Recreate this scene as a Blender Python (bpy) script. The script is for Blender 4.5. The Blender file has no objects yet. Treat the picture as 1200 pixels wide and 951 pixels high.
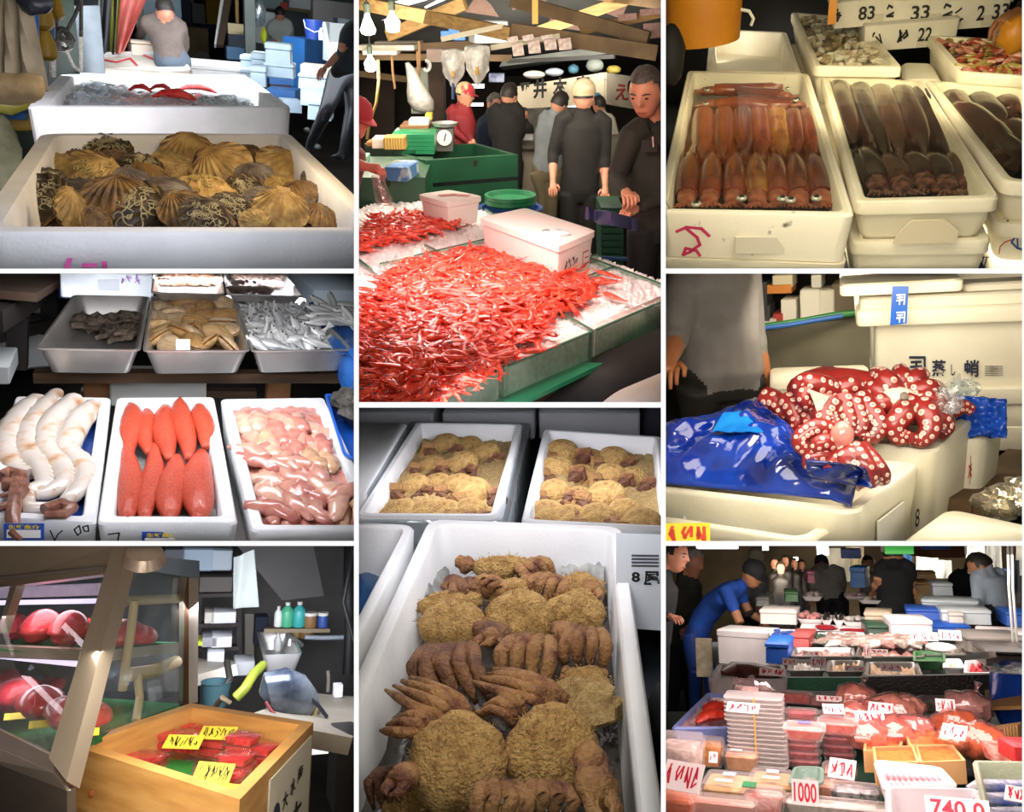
import bpy,bmesh,math,random
import numpy as np
from mathutils import Vector,Matrix,Euler,noise
PI=math.pi
V=Vector
sc=bpy.context.scene
COL=sc.collection
random.seed(7)
# ---------------------------------------------------------------- camera, world, exposure
W,H,F=1200,951,1000.0
cd=bpy.data.cameras.new('camera');cam=bpy.data.objects.new('camera',cd);COL.objects.link(cam)
cd.sensor_fit='HORIZONTAL';cd.sensor_width=36;cd.lens=36*F/W
cd.clip_start=0.05;cd.clip_end=100
CW=Matrix.Translation((0,0,1.6))@Euler((math.radians(90-10),0,0)).to_matrix().to_4x4()
cam.matrix_world=CW
sc.camera=cam
wd=bpy.data.worlds.new('world');sc.world=wd;wd.use_nodes=True
wd.node_tree.nodes['Background'].inputs[0].default_value=(1,1,1,1)
wd.node_tree.nodes['Background'].inputs[1].default_value=1.05
sc.view_settings.view_transform='Standard';sc.view_settings.look='None'
sc.view_settings.gamma=1;sc.view_settings.use_curve_mapping=False
sc.view_settings.exposure=0.0
# ---------------------------------------------------------------- panels: each compartment of the display wall has its own level floor
def ray(px,py):return V(((px-600)/F,-(py-475.5)/F,-1.0))
class Panel:
 def __init__(s,name,rect,vp,blend=.5,inner='lrtb'):
  s.name=name;s.rect=rect;s.inner=inner
  Y=ray(*vp).normalized();rc=ray((rect[0]+rect[2])/2,(rect[1]+rect[3])/2)
  up=V((0,1,0));ri=V((1,0,0))
  z1=(up*rc.dot(Y)-rc*up.dot(Y)).normalized()
  x2=(ri*rc.dot(Y)-rc*ri.dot(Y)).normalized();z2=x2.cross(Y).normalized()
  Z=z1.lerp(z2,blend).normalized();Z=(Z-Y*Z.dot(Y)).normalized();X=Y.cross(Z)
  s.R=Matrix((X,Y,Z)).transposed();s.M=CW@s.R.to_4x4();s.RT=s.R.transposed()
 def ray(s,px,py):return s.RT@ray(px,py)
 def at(s,px,py,z): # the point at height z under the eye seen at a pixel
  l=s.ray(px,py);return l*(z/l.z)
 def dep(s,px,py,y): # the point at depth y
  l=s.ray(px,py);return l*(y/l.y)
 def planes(s):
  x0,y0,x1,y1=s.rect;out=[]
  C3=CW.to_3x3()
  if 'l' in s.inner:out.append(V((1,0,(x0-600)/F)))
  if 'r' in s.inner:out.append(V((-1,0,-(x1-600)/F)))
  if 't' in s.inner:out.append(V((0,-1,(y0-475.5)/F)))
  if 'b' in s.inner:out.append(V((0,1,-(y1-475.5)/F)))
  return[(C3@n).normalized()for n in out]
P1=Panel('P1',(-45,-45,415.5,315.2),(167,-10),.5)
P2=Panel('P2',(420.5,-45,774.5,471.5),(600,0),.5)
P3=Panel('P3',(780,-45,1245,314.8),(880,-215),.6)
P4=Panel('P4',(-45,319.8,415.5,633.8),(175,60),.5)
P5=Panel('P5',(780,320.3,1245,634),(985,190),.5)
P6=Panel('P6',(420.5,477.2,774.5,996),(680,200),.5)
P7=Panel('P7',(-45,639.3,415.5,996),(230,500),.5)
P8=Panel('P8',(780,639.3,1245,996),(990,600),.5)
OBJS=[] # (object, panel) for trimming at the compartment walls
# ---------------------------------------------------------------- materials
def lin(c):
 if isinstance(c,str):c=[int(c[i:i+2],16)for i in(0,2,4)]
 return tuple(((v/255)/12.92 if v/255<=.04045 else((v/255+.055)/1.055)**2.4)for v in c[:3])+(1.0,)
MC={}
def M(name,c='cccccc',c2=None,sc_=8,r=.5,metal=0,bump=0,bs=60,coat=0,trans=0,emit=0,sharp=(.35,.65),c3=None,kind='noise',rnd=0,stretch=None,sub=0,spec=.5,det=4):
 if name in MC:return MC[name]
 m=bpy.data.materials.new(name);m.use_nodes=True;nt=m.node_tree;N=nt.nodes;L=nt.links
 b=N['Principled BSDF'];MC[name]=m
 b.inputs['Base Color'].default_value=lin(c);b.inputs['Roughness'].default_value=r
 b.inputs['Metallic'].default_value=metal;b.inputs['Specular IOR Level'].default_value=spec
 if coat:b.inputs['Coat Weight'].default_value=coat;b.inputs['Coat Roughness'].default_value=.08
 if trans:b.inputs['Transmission Weight'].default_value=trans
 if sub:b.inputs['Subsurface Weight'].default_value=sub;b.inputs['Subsurface Radius'].default_value=(.02,.008,.005)
 if emit:b.inputs['Emission Color'].default_value=lin(c);b.inputs['Emission Strength'].default_value=emit
 co=None
 def coords():
  nonlocal co
  if co is None:
   tc=N.new('ShaderNodeTexCoord');co=tc.outputs['Object']
   if stretch:
    mp=N.new('ShaderNodeMapping');mp.inputs['Scale'].default_value=stretch;L.new(co,mp.inputs[0]);co=mp.outputs[0]
   if rnd:
    oi=N.new('ShaderNodeObjectInfo');va=N.new('ShaderNodeVectorMath');va.operation='MULTIPLY_ADD'
    L.new(oi.outputs['Random'],va.inputs[0]);va.inputs[1].default_value=(9,17,5);L.new(co,va.inputs[2]);co=va.outputs[0]
  return co
 if c2 is not None:
  if kind=='voro':
   t=N.new('ShaderNodeTexVoronoi');t.inputs['Scale'].default_value=sc_;o=t.outputs['Distance']
  elif kind=='wave':
   t=N.new('ShaderNodeTexWave');t.inputs['Scale'].default_value=sc_;t.inputs['Distortion'].default_value=3;t.inputs['Detail'].default_value=3;o=t.outputs['Fac']
  else:
   t=N.new('ShaderNodeTexNoise');t.inputs['Scale'].default_value=sc_;t.inputs['Detail'].default_value=det;o=t.outputs['Fac']
  L.new(coords(),t.inputs['Vector'])
  cr=N.new('ShaderNodeValToRGB');e=cr.color_ramp.elements
  e[0].position,e[1].position=sharp;e[0].color=lin(c);e[1].color=lin(c2)
  if c3:
   x=e.new((sharp[0]+sharp[1])/2);x.color=lin(c3)
  L.new(o,cr.inputs[0]);L.new(cr.outputs[0],b.inputs['Base Color'])
 if bump:
  t=N.new('ShaderNodeTexNoise');t.inputs['Scale'].default_value=bs;t.inputs['Detail'].default_value=3
  L.new(coords(),t.inputs['Vector'])
  bp=N.new('ShaderNodeBump');bp.inputs['Strength'].default_value=bump;bp.inputs['Distance'].default_value=.01
  L.new(t.outputs['Fac'],bp.inputs['Height']);L.new(bp.outputs[0],b.inputs['Normal'])
 return m
def film(name,tint='ffffff',clear=.9,r=.08,bump=0,bs=20,gl=None,ior=1.45,met=.85): # thin clear glass or plastic film
 if name in MC:return MC[name]
 m=bpy.data.materials.new(name);m.use_nodes=True;nt=m.node_tree;N=nt.nodes;L=nt.links
 for n in list(N):N.remove(n)
 out=N.new('ShaderNodeOutputMaterial');tr=N.new('ShaderNodeBsdfTransparent');tr.inputs[0].default_value=lin(tint)
 gb=N.new('ShaderNodeBsdfPrincipled');gb.inputs['Base Color'].default_value=lin(gl or tint);gb.inputs['Roughness'].default_value=r;gb.inputs['Metallic'].default_value=met
 fr=N.new('ShaderNodeFresnel');ge=N.new('ShaderNodeNewGeometry');mi=N.new('ShaderNodeMath');mi.operation='MULTIPLY_ADD';mi.inputs[1].default_value=1/ior-ior;mi.inputs[2].default_value=ior;L.new(ge.outputs['Backfacing'],mi.inputs[0]);L.new(mi.outputs[0],fr.inputs[0])
 ma=N.new('ShaderNodeMath');ma.operation='ADD';ma.inputs[1].default_value=1-clear;ma.use_clamp=True
 L.new(fr.outputs[0],ma.inputs[0]);mx=N.new('ShaderNodeMixShader')
 L.new(ma.outputs[0],mx.inputs[0]);L.new(tr.outputs[0],mx.inputs[1]);L.new(gb.outputs[0],mx.inputs[2]);L.new(mx.outputs[0],out.inputs[0])
 if bump:
  tc=N.new('ShaderNodeTexCoord');t=N.new('ShaderNodeTexNoise');t.inputs['Scale'].default_value=bs;L.new(tc.outputs['Object'],t.inputs['Vector'])
  bp=N.new('ShaderNodeBump');bp.inputs['Strength'].default_value=bump;bp.inputs['Distance'].default_value=.01
  L.new(t.outputs['Fac'],bp.inputs['Height']);L.new(bp.outputs[0],gb.inputs['Normal']);L.new(bp.outputs[0],fr.inputs['Normal'])
 MC[name]=m;return m
 # ---------------------------------------------------------------- mesh builder
def off_loop(pts,d): # inset a convex ccw loop by d
 n=len(pts);out=[]
 for i in range(n):
  a,b,c=V(pts[i-1][:2]),V(pts[i][:2]),V(pts[(i+1)%n][:2])
  e1=(b-a).normalized();e2=(c-b).normalized()
  n1=V((-e1.y,e1.x));n2=V((-e2.y,e2.x));k=1+n1.dot(n2)
  q=b+(n1+n2)*(d/max(k,.3));out.append((q.x,q.y))
 return out
def round_loop(pts,r,k=4):
 n=len(pts);out=[]
 for i in range(n):
  a,b,c=V(pts[i-1][:2]),V(pts[i][:2]),V(pts[(i+1)%n][:2])
  rr=min(r,(a-b).length*.45,(c-b).length*.45)
  p,q=b+(a-b).normalized()*rr,b+(c-b).normalized()*rr
  for j in range(k+1):
   t=j/k;x=p*(1-t)**2+b*2*t*(1-t)+q*t*t;out.append((x.x,x.y))
 return out
class G:
 def __init__(s):s.v=[];s.f=[];s.m=[]
 def add(s,vs,fs,m=0):
  k=len(s.v);s.v+=[V(p)for p in vs]
  for f in fs:s.f.append([i+k for i in f]);s.m.append(m)
  return s
 def box(s,c,size,rot=None,m=0,taper=1.0):
  x,y,z=[q/2 for q in size];R=rot or Matrix.Identity(3);c=V(c)
  vs=[c+R@V((sx*x*(taper if sz<0 else 1),sy*y*(taper if sz<0 else 1),sz*z))for sz in(-1,1)for sx,sy in((-1,-1),(1,-1),(1,1),(-1,1))]
  return s.add(vs,[(3,2,1,0),(4,5,6,7),(0,1,5,4),(1,2,6,5),(2,3,7,6),(3,0,4,7)],m)
 def hexa(s,q,m=0): # 8 points: bottom 4 ccw, top 4 ccw
  return s.add(q,[(3,2,1,0),(4,5,6,7),(0,1,5,4),(1,2,6,5),(2,3,7,6),(3,0,4,7)],m)
 def slab(s,quad,t,m=0): # a quad of 3d points thickened backwards along -normal
  q=[V(p)for p in quad];n=(q[1]-q[0]).cross(q[3]-q[0]).normalized()*t
  return s.hexa([p-n for p in q]+q,m)
 def loft(s,loops,cap0=True,cap1=True,m=0,closed=True):
  k=len(s.v);n=len(loops[0])
  for l in loops:s.v+=[V(p)for p in l]
  e=n if closed else n-1
  for a in range(len(loops)-1):
   for i in range(e):
    j=(i+1)%n;s.f.append([k+a*n+i,k+a*n+j,k+(a+1)*n+j,k+(a+1)*n+i]);s.m.append(m)
  if cap0:s.f.append([k+i for i in range(n)][::-1]);s.m.append(m)
  if cap1:s.f.append([k+(len(loops)-1)*n+i for i in range(n)]);s.m.append(m)
  return s
 def tub(s,quad,prof,r=.02,k=3,m=0,cap0=True,cap1=True): # quad: 4 points ccw, prof: (inset, z, radius)
  L=[]
  for p in prof:
   q=off_loop(quad,p[0])if p[0]else[(a[0],a[1])for a in quad]
   rr=p[2]if len(p)>2 else max(r-p[0],.003)
   L.append([(x,y,p[1])for x,y in round_loop(q,rr,k)])
  return s.loft(L,cap0,cap1,m)
 def tube(s,pts,rad,n=8,m=0,cap=True,flat=1.0,upv=None):
  pts=[V(p)for p in pts];K=len(pts)
  if not hasattr(rad,'__len__'):rad=[rad]*K
  t0=(pts[1]-pts[0]).normalized();u=V(upv)if upv else(V((0,0,1))if abs(t0.z)<.9 else V((1,0,0)))
  loops=[]
  for i in range(K):
   t=(pts[min(i+1,K-1)]-pts[max(i-1,0)])
   t=t.normalized()if t.length>1e-9 else t0
   u=(u-t*u.dot(t));u=u.normalized()if u.length>1e-6 else t.orthogonal().normalized();w=t.cross(u)
   ra=rad[i]
   if hasattr(ra,'__len__'):ra,rb=ra
   else:rb=ra*flat
   loops.append([pts[i]+w*(math.cos(2*PI*j/n)*ra)+u*(math.sin(2*PI*j/n)*rb)for j in range(n)])
  return s.loft(loops,cap,cap,m)
 def ell(s,c,r,rot=None,nu=12,nv=8,m=0,fn=None):
  c=V(c);R=rot or Matrix.Identity(3);vs=[];k=len(s.v)
  for i in range(1,nv):
   a=PI*i/nv
   for j in range(nu):
    b=2*PI*j/nu;d=V((math.sin(a)*math.cos(b),math.sin(a)*math.sin(b),math.cos(a)))
    q=V((d.x*r[0],d.y*r[1],d.z*r[2]));q=q*(fn(d)if fn else 1);vs.append(c+R@q)
  top=V((0,0,r[2]*(fn(V((0,0,1)))if fn else 1)));bot=V((0,0,-r[2]*(fn(V((0,0,-1)))if fn else 1)))
  vs+=[c+R@top,c+R@bot];T=len(vs)-2;fs=[]
  for i in range(nv-2):
   for j in range(nu):
    j2=(j+1)%nu;fs.append((i*nu+j,(i+1)*nu+j,(i+1)*nu+j2,i*nu+j2))
  for j in range(nu):
   j2=(j+1)%nu;fs.append((T,j,j2));fs.append((T+1,(nv-2)*nu+j2,(nv-2)*nu+j))
  return s.add(vs,fs,m)
 def lathe(s,prof,n=16,c=(0,0,0),m=0,cap0=True,cap1=True,rot=None):
  c=V(c);R=rot or Matrix.Identity(3)
  return s.loft([[c+R@V((r*math.cos(2*PI*j/n),r*math.sin(2*PI*j/n),z))for j in range(n)]for r,z in prof],cap0,cap1,m)
 def grid(s,fn,nu,nv,m=0): # fn(u,v) -> point
  k=len(s.v)
  for i in range(nu+1):
   for j in range(nv+1):s.v.append(V(fn(i/nu,j/nv)))
  for i in range(nu):
   for j in range(nv):
    a=k+i*(nv+1)+j;s.f.append([a,a+nv+1,a+nv+2,a+1]);s.m.append(m)
  return s
 def sheet(s,fn,nu,nv,t=.003,m=0): # a grid with thickness (cloth, film, sheet)
  g=G().grid(fn,nu,nv);g.normals();k=len(g.v);nn=g.n
  vs=g.v+[g.v[i]-nn[i]*t for i in range(k)];fs=g.f+[[i+k for i in f[::-1]]for f in g.f]
  a=lambda i,j:i*(nv+1)+j
  ring=[a(i,0)for i in range(nu)]+[a(nu,j)for j in range(nv)]+[a(i,nv)for i in range(nu,0,-1)]+[a(0,j)for j in range(nv,0,-1)]
  for i in range(len(ring)):
   p,q=ring[i],ring[(i+1)%len(ring)];fs.append([q,p,p+k,q+k])
  return s.add(vs,fs,m)
 def prism(s,poly,h,m=0,fr=None): # poly 2d, extruded by h along frame z
  fr=fr or Matrix.Identity(4);n=len(poly)
  vs=[fr@V((x,y,0))for x,y in poly]+[fr@V((x,y,h))for x,y in poly]
  fs=[list(range(n))[::-1],list(range(n,2*n))]+[[i,(i+1)%n,n+(i+1)%n,n+i]for i in range(n)]
  return s.add(vs,fs,m)
 def normals(s):
  nn=[V((0,0,0))for _ in s.v]
  for f in s.f:
   q=(s.v[f[1]]-s.v[f[0]]).cross(s.v[f[-1]]-s.v[f[0]])
   for i in f:nn[i]+=q
  s.n=[q.normalized()for q in nn];return s
 def disp(s,amp,scale,seed=0.0,axis=None):
  s.normals()
  for i,p in enumerate(s.v):
   d=noise.noise(p*scale+V((seed,seed*1.7,seed*.3)))*amp
   s.v[i]=p+(V(axis)if axis else s.n[i])*d
  return s
 def xf(s,Mx):
  s.v=[Mx@p for p in s.v];return s
 def join(s,g,m=None):s.add(g.v,g.f);s.m[-len(g.f):]=[m]*len(g.f)if m is not None else g.m;return s
 def mesh(s,name,mats,smooth=40,off=None):
  me=bpy.data.meshes.new(name)
  vs=[(p.x,p.y,p.z)for p in s.v]if off is None else[(p.x-off.x,p.y-off.y,p.z-off.z)for p in s.v]
  me.from_pydata(vs,[],s.f)
  if not isinstance(mats,(list,tuple)):mats=[mats]
  for m in mats:me.materials.append(m)
  if len(mats)>1:me.polygons.foreach_set('material_index',s.m)
  if smooth:
   me.polygons.foreach_set('use_smooth',[True]*len(s.f))
   if smooth<180:me.set_sharp_from_angle(angle=math.radians(smooth))
  me.update();return me
def tag(o,label=None,cat=None,group=None,kind=None):
 for k,v in(('label',label),('category',cat),('group',group),('kind',kind)):
  if v:o[k]=v
 return o
def rotm(x=0,y=0,z=0):return Euler((math.radians(x),math.radians(y),math.radians(z))).to_matrix()
def lrs(loc,rot=None,s=1.0):
 m=(rot or Matrix.Identity(3)).to_4x4();m=Matrix.Translation(V(loc))@m
 return m@Matrix.Scale(s,4)if s!=1 else m
def put(P,name,g,mats,label=None,cat=None,group=None,kind=None,loc=None,rot=None,s=1.0,smooth=40,parent=None):
 """one mesh object; g in panel coordinates, or in its own when loc is given; g may be a ready mesh"""
 if parent is not None:cat=group=None
 if isinstance(g,bpy.types.Mesh):me=g;L=loc if loc is not None else(0,0,0)
 else:
  off=None
  if loc is None and g.v:
   xs=[p.x for p in g.v];ys=[p.y for p in g.v];zs=[p.z for p in g.v]
   off=V(((min(xs)+max(xs))/2,(min(ys)+max(ys))/2,min(zs)));L=off
   if parent is not None:off=PLOC[parent.name];L=(0,0,0)
  else:L=loc
  me=g.mesh(name,mats,smooth,off)
 o=bpy.data.objects.new(name,me);COL.objects.link(o)
 if parent is not None:
  o.parent=parent;o.matrix_basis=lrs(L,rot,s);PLOC[o.name]=PLOC.get(parent.name,V((0,0,0)))
 else:o.matrix_basis=P.M@lrs(L,rot,s);PLOC[o.name]=V(L)
 OBJS.append((o,P));return tag(o,label,cat,group,kind)
PLOC={}
class Thing:
 def __init__(s,P,name,label,cat,loc=(0,0,0),group=None,kind=None,rot=None,sc_=1.0):
  s.P=P;s.o=bpy.data.objects.new(name,None);COL.objects.link(s.o);s.o.empty_display_size=.05
  s.o.matrix_basis=P.M@lrs(loc,rot,sc_);s.loc=V(loc);PLOC[s.o.name]=V(loc);tag(s.o,label,cat,group,kind);s.parts=[]
 def part(s,name,g,mats,parent=None,label=None,smooth=40,loc=None,rot=None,kind=None,s_=1.0):
  o=put(s.P,name,g,mats,label=label,kind=kind,loc=loc,rot=rot,smooth=smooth,parent=(parent or s.o),s=s_);s.parts.append(o);return o
 def copy(s,P,loc,rot=None,sc_=1.0,label=None,group=None):
  r=s.o.copy();COL.objects.link(r);r.matrix_basis=P.M@lrs(loc,rot,sc_)
  if label:r['label']=label
  if group:r['group']=group
  mp={s.o:r}
  for c in s.parts:
   d=c.copy();COL.objects.link(d);d.parent=mp[c.parent];mp[c]=d;OBJS.append((d,P))
  return r
 def place(s,P,loc,rot=None,sc_=1.0,label=None):
  s.o.matrix_basis=P.M@lrs(loc,rot,sc_)
  for c in s.parts:
   for i,(o,q)in enumerate(OBJS):
    if o==c:OBJS[i]=(o,P)
  if label:s.o['label']=label
  return s.o
class Proto(Thing): # first placed directly, then copied
 used=False
 def put(s,P,loc,rot=None,sc_=1.0,label=None,group=None):
  if not s.used:
   s.used=True;o=s.place(P,loc,rot,sc_,label)
   if group:o['group']=group
   return o
  return s.copy(P,loc,rot,sc_,label,group)
def light(P,loc,aim,size,energy,color='ffffff',name='lamp',shape='RECTANGLE'):  # area light added to brighten a stall, its back unseen by the camera
 ld=bpy.data.lights.new(name,'AREA');ld.shape=shape;ld.size=size[0];ld.size_y=size[1];ld.energy=energy;ld.color=lin(color)[:3]
 o=bpy.data.objects.new(name,ld);COL.objects.link(o)
 d=V(aim).normalized();q=d.to_track_quat('-Z','Y');o.matrix_world=P.M@(Matrix.Translation(V(loc))@q.to_matrix().to_4x4());return o
 # ---------------------------------------------------------------- lettering
def text_g(body,size=1.0,thick=.002,bold=0.0,shear=0.0):
 cu=bpy.data.curves.new('t','FONT');cu.body=body;cu.size=size;cu.align_x='CENTER';cu.align_y='CENTER';cu.resolution_u=3
 cu.offset=bold;cu.shear=shear
 o=bpy.data.objects.new('t',cu);COL.objects.link(o);dg=bpy.context.evaluated_depsgraph_get()
 me=bpy.data.meshes.new_from_object(o.evaluated_get(dg));bpy.data.objects.remove(o)
 g=G();g.add([v.co for v in me.vertices],[list(p.vertices)for p in me.polygons]);bpy.data.meshes.remove(me)
 for p in g.v:p.z+=thick
 return g
def on_quad(g,q,fx=1.0,fy=1.0):
 """map lettering (xy in -.5..+.5 after normalising) on a quad q: bl, br, tr, tl"""
 if not g.v:return g
 xs=[p.x for p in g.v];ys=[p.y for p in g.v];w=max(max(xs)-min(xs),1e-6);h=max(max(ys)-min(ys),1e-6);x0=min(xs);y0=min(ys)
 q=[V(p)for p in q];n=(q[1]-q[0]).cross(q[3]-q[0]).normalized()
 for i,p in enumerate(g.v):
  u=.5+((p.x-x0)/w-.5)*fx;v=.5+((p.y-y0)/h-.5)*fy
  g.v[i]=(q[0]*(1-u)+q[1]*u)*(1-v)+(q[3]*(1-u)+q[2]*u)*v+n*p.z
 return g
def strokes(lines,w=.1):
 """brush strokes in a unit square"""
 g=G()
 for l in lines:
  pts=[V((x-.5,y-.5))for x,y in l]
  for a,b in zip(pts,pts[1:]):
   d=(b-a);d=d.normalized()if d.length>0 else V((1,0));n=V((-d.y,d.x))*w/2;a2=a-d*w*.3;b2=b+d*w*.3
   g.add([(*(a2-n),.0015),(*(b2-n),.0015),(*(b2+n),.0015),(*(a2+n),.0015)],[(0,1,2,3)])
 return g
def scribble(seed,n=3):
 rr=random.Random(seed);L=[]
 for k in range(n):
  x0=k/n;w=1/n
  for j in range(rr.choice((2,3,3))):
   a=(x0+rr.uniform(.1,.9)*w,rr.uniform(.05,.95));b=(x0+rr.uniform(.1,.9)*w,rr.uniform(.05,.95));c=(x0+rr.uniform(.1,.9)*w,rr.uniform(.05,.95));L.append([a,b,c])
 return L
def remesh(g,voxel,smooth_it=6):
 me=bpy.data.meshes.new('r');me.from_pydata([tuple(p)for p in g.v],[],g.f);o=bpy.data.objects.new('r',me);COL.objects.link(o)
 md=o.modifiers.new('r','REMESH');md.mode='VOXEL';md.voxel_size=voxel
 if smooth_it:ms=o.modifiers.new('s','SMOOTH');ms.factor=.5;ms.iterations=smooth_it
 dg=bpy.context.evaluated_depsgraph_get();m2=bpy.data.meshes.new_from_object(o.evaluated_get(dg))
 bpy.data.objects.remove(o);bpy.data.meshes.remove(me)
 r=G();r.add([v.co.copy()for v in m2.vertices],[list(p.vertices)for p in m2.polygons]);bpy.data.meshes.remove(m2);return r
 # ---------------------------------------------------------------- display wall: white bars between the compartments and the unseen partitions added behind them
WHITE=M('white_paint','fdfdfd',r=.6)
PART=M('partition_grey','9a9a96','8c8c88',r=.9)
def cpx(px,py,d):return CW@(ray(px,py)*d)
class World:M=Matrix.Identity(4)
def wedge(name,x0,y0,x1,y1,d0,d1,mat):
 g=G();g.hexa([cpx(x0,y1,d0),cpx(x1,y1,d0),cpx(x1,y1,d1),cpx(x0,y1,d1),cpx(x0,y0,d0),cpx(x1,y0,d0),cpx(x1,y0,d1),cpx(x0,y0,d1)])
 o=bpy.data.objects.new(name,g.mesh(name,mat,0));COL.objects.link(o);o['kind']='structure';return o
BARS=[(414.8,-60,420.4,1010),(774.8,-60,780.2,1010),(-60,314.6,415.5,320.2),(-60,633.6,415.5,639.2),(420,471,775,477.4),(780,314.4,1260,320.4),(780,633.6,1260,639.2),(1197.8,-60,1262,1010)]
for i,b in enumerate(BARS):wedge('trim_%d'%(i+1),*b,.700+i*.0002,.706+i*.0002,WHITE)
DW=[(417,-50,418.4,1000),(776.9,-50,778.1,1000),(-50,316.6,416.6,318.0),(-50,635.6,416.6,637.0),(418.8,473.4,776.6,475),(778.5,316.6,1250,318),(778.5,635.6,1250,637.0),(-50,-52,1250,-50),(-50,1000,1250,1002),(-52,-50,-50,1000),(1250,-50,1252,1000)]
for i,b in enumerate(DW):wedge('wall_unseen_partition_%d'%(i+1),*b,.712,16.0,PART)  # added walls keep stall lights apart; outer ones hold back world light
# ---------------------------------------------------------------- shared materials
FOAM=M('white_foam','f4f4f2','e6e7e4',sc_=9,r=.75,bump=.12,bs=160)
FOAMY=M('ivory_foam','f5efdc','ebe4cd',sc_=7,r=.7,bump=.12,bs=150)
FOAMD=M('dirty_foam','eae3d2','9b917e',sc_=14,r=.75,bump=.15,bs=120,sharp=(.58,.78))
STEEL=M('steel','c6c4c0','b0aeaa',sc_=5,r=.32,metal=.7,bump=.03,bs=40)
ICE=M('ice','f4f7fa','cfd9e0',sc_=60,r=.15,bump=.6,bs=90,coat=.4)
SKIN=M('skin','c98f72','bd8064',sc_=12,r=.5,sub=.0)
HAIR=M('hair_black','17130f','2a241e',sc_=60,r=.55)
HAIRG=M('hair_grey','6d6a66','3d3a38',sc_=60,r=.6)
BLACK=M('black_print','141414',r=.6)
REDP=M('red_print','d2203a',r=.6)
PAPER=M('white_paper','f6f1ec',r=.8)
YELP=M('yellow_paper','f2dc1e','ead21a',sc_=6,r=.7)
DARKF=M('dark_wet_floor','2c2a27','171614',sc_=2.5,r=.45,bump=.3,bs=8)
CLEAR=film('clear_plastic','f8fbfb',.93,.07)
CRUMP=film('crumpled_plastic','f4f7f8',.86,.12,bump=.9,bs=30,met=.3)
GLASS=film('case_glass','f4f8f6',.985,.02,ior=1.2)
def foam(P,quad,z,h,t=.02,r=.03,mat=None,name='foam_box',label='',group=None,cat='box',inner=None,lip=0.0,extra=None,flare=.012):
 """open tub of expanded foam: quad is the rim outline"""
 g=G();fl=inner if inner is not None else z-h+.025
 q=[(p[0],p[1])for p in quad]
 pr=[(flare,z-h,r),(0,z-.006,r),(.004,z,r),(t-.004,z,r*.8),(t,z-.005,r*.7),(t+.008,fl,r*.6)]
 if lip:pr=[(flare+lip,z-h,r),(lip,z-.06,r),(lip,z-.035,r),(0,z-.033,r),(0,z-.006,r),(.004,z,r),(t-.004,z,r*.8),(t,z-.005,r*.7),(t+.008,fl,r*.6)]
 g.tub(q,pr,k=4)
 if extra:extra(g)
 return put(P,name,g,mat or FOAM,label,cat,group)
def quadz(P,z,*px):return[P.at(x,y,z)for x,y in px]
def tray(P,quad,z,h,name='steel_tray',label='',group=None,mat=None,cat='tray',rim=.008,slope=.02,r=.03):
 g=G();q=[(p[0],p[1])for p in quad]
 g.tub(q,[(slope+rim,z-h,r),(rim,z-.006,r),(0,z-.006,r),(0,z,r),(rim,z+.001,r),(rim+.003,z-.004,r),(slope+rim+.004,z-h+.006,r)],k=4)
 return put(P,name,g,mat or STEEL,label,cat,group)
def lidbox(P,c,size,rz=0,name='foam_box',label='',group=None,mat=None,cat='box',lid=.25,rot=None,T=None):
 """closed foam box with its lid line; c is the bottom centre"""
 R=rot or rotm(z=rz);w,d,h=size;hl=h*lid
 t=Thing(P,name,label,cat,c,group,rot=R)
 q=[(-w/2,-d/2),(w/2,-d/2),(w/2,d/2),(-w/2,d/2)];r=min(w,d)*.07
 g=G().tub(q,[(w*.015,0,r),(.004,h-hl-.004,r),(.010,h-hl,r)],k=2);t.part('body',g,mat or FOAM,loc=(0,0,0))
 g=G().tub(q,[(.010,h-hl,r),(0,h-hl+.003,r),(0,h-.006,r),(.006,h,r)],k=2);t.part('lid',g,mat or FOAM,loc=(0,0,0));return t
def blob(c,r,amp=.15,sc_=9,seed=0,nu=14,nv=9,rot=None):
 g=G().ell((0,0,0),r,None,nu,nv)
 for i,p in enumerate(g.v):
  d=p.normalized();g.v[i]=p*(1+amp*noise.noise(d*sc_*.25+V((seed*3.1,seed,0))))
 return g.xf(lrs(c,rot))
def frame_from(fwd,up=(0,0,1)):
 f=V(fwd).normalized();u=V(up);x=f.cross(u).normalized();u=x.cross(f);return Matrix((x,f,u)).transposed()
def cloth(P,pts,bulge=.02,t=.006,nu=10,nv=14,folds=4,famp=.02,mat=None,name='cloth',**kw):
 """hanging cloth through 4 corner points tl, tr, br, bl with vertical folds"""
 a,b,c,d=[V(p)for p in pts];nrm=(b-a).cross(d-a).normalized()
 f=lambda u,v:(a.lerp(b,u)).lerp(d.lerp(c,u),v)+nrm*(math.sin(u*folds*2*PI+v*1.5)*famp*(.3+.7*v)+bulge*math.sin(PI*u))+V((0,0,-1))*0
 return put(P,name,G().sheet(f,nu*2,nv,t),mat,**kw)
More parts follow.
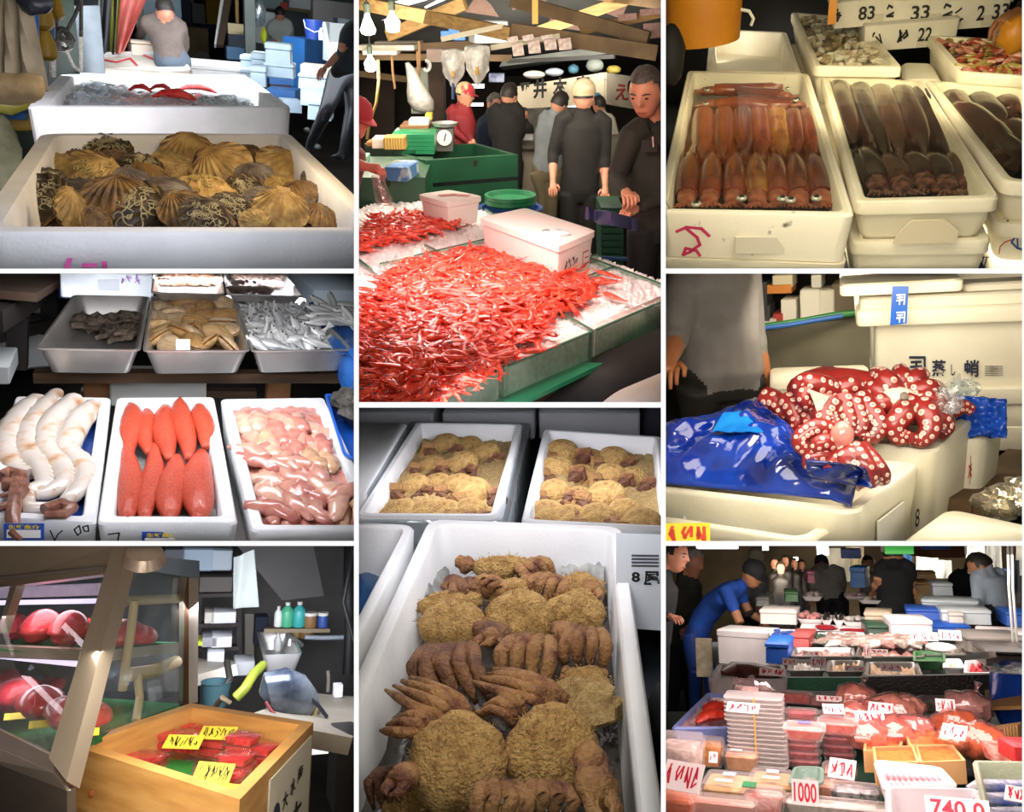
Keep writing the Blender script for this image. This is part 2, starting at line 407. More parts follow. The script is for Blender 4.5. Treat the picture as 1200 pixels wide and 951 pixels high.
 # ---------------------------------------------------------------- people
def person(P,label,J,shirt,pants,skin=None,hair='short',hairmat=None,face=(0,-1,0),s=None,voxel=.014,sleeve='long',cap=None,cuff=None,shoes=None,feat=False,name='person',group=None,legs=True,finger=None,belly=1.0,apron=None,headup=None,grip=None,arm_r=1.0,headsc=1.0):
 skin=skin or SKIN;hairmat=hairmat or HAIR;shoes=shoes or M('dark_boots','1a1a1a',r=.4)
 Q={k:(P.dep(v[0],v[1],v[2])if not isinstance(v,V)else v)for k,v in J.items()}
 hip,neck,head=Q['hip'],Q['neck'],Q['head']
 if s is None:s=(neck-hip).length/.52
 side=(Q['sr']-Q['sl']).normalized();spine=(neck-hip).normalized();front=spine.cross(side).normalized()
 if front.dot(V(face))<0:front=-front
 mid=hip.lerp(neck,.5)+(Q['mid']-hip.lerp(neck,.5)if 'mid' in Q else V((0,0,0)))
 B=G();prim=[]
 def seg(pts,rad,m,n=14,upv=None):
  B.tube(pts,rad,n,upv=upv)
  for i in range(len(pts)-1):
   ra,rb=rad[i],rad[i+1];ra=sum(ra)/2 if hasattr(ra,'__len__')else ra;rb=sum(rb)/2 if hasattr(rb,'__len__')else rb
   for k in range(5):
    t=k/4;prim.append((V(pts[i]).lerp(V(pts[i+1]),t),ra+(rb-ra)*t,m))
 shw=(Q['sr']-Q['sl']).length/2
 seg([hip-spine*.10*s,hip,hip.lerp(mid,.6),mid.lerp(neck,.25),mid.lerp(neck,.62),neck-spine*.045*s,neck+spine*.02*s],
  [(.12*s,.09*s),(.165*s,.115*s*belly),(.155*s,.115*s*belly),(.175*s,.12*s),(max(shw*.93,.15*s),.115*s),(shw*.62,.075*s),(.055*s,.055*s)],0,18,front)
 for k in range(6):prim.append((hip-spine*(.02+.02*k)*s,.14*s,1))
 hd=(V(face)-(V(headup)if headup else V((0,0,1)))*0).normalized();HU=V(headup)if headup else((head-neck).normalized()*.5+V((0,0,.5))).normalized()
 HR=frame_from(hd,HU);s0=s;sh=s*headsc
 seg([neck-spine*.02*s,neck.lerp(head,.6),head-HR@V((0,-.01,.03))*s],[.058*s,.052*s,.055*s],2)
 B.ell(head,(.078*sh,.097*sh,.112*sh),HR,20,14);prim+=[(head,.095*sh,2)]
 B.ell(head+HR@V((0,.025,-.055))*sh,(.058*sh,.068*sh,.068*sh),HR,12,8);prim.append((head+HR@V((0,.03,-.06))*sh,.065*sh,2))
 B.tube([head+HR@V((0,.088,.02))*sh,head+HR@V((0,.108,-.022))*sh],[.013*sh,.022*sh],8)
 for sx in(-1,1):B.ell(head+HR@V((sx*.08,-.005,-.005))*sh,(.012*sh,.02*sh,.032*sh),HR,8,6)
 tips=[]
 for a in 'lr':
  if 'e'+a not in Q:continue
  S,E,Hd=Q['s'+a],Q['e'+a],Q['h'+a]
  up_m=0;fo_m=0 if sleeve=='long' else 2
  ar=arm_r
  if sleeve=='short':
   m_=S.lerp(E,.55);seg([neck.lerp(S,.55),S,m_],[.075*s,.07*s*ar,.058*s*ar],0);seg([S.lerp(E,.6),E],[.046*s*ar,.042*s*ar],2)
  elif sleeve=='roll':
   seg([neck.lerp(S,.55),S,E],[.075*s,.07*s*ar,.052*s*ar],0);seg([E,E.lerp(Hd,.3)],[.05*s*ar,.047*s*ar],0)
  else:seg([neck.lerp(S,.55),S,E],[.075*s,.068*s*ar,.052*s*ar],0)
  if sleeve=='long':seg([E,Hd.lerp(E,.08)],[.05*s*ar,.036*s*ar],0)
  seg([E.lerp(Hd,.3),E.lerp(Hd,.55),Hd],[.04*s*ar,.038*s*ar,.027*s],fo_m if sleeve=='long' else 2)
  d=(Hd-E).normalized();pal=Hd+d*.045*s
  seg([Hd,pal,Hd+d*.085*s],[(.026*s,.022*s),(.038*s,.018*s),(.036*s,.014*s)],2,10,d.cross(side)if abs(d.dot(side))<.9 else front);tips.append((a,Hd,d))
 if legs:
  for a,sx in(('l',-1),('r',1)):
   hj=hip-spine*.06*s+side*sx*.085*s*(1 if(Q['sr']-Q['sl']).dot(side)>0 else-1)
   kn=Q.get('k'+a,hj+V((0,0,-.42*s)));ft=Q.get('f'+a,kn+V((0,.02,-.42*s)))
   seg([hj+V((0,0,.03*s)),hj.lerp(kn,.5),kn],[.098*s,.082*s,.062*s],1);seg([kn,kn.lerp(ft,.35),ft],[.062*s,.058*s,.045*s],1)
   fd=V(front);fd.z=0;fd=fd.normalized()if fd.length>.1 else V((0,-1,0))
   seg([ft+V((0,0,-.04*s))-fd*.05*s,ft+fd*.06*s+V((0,0,-.055*s)),ft+fd*.17*s+V((0,0,-.065*s))],[(.045*s,.04*s),(.05*s,.036*s),(.04*s,.025*s)],3,10,(0,0,1))
 R=remesh(B,voxel*max(s,.8),5)
 C=np.array([sum((R.v[i]for i in f),V((0,0,0)))/len(f)for f in R.f]);PC=np.array([tuple(p[0])for p in prim]);PR=np.array([p[1]for p in prim]);PM=np.array([p[2]for p in prim])
 D=np.linalg.norm(C[:,None,:]-PC[None],axis=2)/PR[None]
 R.m=[int(x)for x in PM[D.argmin(1)]]
 for a,Hd,d in tips: # fingers, rooted in the palm
  up=d.cross(side);up=up.normalized()if up.length>.2 else front;lat=d.cross(up).normalized()
  cu=(grip or{}).get(a,.5);pn=V((0,0,-1))-d*V((0,0,-1)).dot(d);pn=pn.normalized()if pn.length>.1 else front
  lat=d.cross(pn).normalized()
  sgn=1 if lat.dot(hip-Hd)<0 else-1
  for k,(o_,ln)in enumerate(((-.03,.066),(-.01,.078),(.011,.072),(.03,.056))):
   b0=Hd+d*.078*s+lat*o_*s;p1=b0+(d*math.cos(cu*.7)+pn*math.sin(cu*.7))*ln*.5*s;p2=p1+(d*math.cos(cu*1.7)+pn*math.sin(cu*1.7))*ln*.5*s
   R.tube([b0-d*.01*s,b0,p1,p2],[.009*s,.0095*s,.0085*s,.006*s],7,m=2)
  b0=Hd+d*.03*s-lat*sgn*.03*s;p1=b0+(d*.6-lat*sgn*.6+pn*.3)*.035*s;p2=p1+(d*.9+pn*.5)*.03*s
  R.tube([b0,p1,p2],[.012*s,.0105*s,.007*s],7,m=2)
 base=V((hip.x,hip.y,min(p.z for p in R.v)))
 T=Thing(P,name,label,'person',base,group)
 T.part('body',R,[shirt,pants,skin,shoes],smooth=180)
 if hair:
  g=G();hh=G().ell((0,0,0),(.086,.106,.121),None,24,18);keep=[]
  for f in hh.f:
   c=sum((hh.v[i]for i in f),V((0,0,0)))/len(f);fr_=c.y/.106;top=c.z/.121
   lim={'short':-.25,'long':-.55,'crop':-.05,'bald':.1}[hair]
   if(top>.45+.25*max(fr_,0))or(fr_<.15 and top>lim+(.25 if fr_>-.3 else 0)):keep.append(f)
  hh.f=keep;hh.m=[0]*len(keep);k=len(hh.v);hh.v=[p*(1+.05*noise.noise(p*40))for p in hh.v]
  hh.add([p*.9 for p in hh.v],[[i for i in f[::-1]]for f in keep]);hh.xf(lrs(head,HR,sh));T.part('hair',hh,hairmat,smooth=180)
 if cap:
  kind,cm=cap;g=G()
  if kind=='cap' or kind=='beanie':
   g.lathe([(.098,-.0),(.1,.03),(.095,.065),(.075,.1),(.04,.122),(.005,.13)],18,cap0=False);g.xf(Matrix.Scale(1.12,4,(0,1,0)))
   if kind=='cap':g.loft([[(x,.08+.085*math.sqrt(max(0,1-(x/.075)**2))*k,z)for x in np.linspace(-.075,.075,9)]for k,z in((0,.018),(1,.0))],False,False,closed=False);g.add([(p.x,p.y,p.z-.005)for p in g.v[-18:]],[[i,i+1,i+10,i+9]for i in range(8)])
  elif kind=='bag':
   g.ell((0,-.02,.06),(.10,.13,.075),None,16,10);g.disp(.02,14)
  g.xf(lrs(head+HR@V((0,-.005,.02))*sh,HR,sh));c_=T.part('cap',g,cm)
 if feat:
  for sx in(-1,1):
   T.part('eye',G().ell(head+HR@V((sx*.031,.084,.006))*sh,(.013*sh,.007*sh,.005*sh),HR,8,6),BLACK)
   T.part('eyebrow',G().tube([head+HR@V((sx*.014,.093,.026))*sh,head+HR@V((sx*.034,.09,.031))*sh,head+HR@V((sx*.054,.075,.024))*sh],[.003*sh,.0045*sh,.002*sh],6),hairmat)
  T.part('mouth',G().tube([head+HR@V((x*.025,.094-.012*x*x,-.066-.003*x*x))*sh for x in(-1,-.5,0,.5,1)],[.002*sh,.005*sh,.005*sh,.005*sh,.002*sh],6),M('lips','9c5548',r=.5))
 return T
def bx(P,px,py,y,w,h,d,name,mat,label,cat,rz=0,group=None,rot=None,bev=0):
 """solid box standing on the point seen at (px, py) at depth y; w and h as seen, d in metres"""
 c=P.dep(px,py,y);sw=w*y/F;sh=h*y/F;b=min(sw,d,sh)*.06
 g=G().tub([(-sw/2,-d/2),(sw/2,-d/2),(sw/2,d/2),(-sw/2,d/2)],[(b,0,b),(0,b,b),(0,sh-b,b),(b,sh,b)],k=1)
 return put(P,name,g,mat,label,cat,group,loc=c,rot=rot or rotm(z=rz))
def beam(P,a,b,w,h,mat,name,label,cat,group=None):
 A,B=P.dep(*a),P.dep(*b);d=(B-A).normalized();x=d.cross(V((0,0,1))).normalized()*w/2;u=x.cross(d).normalized()*h/2
 g=G().hexa([A-x-u,A+x-u,B+x-u,B-x-u,A-x+u,A+x+u,B+x+u,B-x+u]);return put(P,name,g,mat,label,cat,group,smooth=0)
def inpoly(x,y,poly):
 r=False;j=len(poly)-1
 for i in range(len(poly)):
  if(poly[i][1]>y)!=(poly[j][1]>y)and x<(poly[j][0]-poly[i][0])*(y-poly[i][1])/(poly[j][1]-poly[i][1])+poly[i][0]:r=not r
  j=i
 return r
def edge_d(x,y,poly):
 b=1e9
 for i in range(len(poly)):
  ax,ay=poly[i-1];bx_,by=poly[i];dx,dy=bx_-ax,by-ay;L=dx*dx+dy*dy;t=max(0,min(1,((x-ax)*dx+(y-ay)*dy)/L));b=min(b,math.hypot(x-ax-t*dx,y-ay-t*dy))
 return b
def field(P,poly,zf,step,mat,name,label,cat,kind='stuff',amp=0,sc_=30,parent=None):
 """ground of loose stuff filling an outline: zf(px, py) gives its height"""
 xs=[p[0]for p in poly];ys=[p[1]for p in poly];g=G();idx={}
 nx=int((max(xs)-min(xs))/step)+2;ny=int((max(ys)-min(ys))/step)+2
 for i in range(nx):
  for j in range(ny):
   x,y=min(xs)+i*step,min(ys)+j*step;p=P.at(x,y,zf(x,y))
   if amp:p=p+V((0,0,amp*noise.noise(p*sc_)))
   idx[i,j]=len(g.v);g.v.append(p)
 for i in range(nx-1):
  for j in range(ny-1):
   if inpoly(min(xs)+(i+.5)*step,min(ys)+(j+.5)*step,poly):g.f.append([idx[i,j],idx[i,j+1],idx[i+1,j+1],idx[i+1,j]]);g.m.append(0)
 used=sorted({i for f in g.f for i in f});mp={o:n for n,o in enumerate(used)};g.v=[g.v[i]for i in used];g.f=[[mp[i]for i in f]for f in g.f]
 return put(P,name,g,mat,label,cat,kind=kind,smooth=180)
def card(P,c,w,h,rot,mat,label,lines=None,inkm=None,name='price_card',seed=0,n=3,group=None,text=None,lw=.09):
 """small price card with brush lettering, centre c, lying in the xy plane of rot"""
 T=Thing(P,name,label,'price card',c,group,rot=rot)
 T.part('card',G().box((0,0,0),(w,h,.0025)),mat,loc=(0,0,0),smooth=0)
 q=[(-w*.42,-h*.38,.0014),(w*.42,-h*.38,.0014),(w*.42,h*.38,.0014),(-w*.42,h*.38,.0014)]
 if lines==[]:return T
 g=text_g(text,1,.0006,.02)if text else strokes(lines or scribble(seed,n),lw)
 for p in g.v:p.z=.0005
 T.part('lettering',on_quad(g,q),inkm or REDP,loc=(0,0,0),smooth=0);return T
 # ================================================================ compartment 1: scallops in a foam box, market alley behind
def panel1():
 P=P1;rr=random.Random(11)
 zr=-.33
 A=quadz(P,zr,(-38,272),(464,272),(340,156),(47,156))
 bxA=foam(P,A,zr,.16,t=.038,r=.05,name='scallop_box',label='nearest white foam box, open and full of live scallops',cat='box',inner=zr-.13)
 # pink brush marks on the front of the box
 fl,fr=V(A[0]),V(A[1])
 for(px,py,w,h,sl)in((78,309,7,12,.3),(104,311,18,4,.2),(123,311,6,9,-.1)):
  a=[P.dep(px-w/2,py+h/2,fl.y-.001),P.dep(px+w/2,py+h/2,fl.y-.001),P.dep(px+w/2+sl*h,py-h/2,fl.y-.001),P.dep(px-w/2+sl*h,py-h/2,fl.y-.001)]
  put(P,'painted_mark',G().slab(a,.003),M('pink_paint','d85aa0',r=.7),{78:'slanting pink brush stroke at the left on the front of the scallop box',104:'thin pink brush stroke, middle one on the scallop box front',123:'short pink brush stroke at the right on the scallop box front'}[px],parent=bxA)
  # scallops
 TAN=M('shell_tan','c2a568','846a3e',sc_=30,r=.55,bump=.3,bs=90,c3='a58549',rnd=1);BRN=M('shell_brown','8a6a3a','4b351d',sc_=26,r=.5,bump=.35,bs=80,rnd=1)
 DRK=M('shell_dark','2a241b','56452a',sc_=22,r=.45,bump=.5,bs=60,rnd=1);WORM=M('worm_tube','bfa868','8f7c44',sc_=20,r=.6);GRY=M('shell_grey','6f655a','4a3f35',sc_=25,r=.5,bump=.3,bs=80,rnd=1)
 WORMW=M('worm_tube_pale','b5ab88','7f7650',sc_=20,r=.6)
 def shell(dome,ribs=15,ra=.0034,low=False):
  D=.115;NA,NV=48,7;g=G()
  def f(u,v):
   a=(u-.5)*PI*.985;l=D*max(math.cos(a),0)**.8*(1+.0*u)+.004;w=v**.9
   x=math.sin(a)*l*w*1.06;y=math.cos(a)*l*w;rr_=math.hypot(x,y-D/2)/(D/2)
   z=dome*max(0,1-rr_**2.2)+ra*math.cos(u*ribs*2*PI)*min(1,w*1.4)*(1 if not low else .6)
   return(x,y-D/2,z+.002)
  g.sheet(f,NA,NV,.003);g.hexa([(-.017,-D/2-.003,0),(.017,-D/2-.003,0),(.012,-D/2+.014,0),(-.012,-D/2+.014,0),(-.017,-D/2-.003,.004),(.017,-D/2-.003,.004),(.012,-D/2+.014,.006),(-.012,-D/2+.014,.006)]);return g
 up_me={};protos={}
 lab={'tan':'tan ribbed scallop in the nearest foam box','brown':'brown scallop in the nearest foam box','dark':'blackish scallop crusted with pale worm tubes in the nearest foam box','worm':'tan scallop with curly worm tubes on its shell','grey':'greyish scallop half hidden in the nearest foam box'}
 def proto(kind):
  T=Proto(P,'scallop',lab[kind],'scallop',(0,0,0),'live scallops in the foam box')
  m={'tan':TAN,'brown':BRN,'dark':DRK,'worm':TAN,'grey':GRY}[kind]
  T.part('upper_shell',shell(.021),m,loc=(0,0,.002),smooth=60)
  T.part('lower_shell',shell(.015,low=True).xf(Matrix.Scale(-1,4,(0,0,1))),BRN if kind!='grey' else GRY,loc=(0,0,0),rot=rotm(x=-5),smooth=60)
  if kind in('dark','worm'):
   g=G()
   for k in range(60 if kind=='dark' else 26):
    a,q=rr.uniform(0,2*PI),rr.uniform(0,.045);x,y=math.cos(a)*q,math.sin(a)*q;th=rr.uniform(0,6.3);cv=rr.uniform(-1.2,1.2);pts=[]
    for j in range(7):
     rh=min(1,math.hypot(x,y)/.0575);pts.append((x,y,.0065+.021*max(0,1-rh**2.2)));x+=math.cos(th)*.0042;y+=math.sin(th)*.0042;th+=cv
    g.tube(pts,[.0009,.0013,.0014,.0014,.0013,.0012,.0008],5)
   T.part('worm_tubes',g,WORMW if kind=='dark' else WORM,loc=(0,0,0),kind='stuff')
  return T
 for k in lab:protos[k]=proto(k)
 S=[(220,505,118,'grey',52,150,0),(350,497,140,'dark',40,20,0),(480,502,112,'tan',38,200,15),(630,508,145,'tan',62,180,0),(692,538,90,'brown',85,60,40),(815,515,112,'brown',50,170,0),(748,553,165,'tan',58,215,-15),(945,552,152,'tan',48,140,10),
  (582,548,140,'worm',25,60,15),(300,588,178,'worm',50,120,-10),(195,556,118,'worm',40,40,0),(385,535,100,'brown',45,10,0),(470,556,130,'dark',35,60,10),(520,592,145,'brown',30,230,35),(428,604,120,'grey',45,190,0),(680,622,172,'worm',15,180,0),
  (822,640,140,'dark',48,90,0),(852,578,110,'grey',40,200,0),(930,612,112,'worm',30,10,0),(1000,640,118,'brown',40,200,-10),(942,692,155,'tan',62,170,0),(135,662,160,'dark',55,60,-20),(238,692,135,'tan',70,190,60),(325,730,95,'brown',50,220,40),
  (452,692,215,'dark',40,80,5),(395,652,175,'brown',40,180,0),(612,692,135,'brown',50,210,0),(692,722,150,'dark',52,150,0),(852,728,90,'worm',48,30,0),(1075,718,112,'brown',45,190,20),(775,690,130,'dark',40,130,0),(150,596,105,'dark',40,0,0),(1012,690,100,'grey',35,20,0),(560,640,150,'grey',30,100,0),(1050,590,80,'grey',40,100,0),(740,500,90,'grey',40,100,0),(880,660,120,'grey',35,40,0),(270,640,140,'grey',30,60,0)]
 for i,(x,y,d,k,tilt,spin,roll)in enumerate(S):
  px,py=x/2.857,y/2.857;t=(y-470)/280
  c=P.at(px,py+4,zr-.035+.012*math.sin(i*2.3)-.012*(1-t));sz=d/2.857*c.y/F/.115
  protos[k].put(P,c,rotm(x=tilt*.85)@rotm(y=roll)@rotm(z=spin),sz*.98)
 q=[V(a)for a in A]
 def floor_(u,v):
  p=(q[0].lerp(q[1],.1+.8*u)).lerp(q[3].lerp(q[2],.1+.8*u),.06+.88*v);p.z=zr-.085+.02*noise.noise(p*14);return p
 put(P,'shell_bed',G().grid(floor_,30,20),M('shell_bed','2a2116','4a3a20',sc_=40,r=.6,bump=.6,bs=60),'dark mass of shells underneath the visible scallops','shells',kind='stuff')
 # second box with ice and a red fish bag
 zb=-.325
 B=quadz(P,zb,(30,126),(342,126),(287,87),(70,87))
 foam(P,B,zb,.24,t=.05,r=.05,name='ice_box',label='second white foam box, with ice and red fish under clear film',inner=zb-.14)
 q2=[V(a)for a in B]
 def icef(u,v):
  p=(q2[0].lerp(q2[1],.06+.88*u)).lerp(q2[3].lerp(q2[2],.06+.88*u),.05+.9*v);p.z=zb-.045+.03*noise.noise(p*5)+.016*noise.noise(p*30)+.01*noise.noise(p*70)-.04*max(0,u-.55);return p
 put(P,'crushed_ice',G().grid(icef,130,90),M('grey_ice','d2d0ca','8f9294',sc_=24,r=.2,bump=.8,bs=40,coat=.3),'grey crushed ice under film in the second foam box','ice',kind='stuff')
 for i,(x,y,l,w)in enumerate(((585,328,120,18),(660,306,110,11),(470,304,60,9),(540,302,60,8))):
  c=P.at(x/2.857,y/2.857,zb-.02);L=l/2.857*c.y/F;wd_=w/2.857*c.y/F
  g=G().tube([(-L/2,.0,0),(-L*.25,0.02,.012),(L*.1,0,.018),(L*.35,-.02,.01),(L/2,-.01,0)],[.006,wd_*.9,wd_*1.1,wd_*.7,.004],10,flat=.7)
  put(P,'red_fish',g,M('red_fish_skin','c41c1c','e0483c',sc_=30,r=.25),['largest red fish lying on the ice of the second foam box','long thin red fish at the back of the iced foam box','small red fish on the ice, left of the larger ones','small red fish on the ice between the other red ones'][i],'fish','red fish on the ice',loc=c)
 g=G();g.sheet(lambda u,v:icef(.05+.9*u,.05+.9*v)+V((0,0,.018+.02*noise.noise(V((u*6,v*6,2))))),30,20,.001);put(P,'plastic_film',g,CRUMP,'crumpled clear film over the ice in the second foam box','film')
 # third box with upturned lid, and flat box behind it
 zc=-.30
 C=quadz(P,zc,(101,86),(220,83),(207,63),(103,66));c3=sum((V(a)for a in C),V((0,0,0)))/4
 g=G();a,b=P.dep(100,84,c3.y),P.dep(221,82,c3.y);a2,b2=P.dep(102,66,c3.y+.14),P.dep(203,63,c3.y+.14)
 g.slab([a,b,b2,a2],.02);T=Thing(P,'upturned_foam_cover','dirty foam lid with red marks lying behind the second box','lid',c3);T.part('panel',g,M('old_foam','d7cdbd','b5aa9a',sc_=8,r=.8,bump=.2,bs=60))
 g=G();nn=(b-a).cross(a2-a).normalized()
 for e0,e1 in((a,b),(b,b2),(b2,a2),(a2,a)):g.tube([e0+nn*.006,e1+nn*.006],.012,6)
 T.part('rim',g,M('old_foam_rim','c9c6c0',r=.8));g=strokes([[(.1,.6),(.3,.5),(.5,.6),(.55,.4)],[(.7,.7),(.9,.45)],[(.15,.3),(.3,.35)]],.03)
 T.part('red_mark',on_quad(g,[a.lerp(b,.15)+nn*.004,a.lerp(b,.8)+nn*.004,a2.lerp(b2,.8)+nn*.004,a2.lerp(b2,.15)+nn*.004]),REDP)
 put(P,'foam_box',G().tub(quadz(P,zc-.03,(93,88),(226,86),(222,70),(100,72)),[(0,zc-.2,.02),(0,zc-.03,.02)],k=3),M('old_foam','d7cdbd'),'old foam box under the dirty lid behind the iced box','box')
 lidbox(P,P.at(258,96,-.42),(.42,.5,.1),0,label='flat white foam box right behind the iced box',name='foam_box')
 # alley floor and back wall
 zf=-1.0
 def fl_(u,v):p=V((-3+8*u,1.2+13*v,zf));return p+V((0,0,.01*noise.noise(p*3)))
 o=put(P,'floor',G().grid(fl_,20,30),M('alley_floor','4a443c','2a2723',sc_=1.6,r=.5,bump=.3,bs=6));tag(o,kind='structure')
 zB=13.5
 o=put(P,'wall_back',G().slab([P.dep(-60,90,zB),P.dep(440,90,zB),P.dep(440,-60,zB),P.dep(-60,-60,zB)],.1),M('alley_back','6f6a63','3c3a38',sc_=1.2,r=.9));tag(o,kind='structure')
 # left: green panel wall, post, pipes, hanging things
 yl=4.45
 o=put(P,'wall_left',G().slab([P.dep(-60,330,yl),P.dep(118,330,yl),P.dep(118,-60,yl),P.dep(-60,-60,yl)],.05),M('dark_green_panel','1f2f20','16221a',sc_=3,r=.5));tag(o,kind='structure')
 g=G();a=P.dep(107,60,4.21);g.box((a.x,a.y,-.7),(.09,.08,2.4));put(P,'steel_post',g,M('post_grey','4d5458','6b7276',sc_=6,r=.5),'grey upright steel post beside the green panel','post')
 def vtube(px0,py0,px1,py1,y,r,name,mat,label,cat,n=10):return put(P,name,G().tube([P.dep(px0,py0,y),P.dep((px0+px1)/2,(py0+py1)/2,y),P.dep(px1,py1,y)],r,n),mat,label,cat)
 BLUEP=M('blue_pipe','2468b0','1c4f8c',sc_=8,r=.4)
 vtube(40,-12,42,90,3.56,0.0138,'blue_pipe',BLUEP,'upright blue pipe behind the hanging beige cloth','pipe');vtube(59,-12,60,45,3.81,0.0146,'blue_pipe',M('blue_grey_pipe','3c6488',r=.5),'short blue grey upright pipe right of the yellow floats','pipe')
 vtube(-12,133,31,135,3.32,0.0154,'blue_rail',BLUEP,'horizontal scuffed blue rail left of the second foam box','rail')
 YEL=M('yellow_rubber','b08a1e','8a6a14',sc_=8,r=.5)
 for i,(x,y,rx,rz_)in enumerate(((50,15,.036,.056),(54,52,.038,.055),(67,6,.022,.05))):
  c=P.dep(x,y,3.65+.03*i);put(P,'yellow_float',G().lathe([(.004,-1),(.5,-.98),(1,-.7),(.85,.1),(.45,.75),(.3,1)],12).xf(lrs(c)@Matrix.Diagonal((rx,0.035,rz_,1))),YEL,['round yellow rubber float hanging by the blue pipe, upper one','yellow rubber float hanging lowest by the blue pipe','small yellow float behind the short blue pipe'][i],'float')
  # beige hanging cloth with bunch
 CL=M('beige_cloth','b5a78a','8f8065',sc_=7,r=.95,bump=.4,bs=40)
 cloth(P,[P.dep(-25,-20,3.43),P.dep(29,-20,3.4),P.dep(48,100,3.24),P.dep(-25,100,3.27)],.04,.012,14,16,3,.045,CL,'work_cloth',label='stained beige work cloth hanging at the far left',cat='cloth')
 g=G()
 for k in range(14):
  a=P.dep(-20+k*5,92+3*math.sin(k),2.0);b=P.dep(-12+k*4,104+6*math.sin(k*1.7),1.97);c=P.dep(-25+k*5.4,121-abs(k-7)*1.0,1.99);g.tube([a,b,c],[.016,.022,.013],8)
 put(P,'bunched_cloth',remesh(g,.01,2),CL,'beige cloth bunched over the rail at the far left','cloth')
 g=G().tube([P.dep(-10,121,3.21),P.dep(12,126,3.21),P.dep(34,120,3.24)],[.023,.024,.016],10);put(P,'yellow_hose',g,M('yellow_band','a39a3a','837b2a',r=.5),'dull yellow hose under the bunched cloth','hose')
 g=G().ell(P.dep(18,142,3.35),(.09,.03,.03),None,14,8);put(P,'yellow_glove',g,YEL,'mustard yellow rubber glove below the blue rail','glove')
 put(P,'cement_sack',blob(P.dep(-2,182,3.24),(.075,.05,.14),.2,9,3),M('sack','9d9a7c','6e6c50',sc_=12,r=.9,bump=.6,bs=30),'rough grey green sack at the left of the scallop box','sack')
 ROPE=M('rope','4c4742','6b655c',sc_=80,r=.9)
 for i,pts in enumerate((((97,-8),(88,18),(77,38)),((73,48),(80,65),(86,78),(95,84)),((95,-8),(95,40),(95,85)),((66,-8),(66,30),(70,45)),((61,66),(61,90)))):
  put(P,'rope',G().tube([P.dep(x,y,4.05)for x,y in pts],.0075 if i!=4 else .015,7),ROPE,['rope running diagonally up from the knot on the green panel','loose rope end curling down from the knot','thin straight cord in front of the green panel, beside the post','rope from above into the knot at left','thick rope stub hanging below the yellow float'][i],'rope')
 g=G()
 for k in range(6):
  c=P.dep(73,46,4);R=rotm(x=20*k,y=35*k,z=50*k);g.tube([c+R@V((math.cos(a)*.04,math.sin(a)*.034,0))for a in np.linspace(0,5.6,12)],.009,6)
 put(P,'rope_knot',g,ROPE,'big tangled rope knot on the green panel','rope')
 put(P,'dark_bag',blob(P.dep(40,3,3.32),(.056,.03,.036),.3,8,1),M('dark_bag','20232b',r=.4),'dark blue bag at the top above the blue pipe','bag')
 ap=[((117,138,134,117),'black_apron','17161a','black rubber apron hanging between red and olive ones'),((131,146,141,128),'olive_apron','7d7c2e','olive green rubber apron hanging beside the black one')]
 for i,(xs,nm,cc,lb)in enumerate(ap):
  cloth(P,[P.dep(xs[0],-15,4.7),P.dep(xs[1],-15,4.7),P.dep(xs[2],64,4.7),P.dep(xs[3],64,4.7)],.01,.006,6,8,1.5,.012,M(nm,cc,r=.45),nm,label=lb,cat='apron')
 cloth(P,[P.dep(142,-15,4.67),P.dep(178,-15,4.7),P.dep(144,60,4.67),P.dep(137,64,4.67)],.01,.006,8,10,1.5,.02,M('red_apron','bb5b50','a04a42',sc_=6,r=.5),'red_apron',label='coral red rubber apron hanging to a point',cat='apron')
 cloth(P,[P.dep(113,-15,4.75),P.dep(121,-15,4.75),P.dep(119,20,4.75),P.dep(117,15,4.75)],.0,.006,4,6,1,.01,M('dull_red_apron','8a4440',r=.6),'dull_red_apron',label='dull red apron edge beside the black apron at top',cat='apron')
 # squatting man with box
 y=4.6
 J=dict(hip=(201,68,y),neck=(188,17,y+.05),head=(193,11,y-.02),sl=(172,26,y+.02),sr=(213,30,y),el=(163,43,y+.25),hl=(166,49,y+.5),er=(217,55,y+.1),hr=(200,62,y+.4),kl=(185,72,y+.35),fl=(190,84,y+.1),kr=(212,74,y+.35),fr=(210,86,y+.1))
 person(P,'man in a brown sweater squatting with his back to the camera',J,M('brown_sweater','6f625a','5f534c',sc_=20,r=.9),M('grey_blue_trousers','5a6672',r=.8),face=(-.3,1,-.2),s=.47,voxel=.02,hair='short')
 lidbox(P,P.at(167,66,-.30)if False else P.dep(167,64,4.75),(.12,.12,.065),10,label='pale box the squatting man leans over',mat=M('pale_box','d9c8b4',r=.8))
 # far alley clutter
 def bx(px,py,y,w,h,d,name,mat,label,cat,rz=0,group=None):
  c=P.dep(px,py,y);sw=w*y/F;sh=h*y/F
  return put(P,name,G().box((0,0,sh/2),(sw,d,sh)),mat,label,cat,group,loc=c,rot=rotm(z=rz))
 bx(168,60,6.0,6,70,.1,'door_post',M('green_grey_post','4c5248',r=.7),'greenish post behind the squatting man','post')
 bx(189,66,7.0,42,68,.1,'blue_white_board',M('pale_blue_board','a9c0cc','8ba4b4',sc_=3,r=.7),'pale blue board behind the squatting man','board')
 bx(228,66,8.0,26,28,.3,'wooden_crate',M('brown_crate','6b5a3c','4a3d28',sc_=5,r=.9),'brown wooden crate on the alley floor','crate')
 put(P,'tyre',G().loft([[P.dep(237,72,6.5)+V((math.cos(a)*r_,d_,math.sin(a)*r_))for a in np.linspace(0,2*PI,14,endpoint=False)]for r_,d_ in((.04,0),(.06,0),(.06,.06),(.04,.06),(.04,0))],False,False),M('tyre','1b1a18',r=.8),'dark tyre on the alley floor behind the squatting man','tyre')
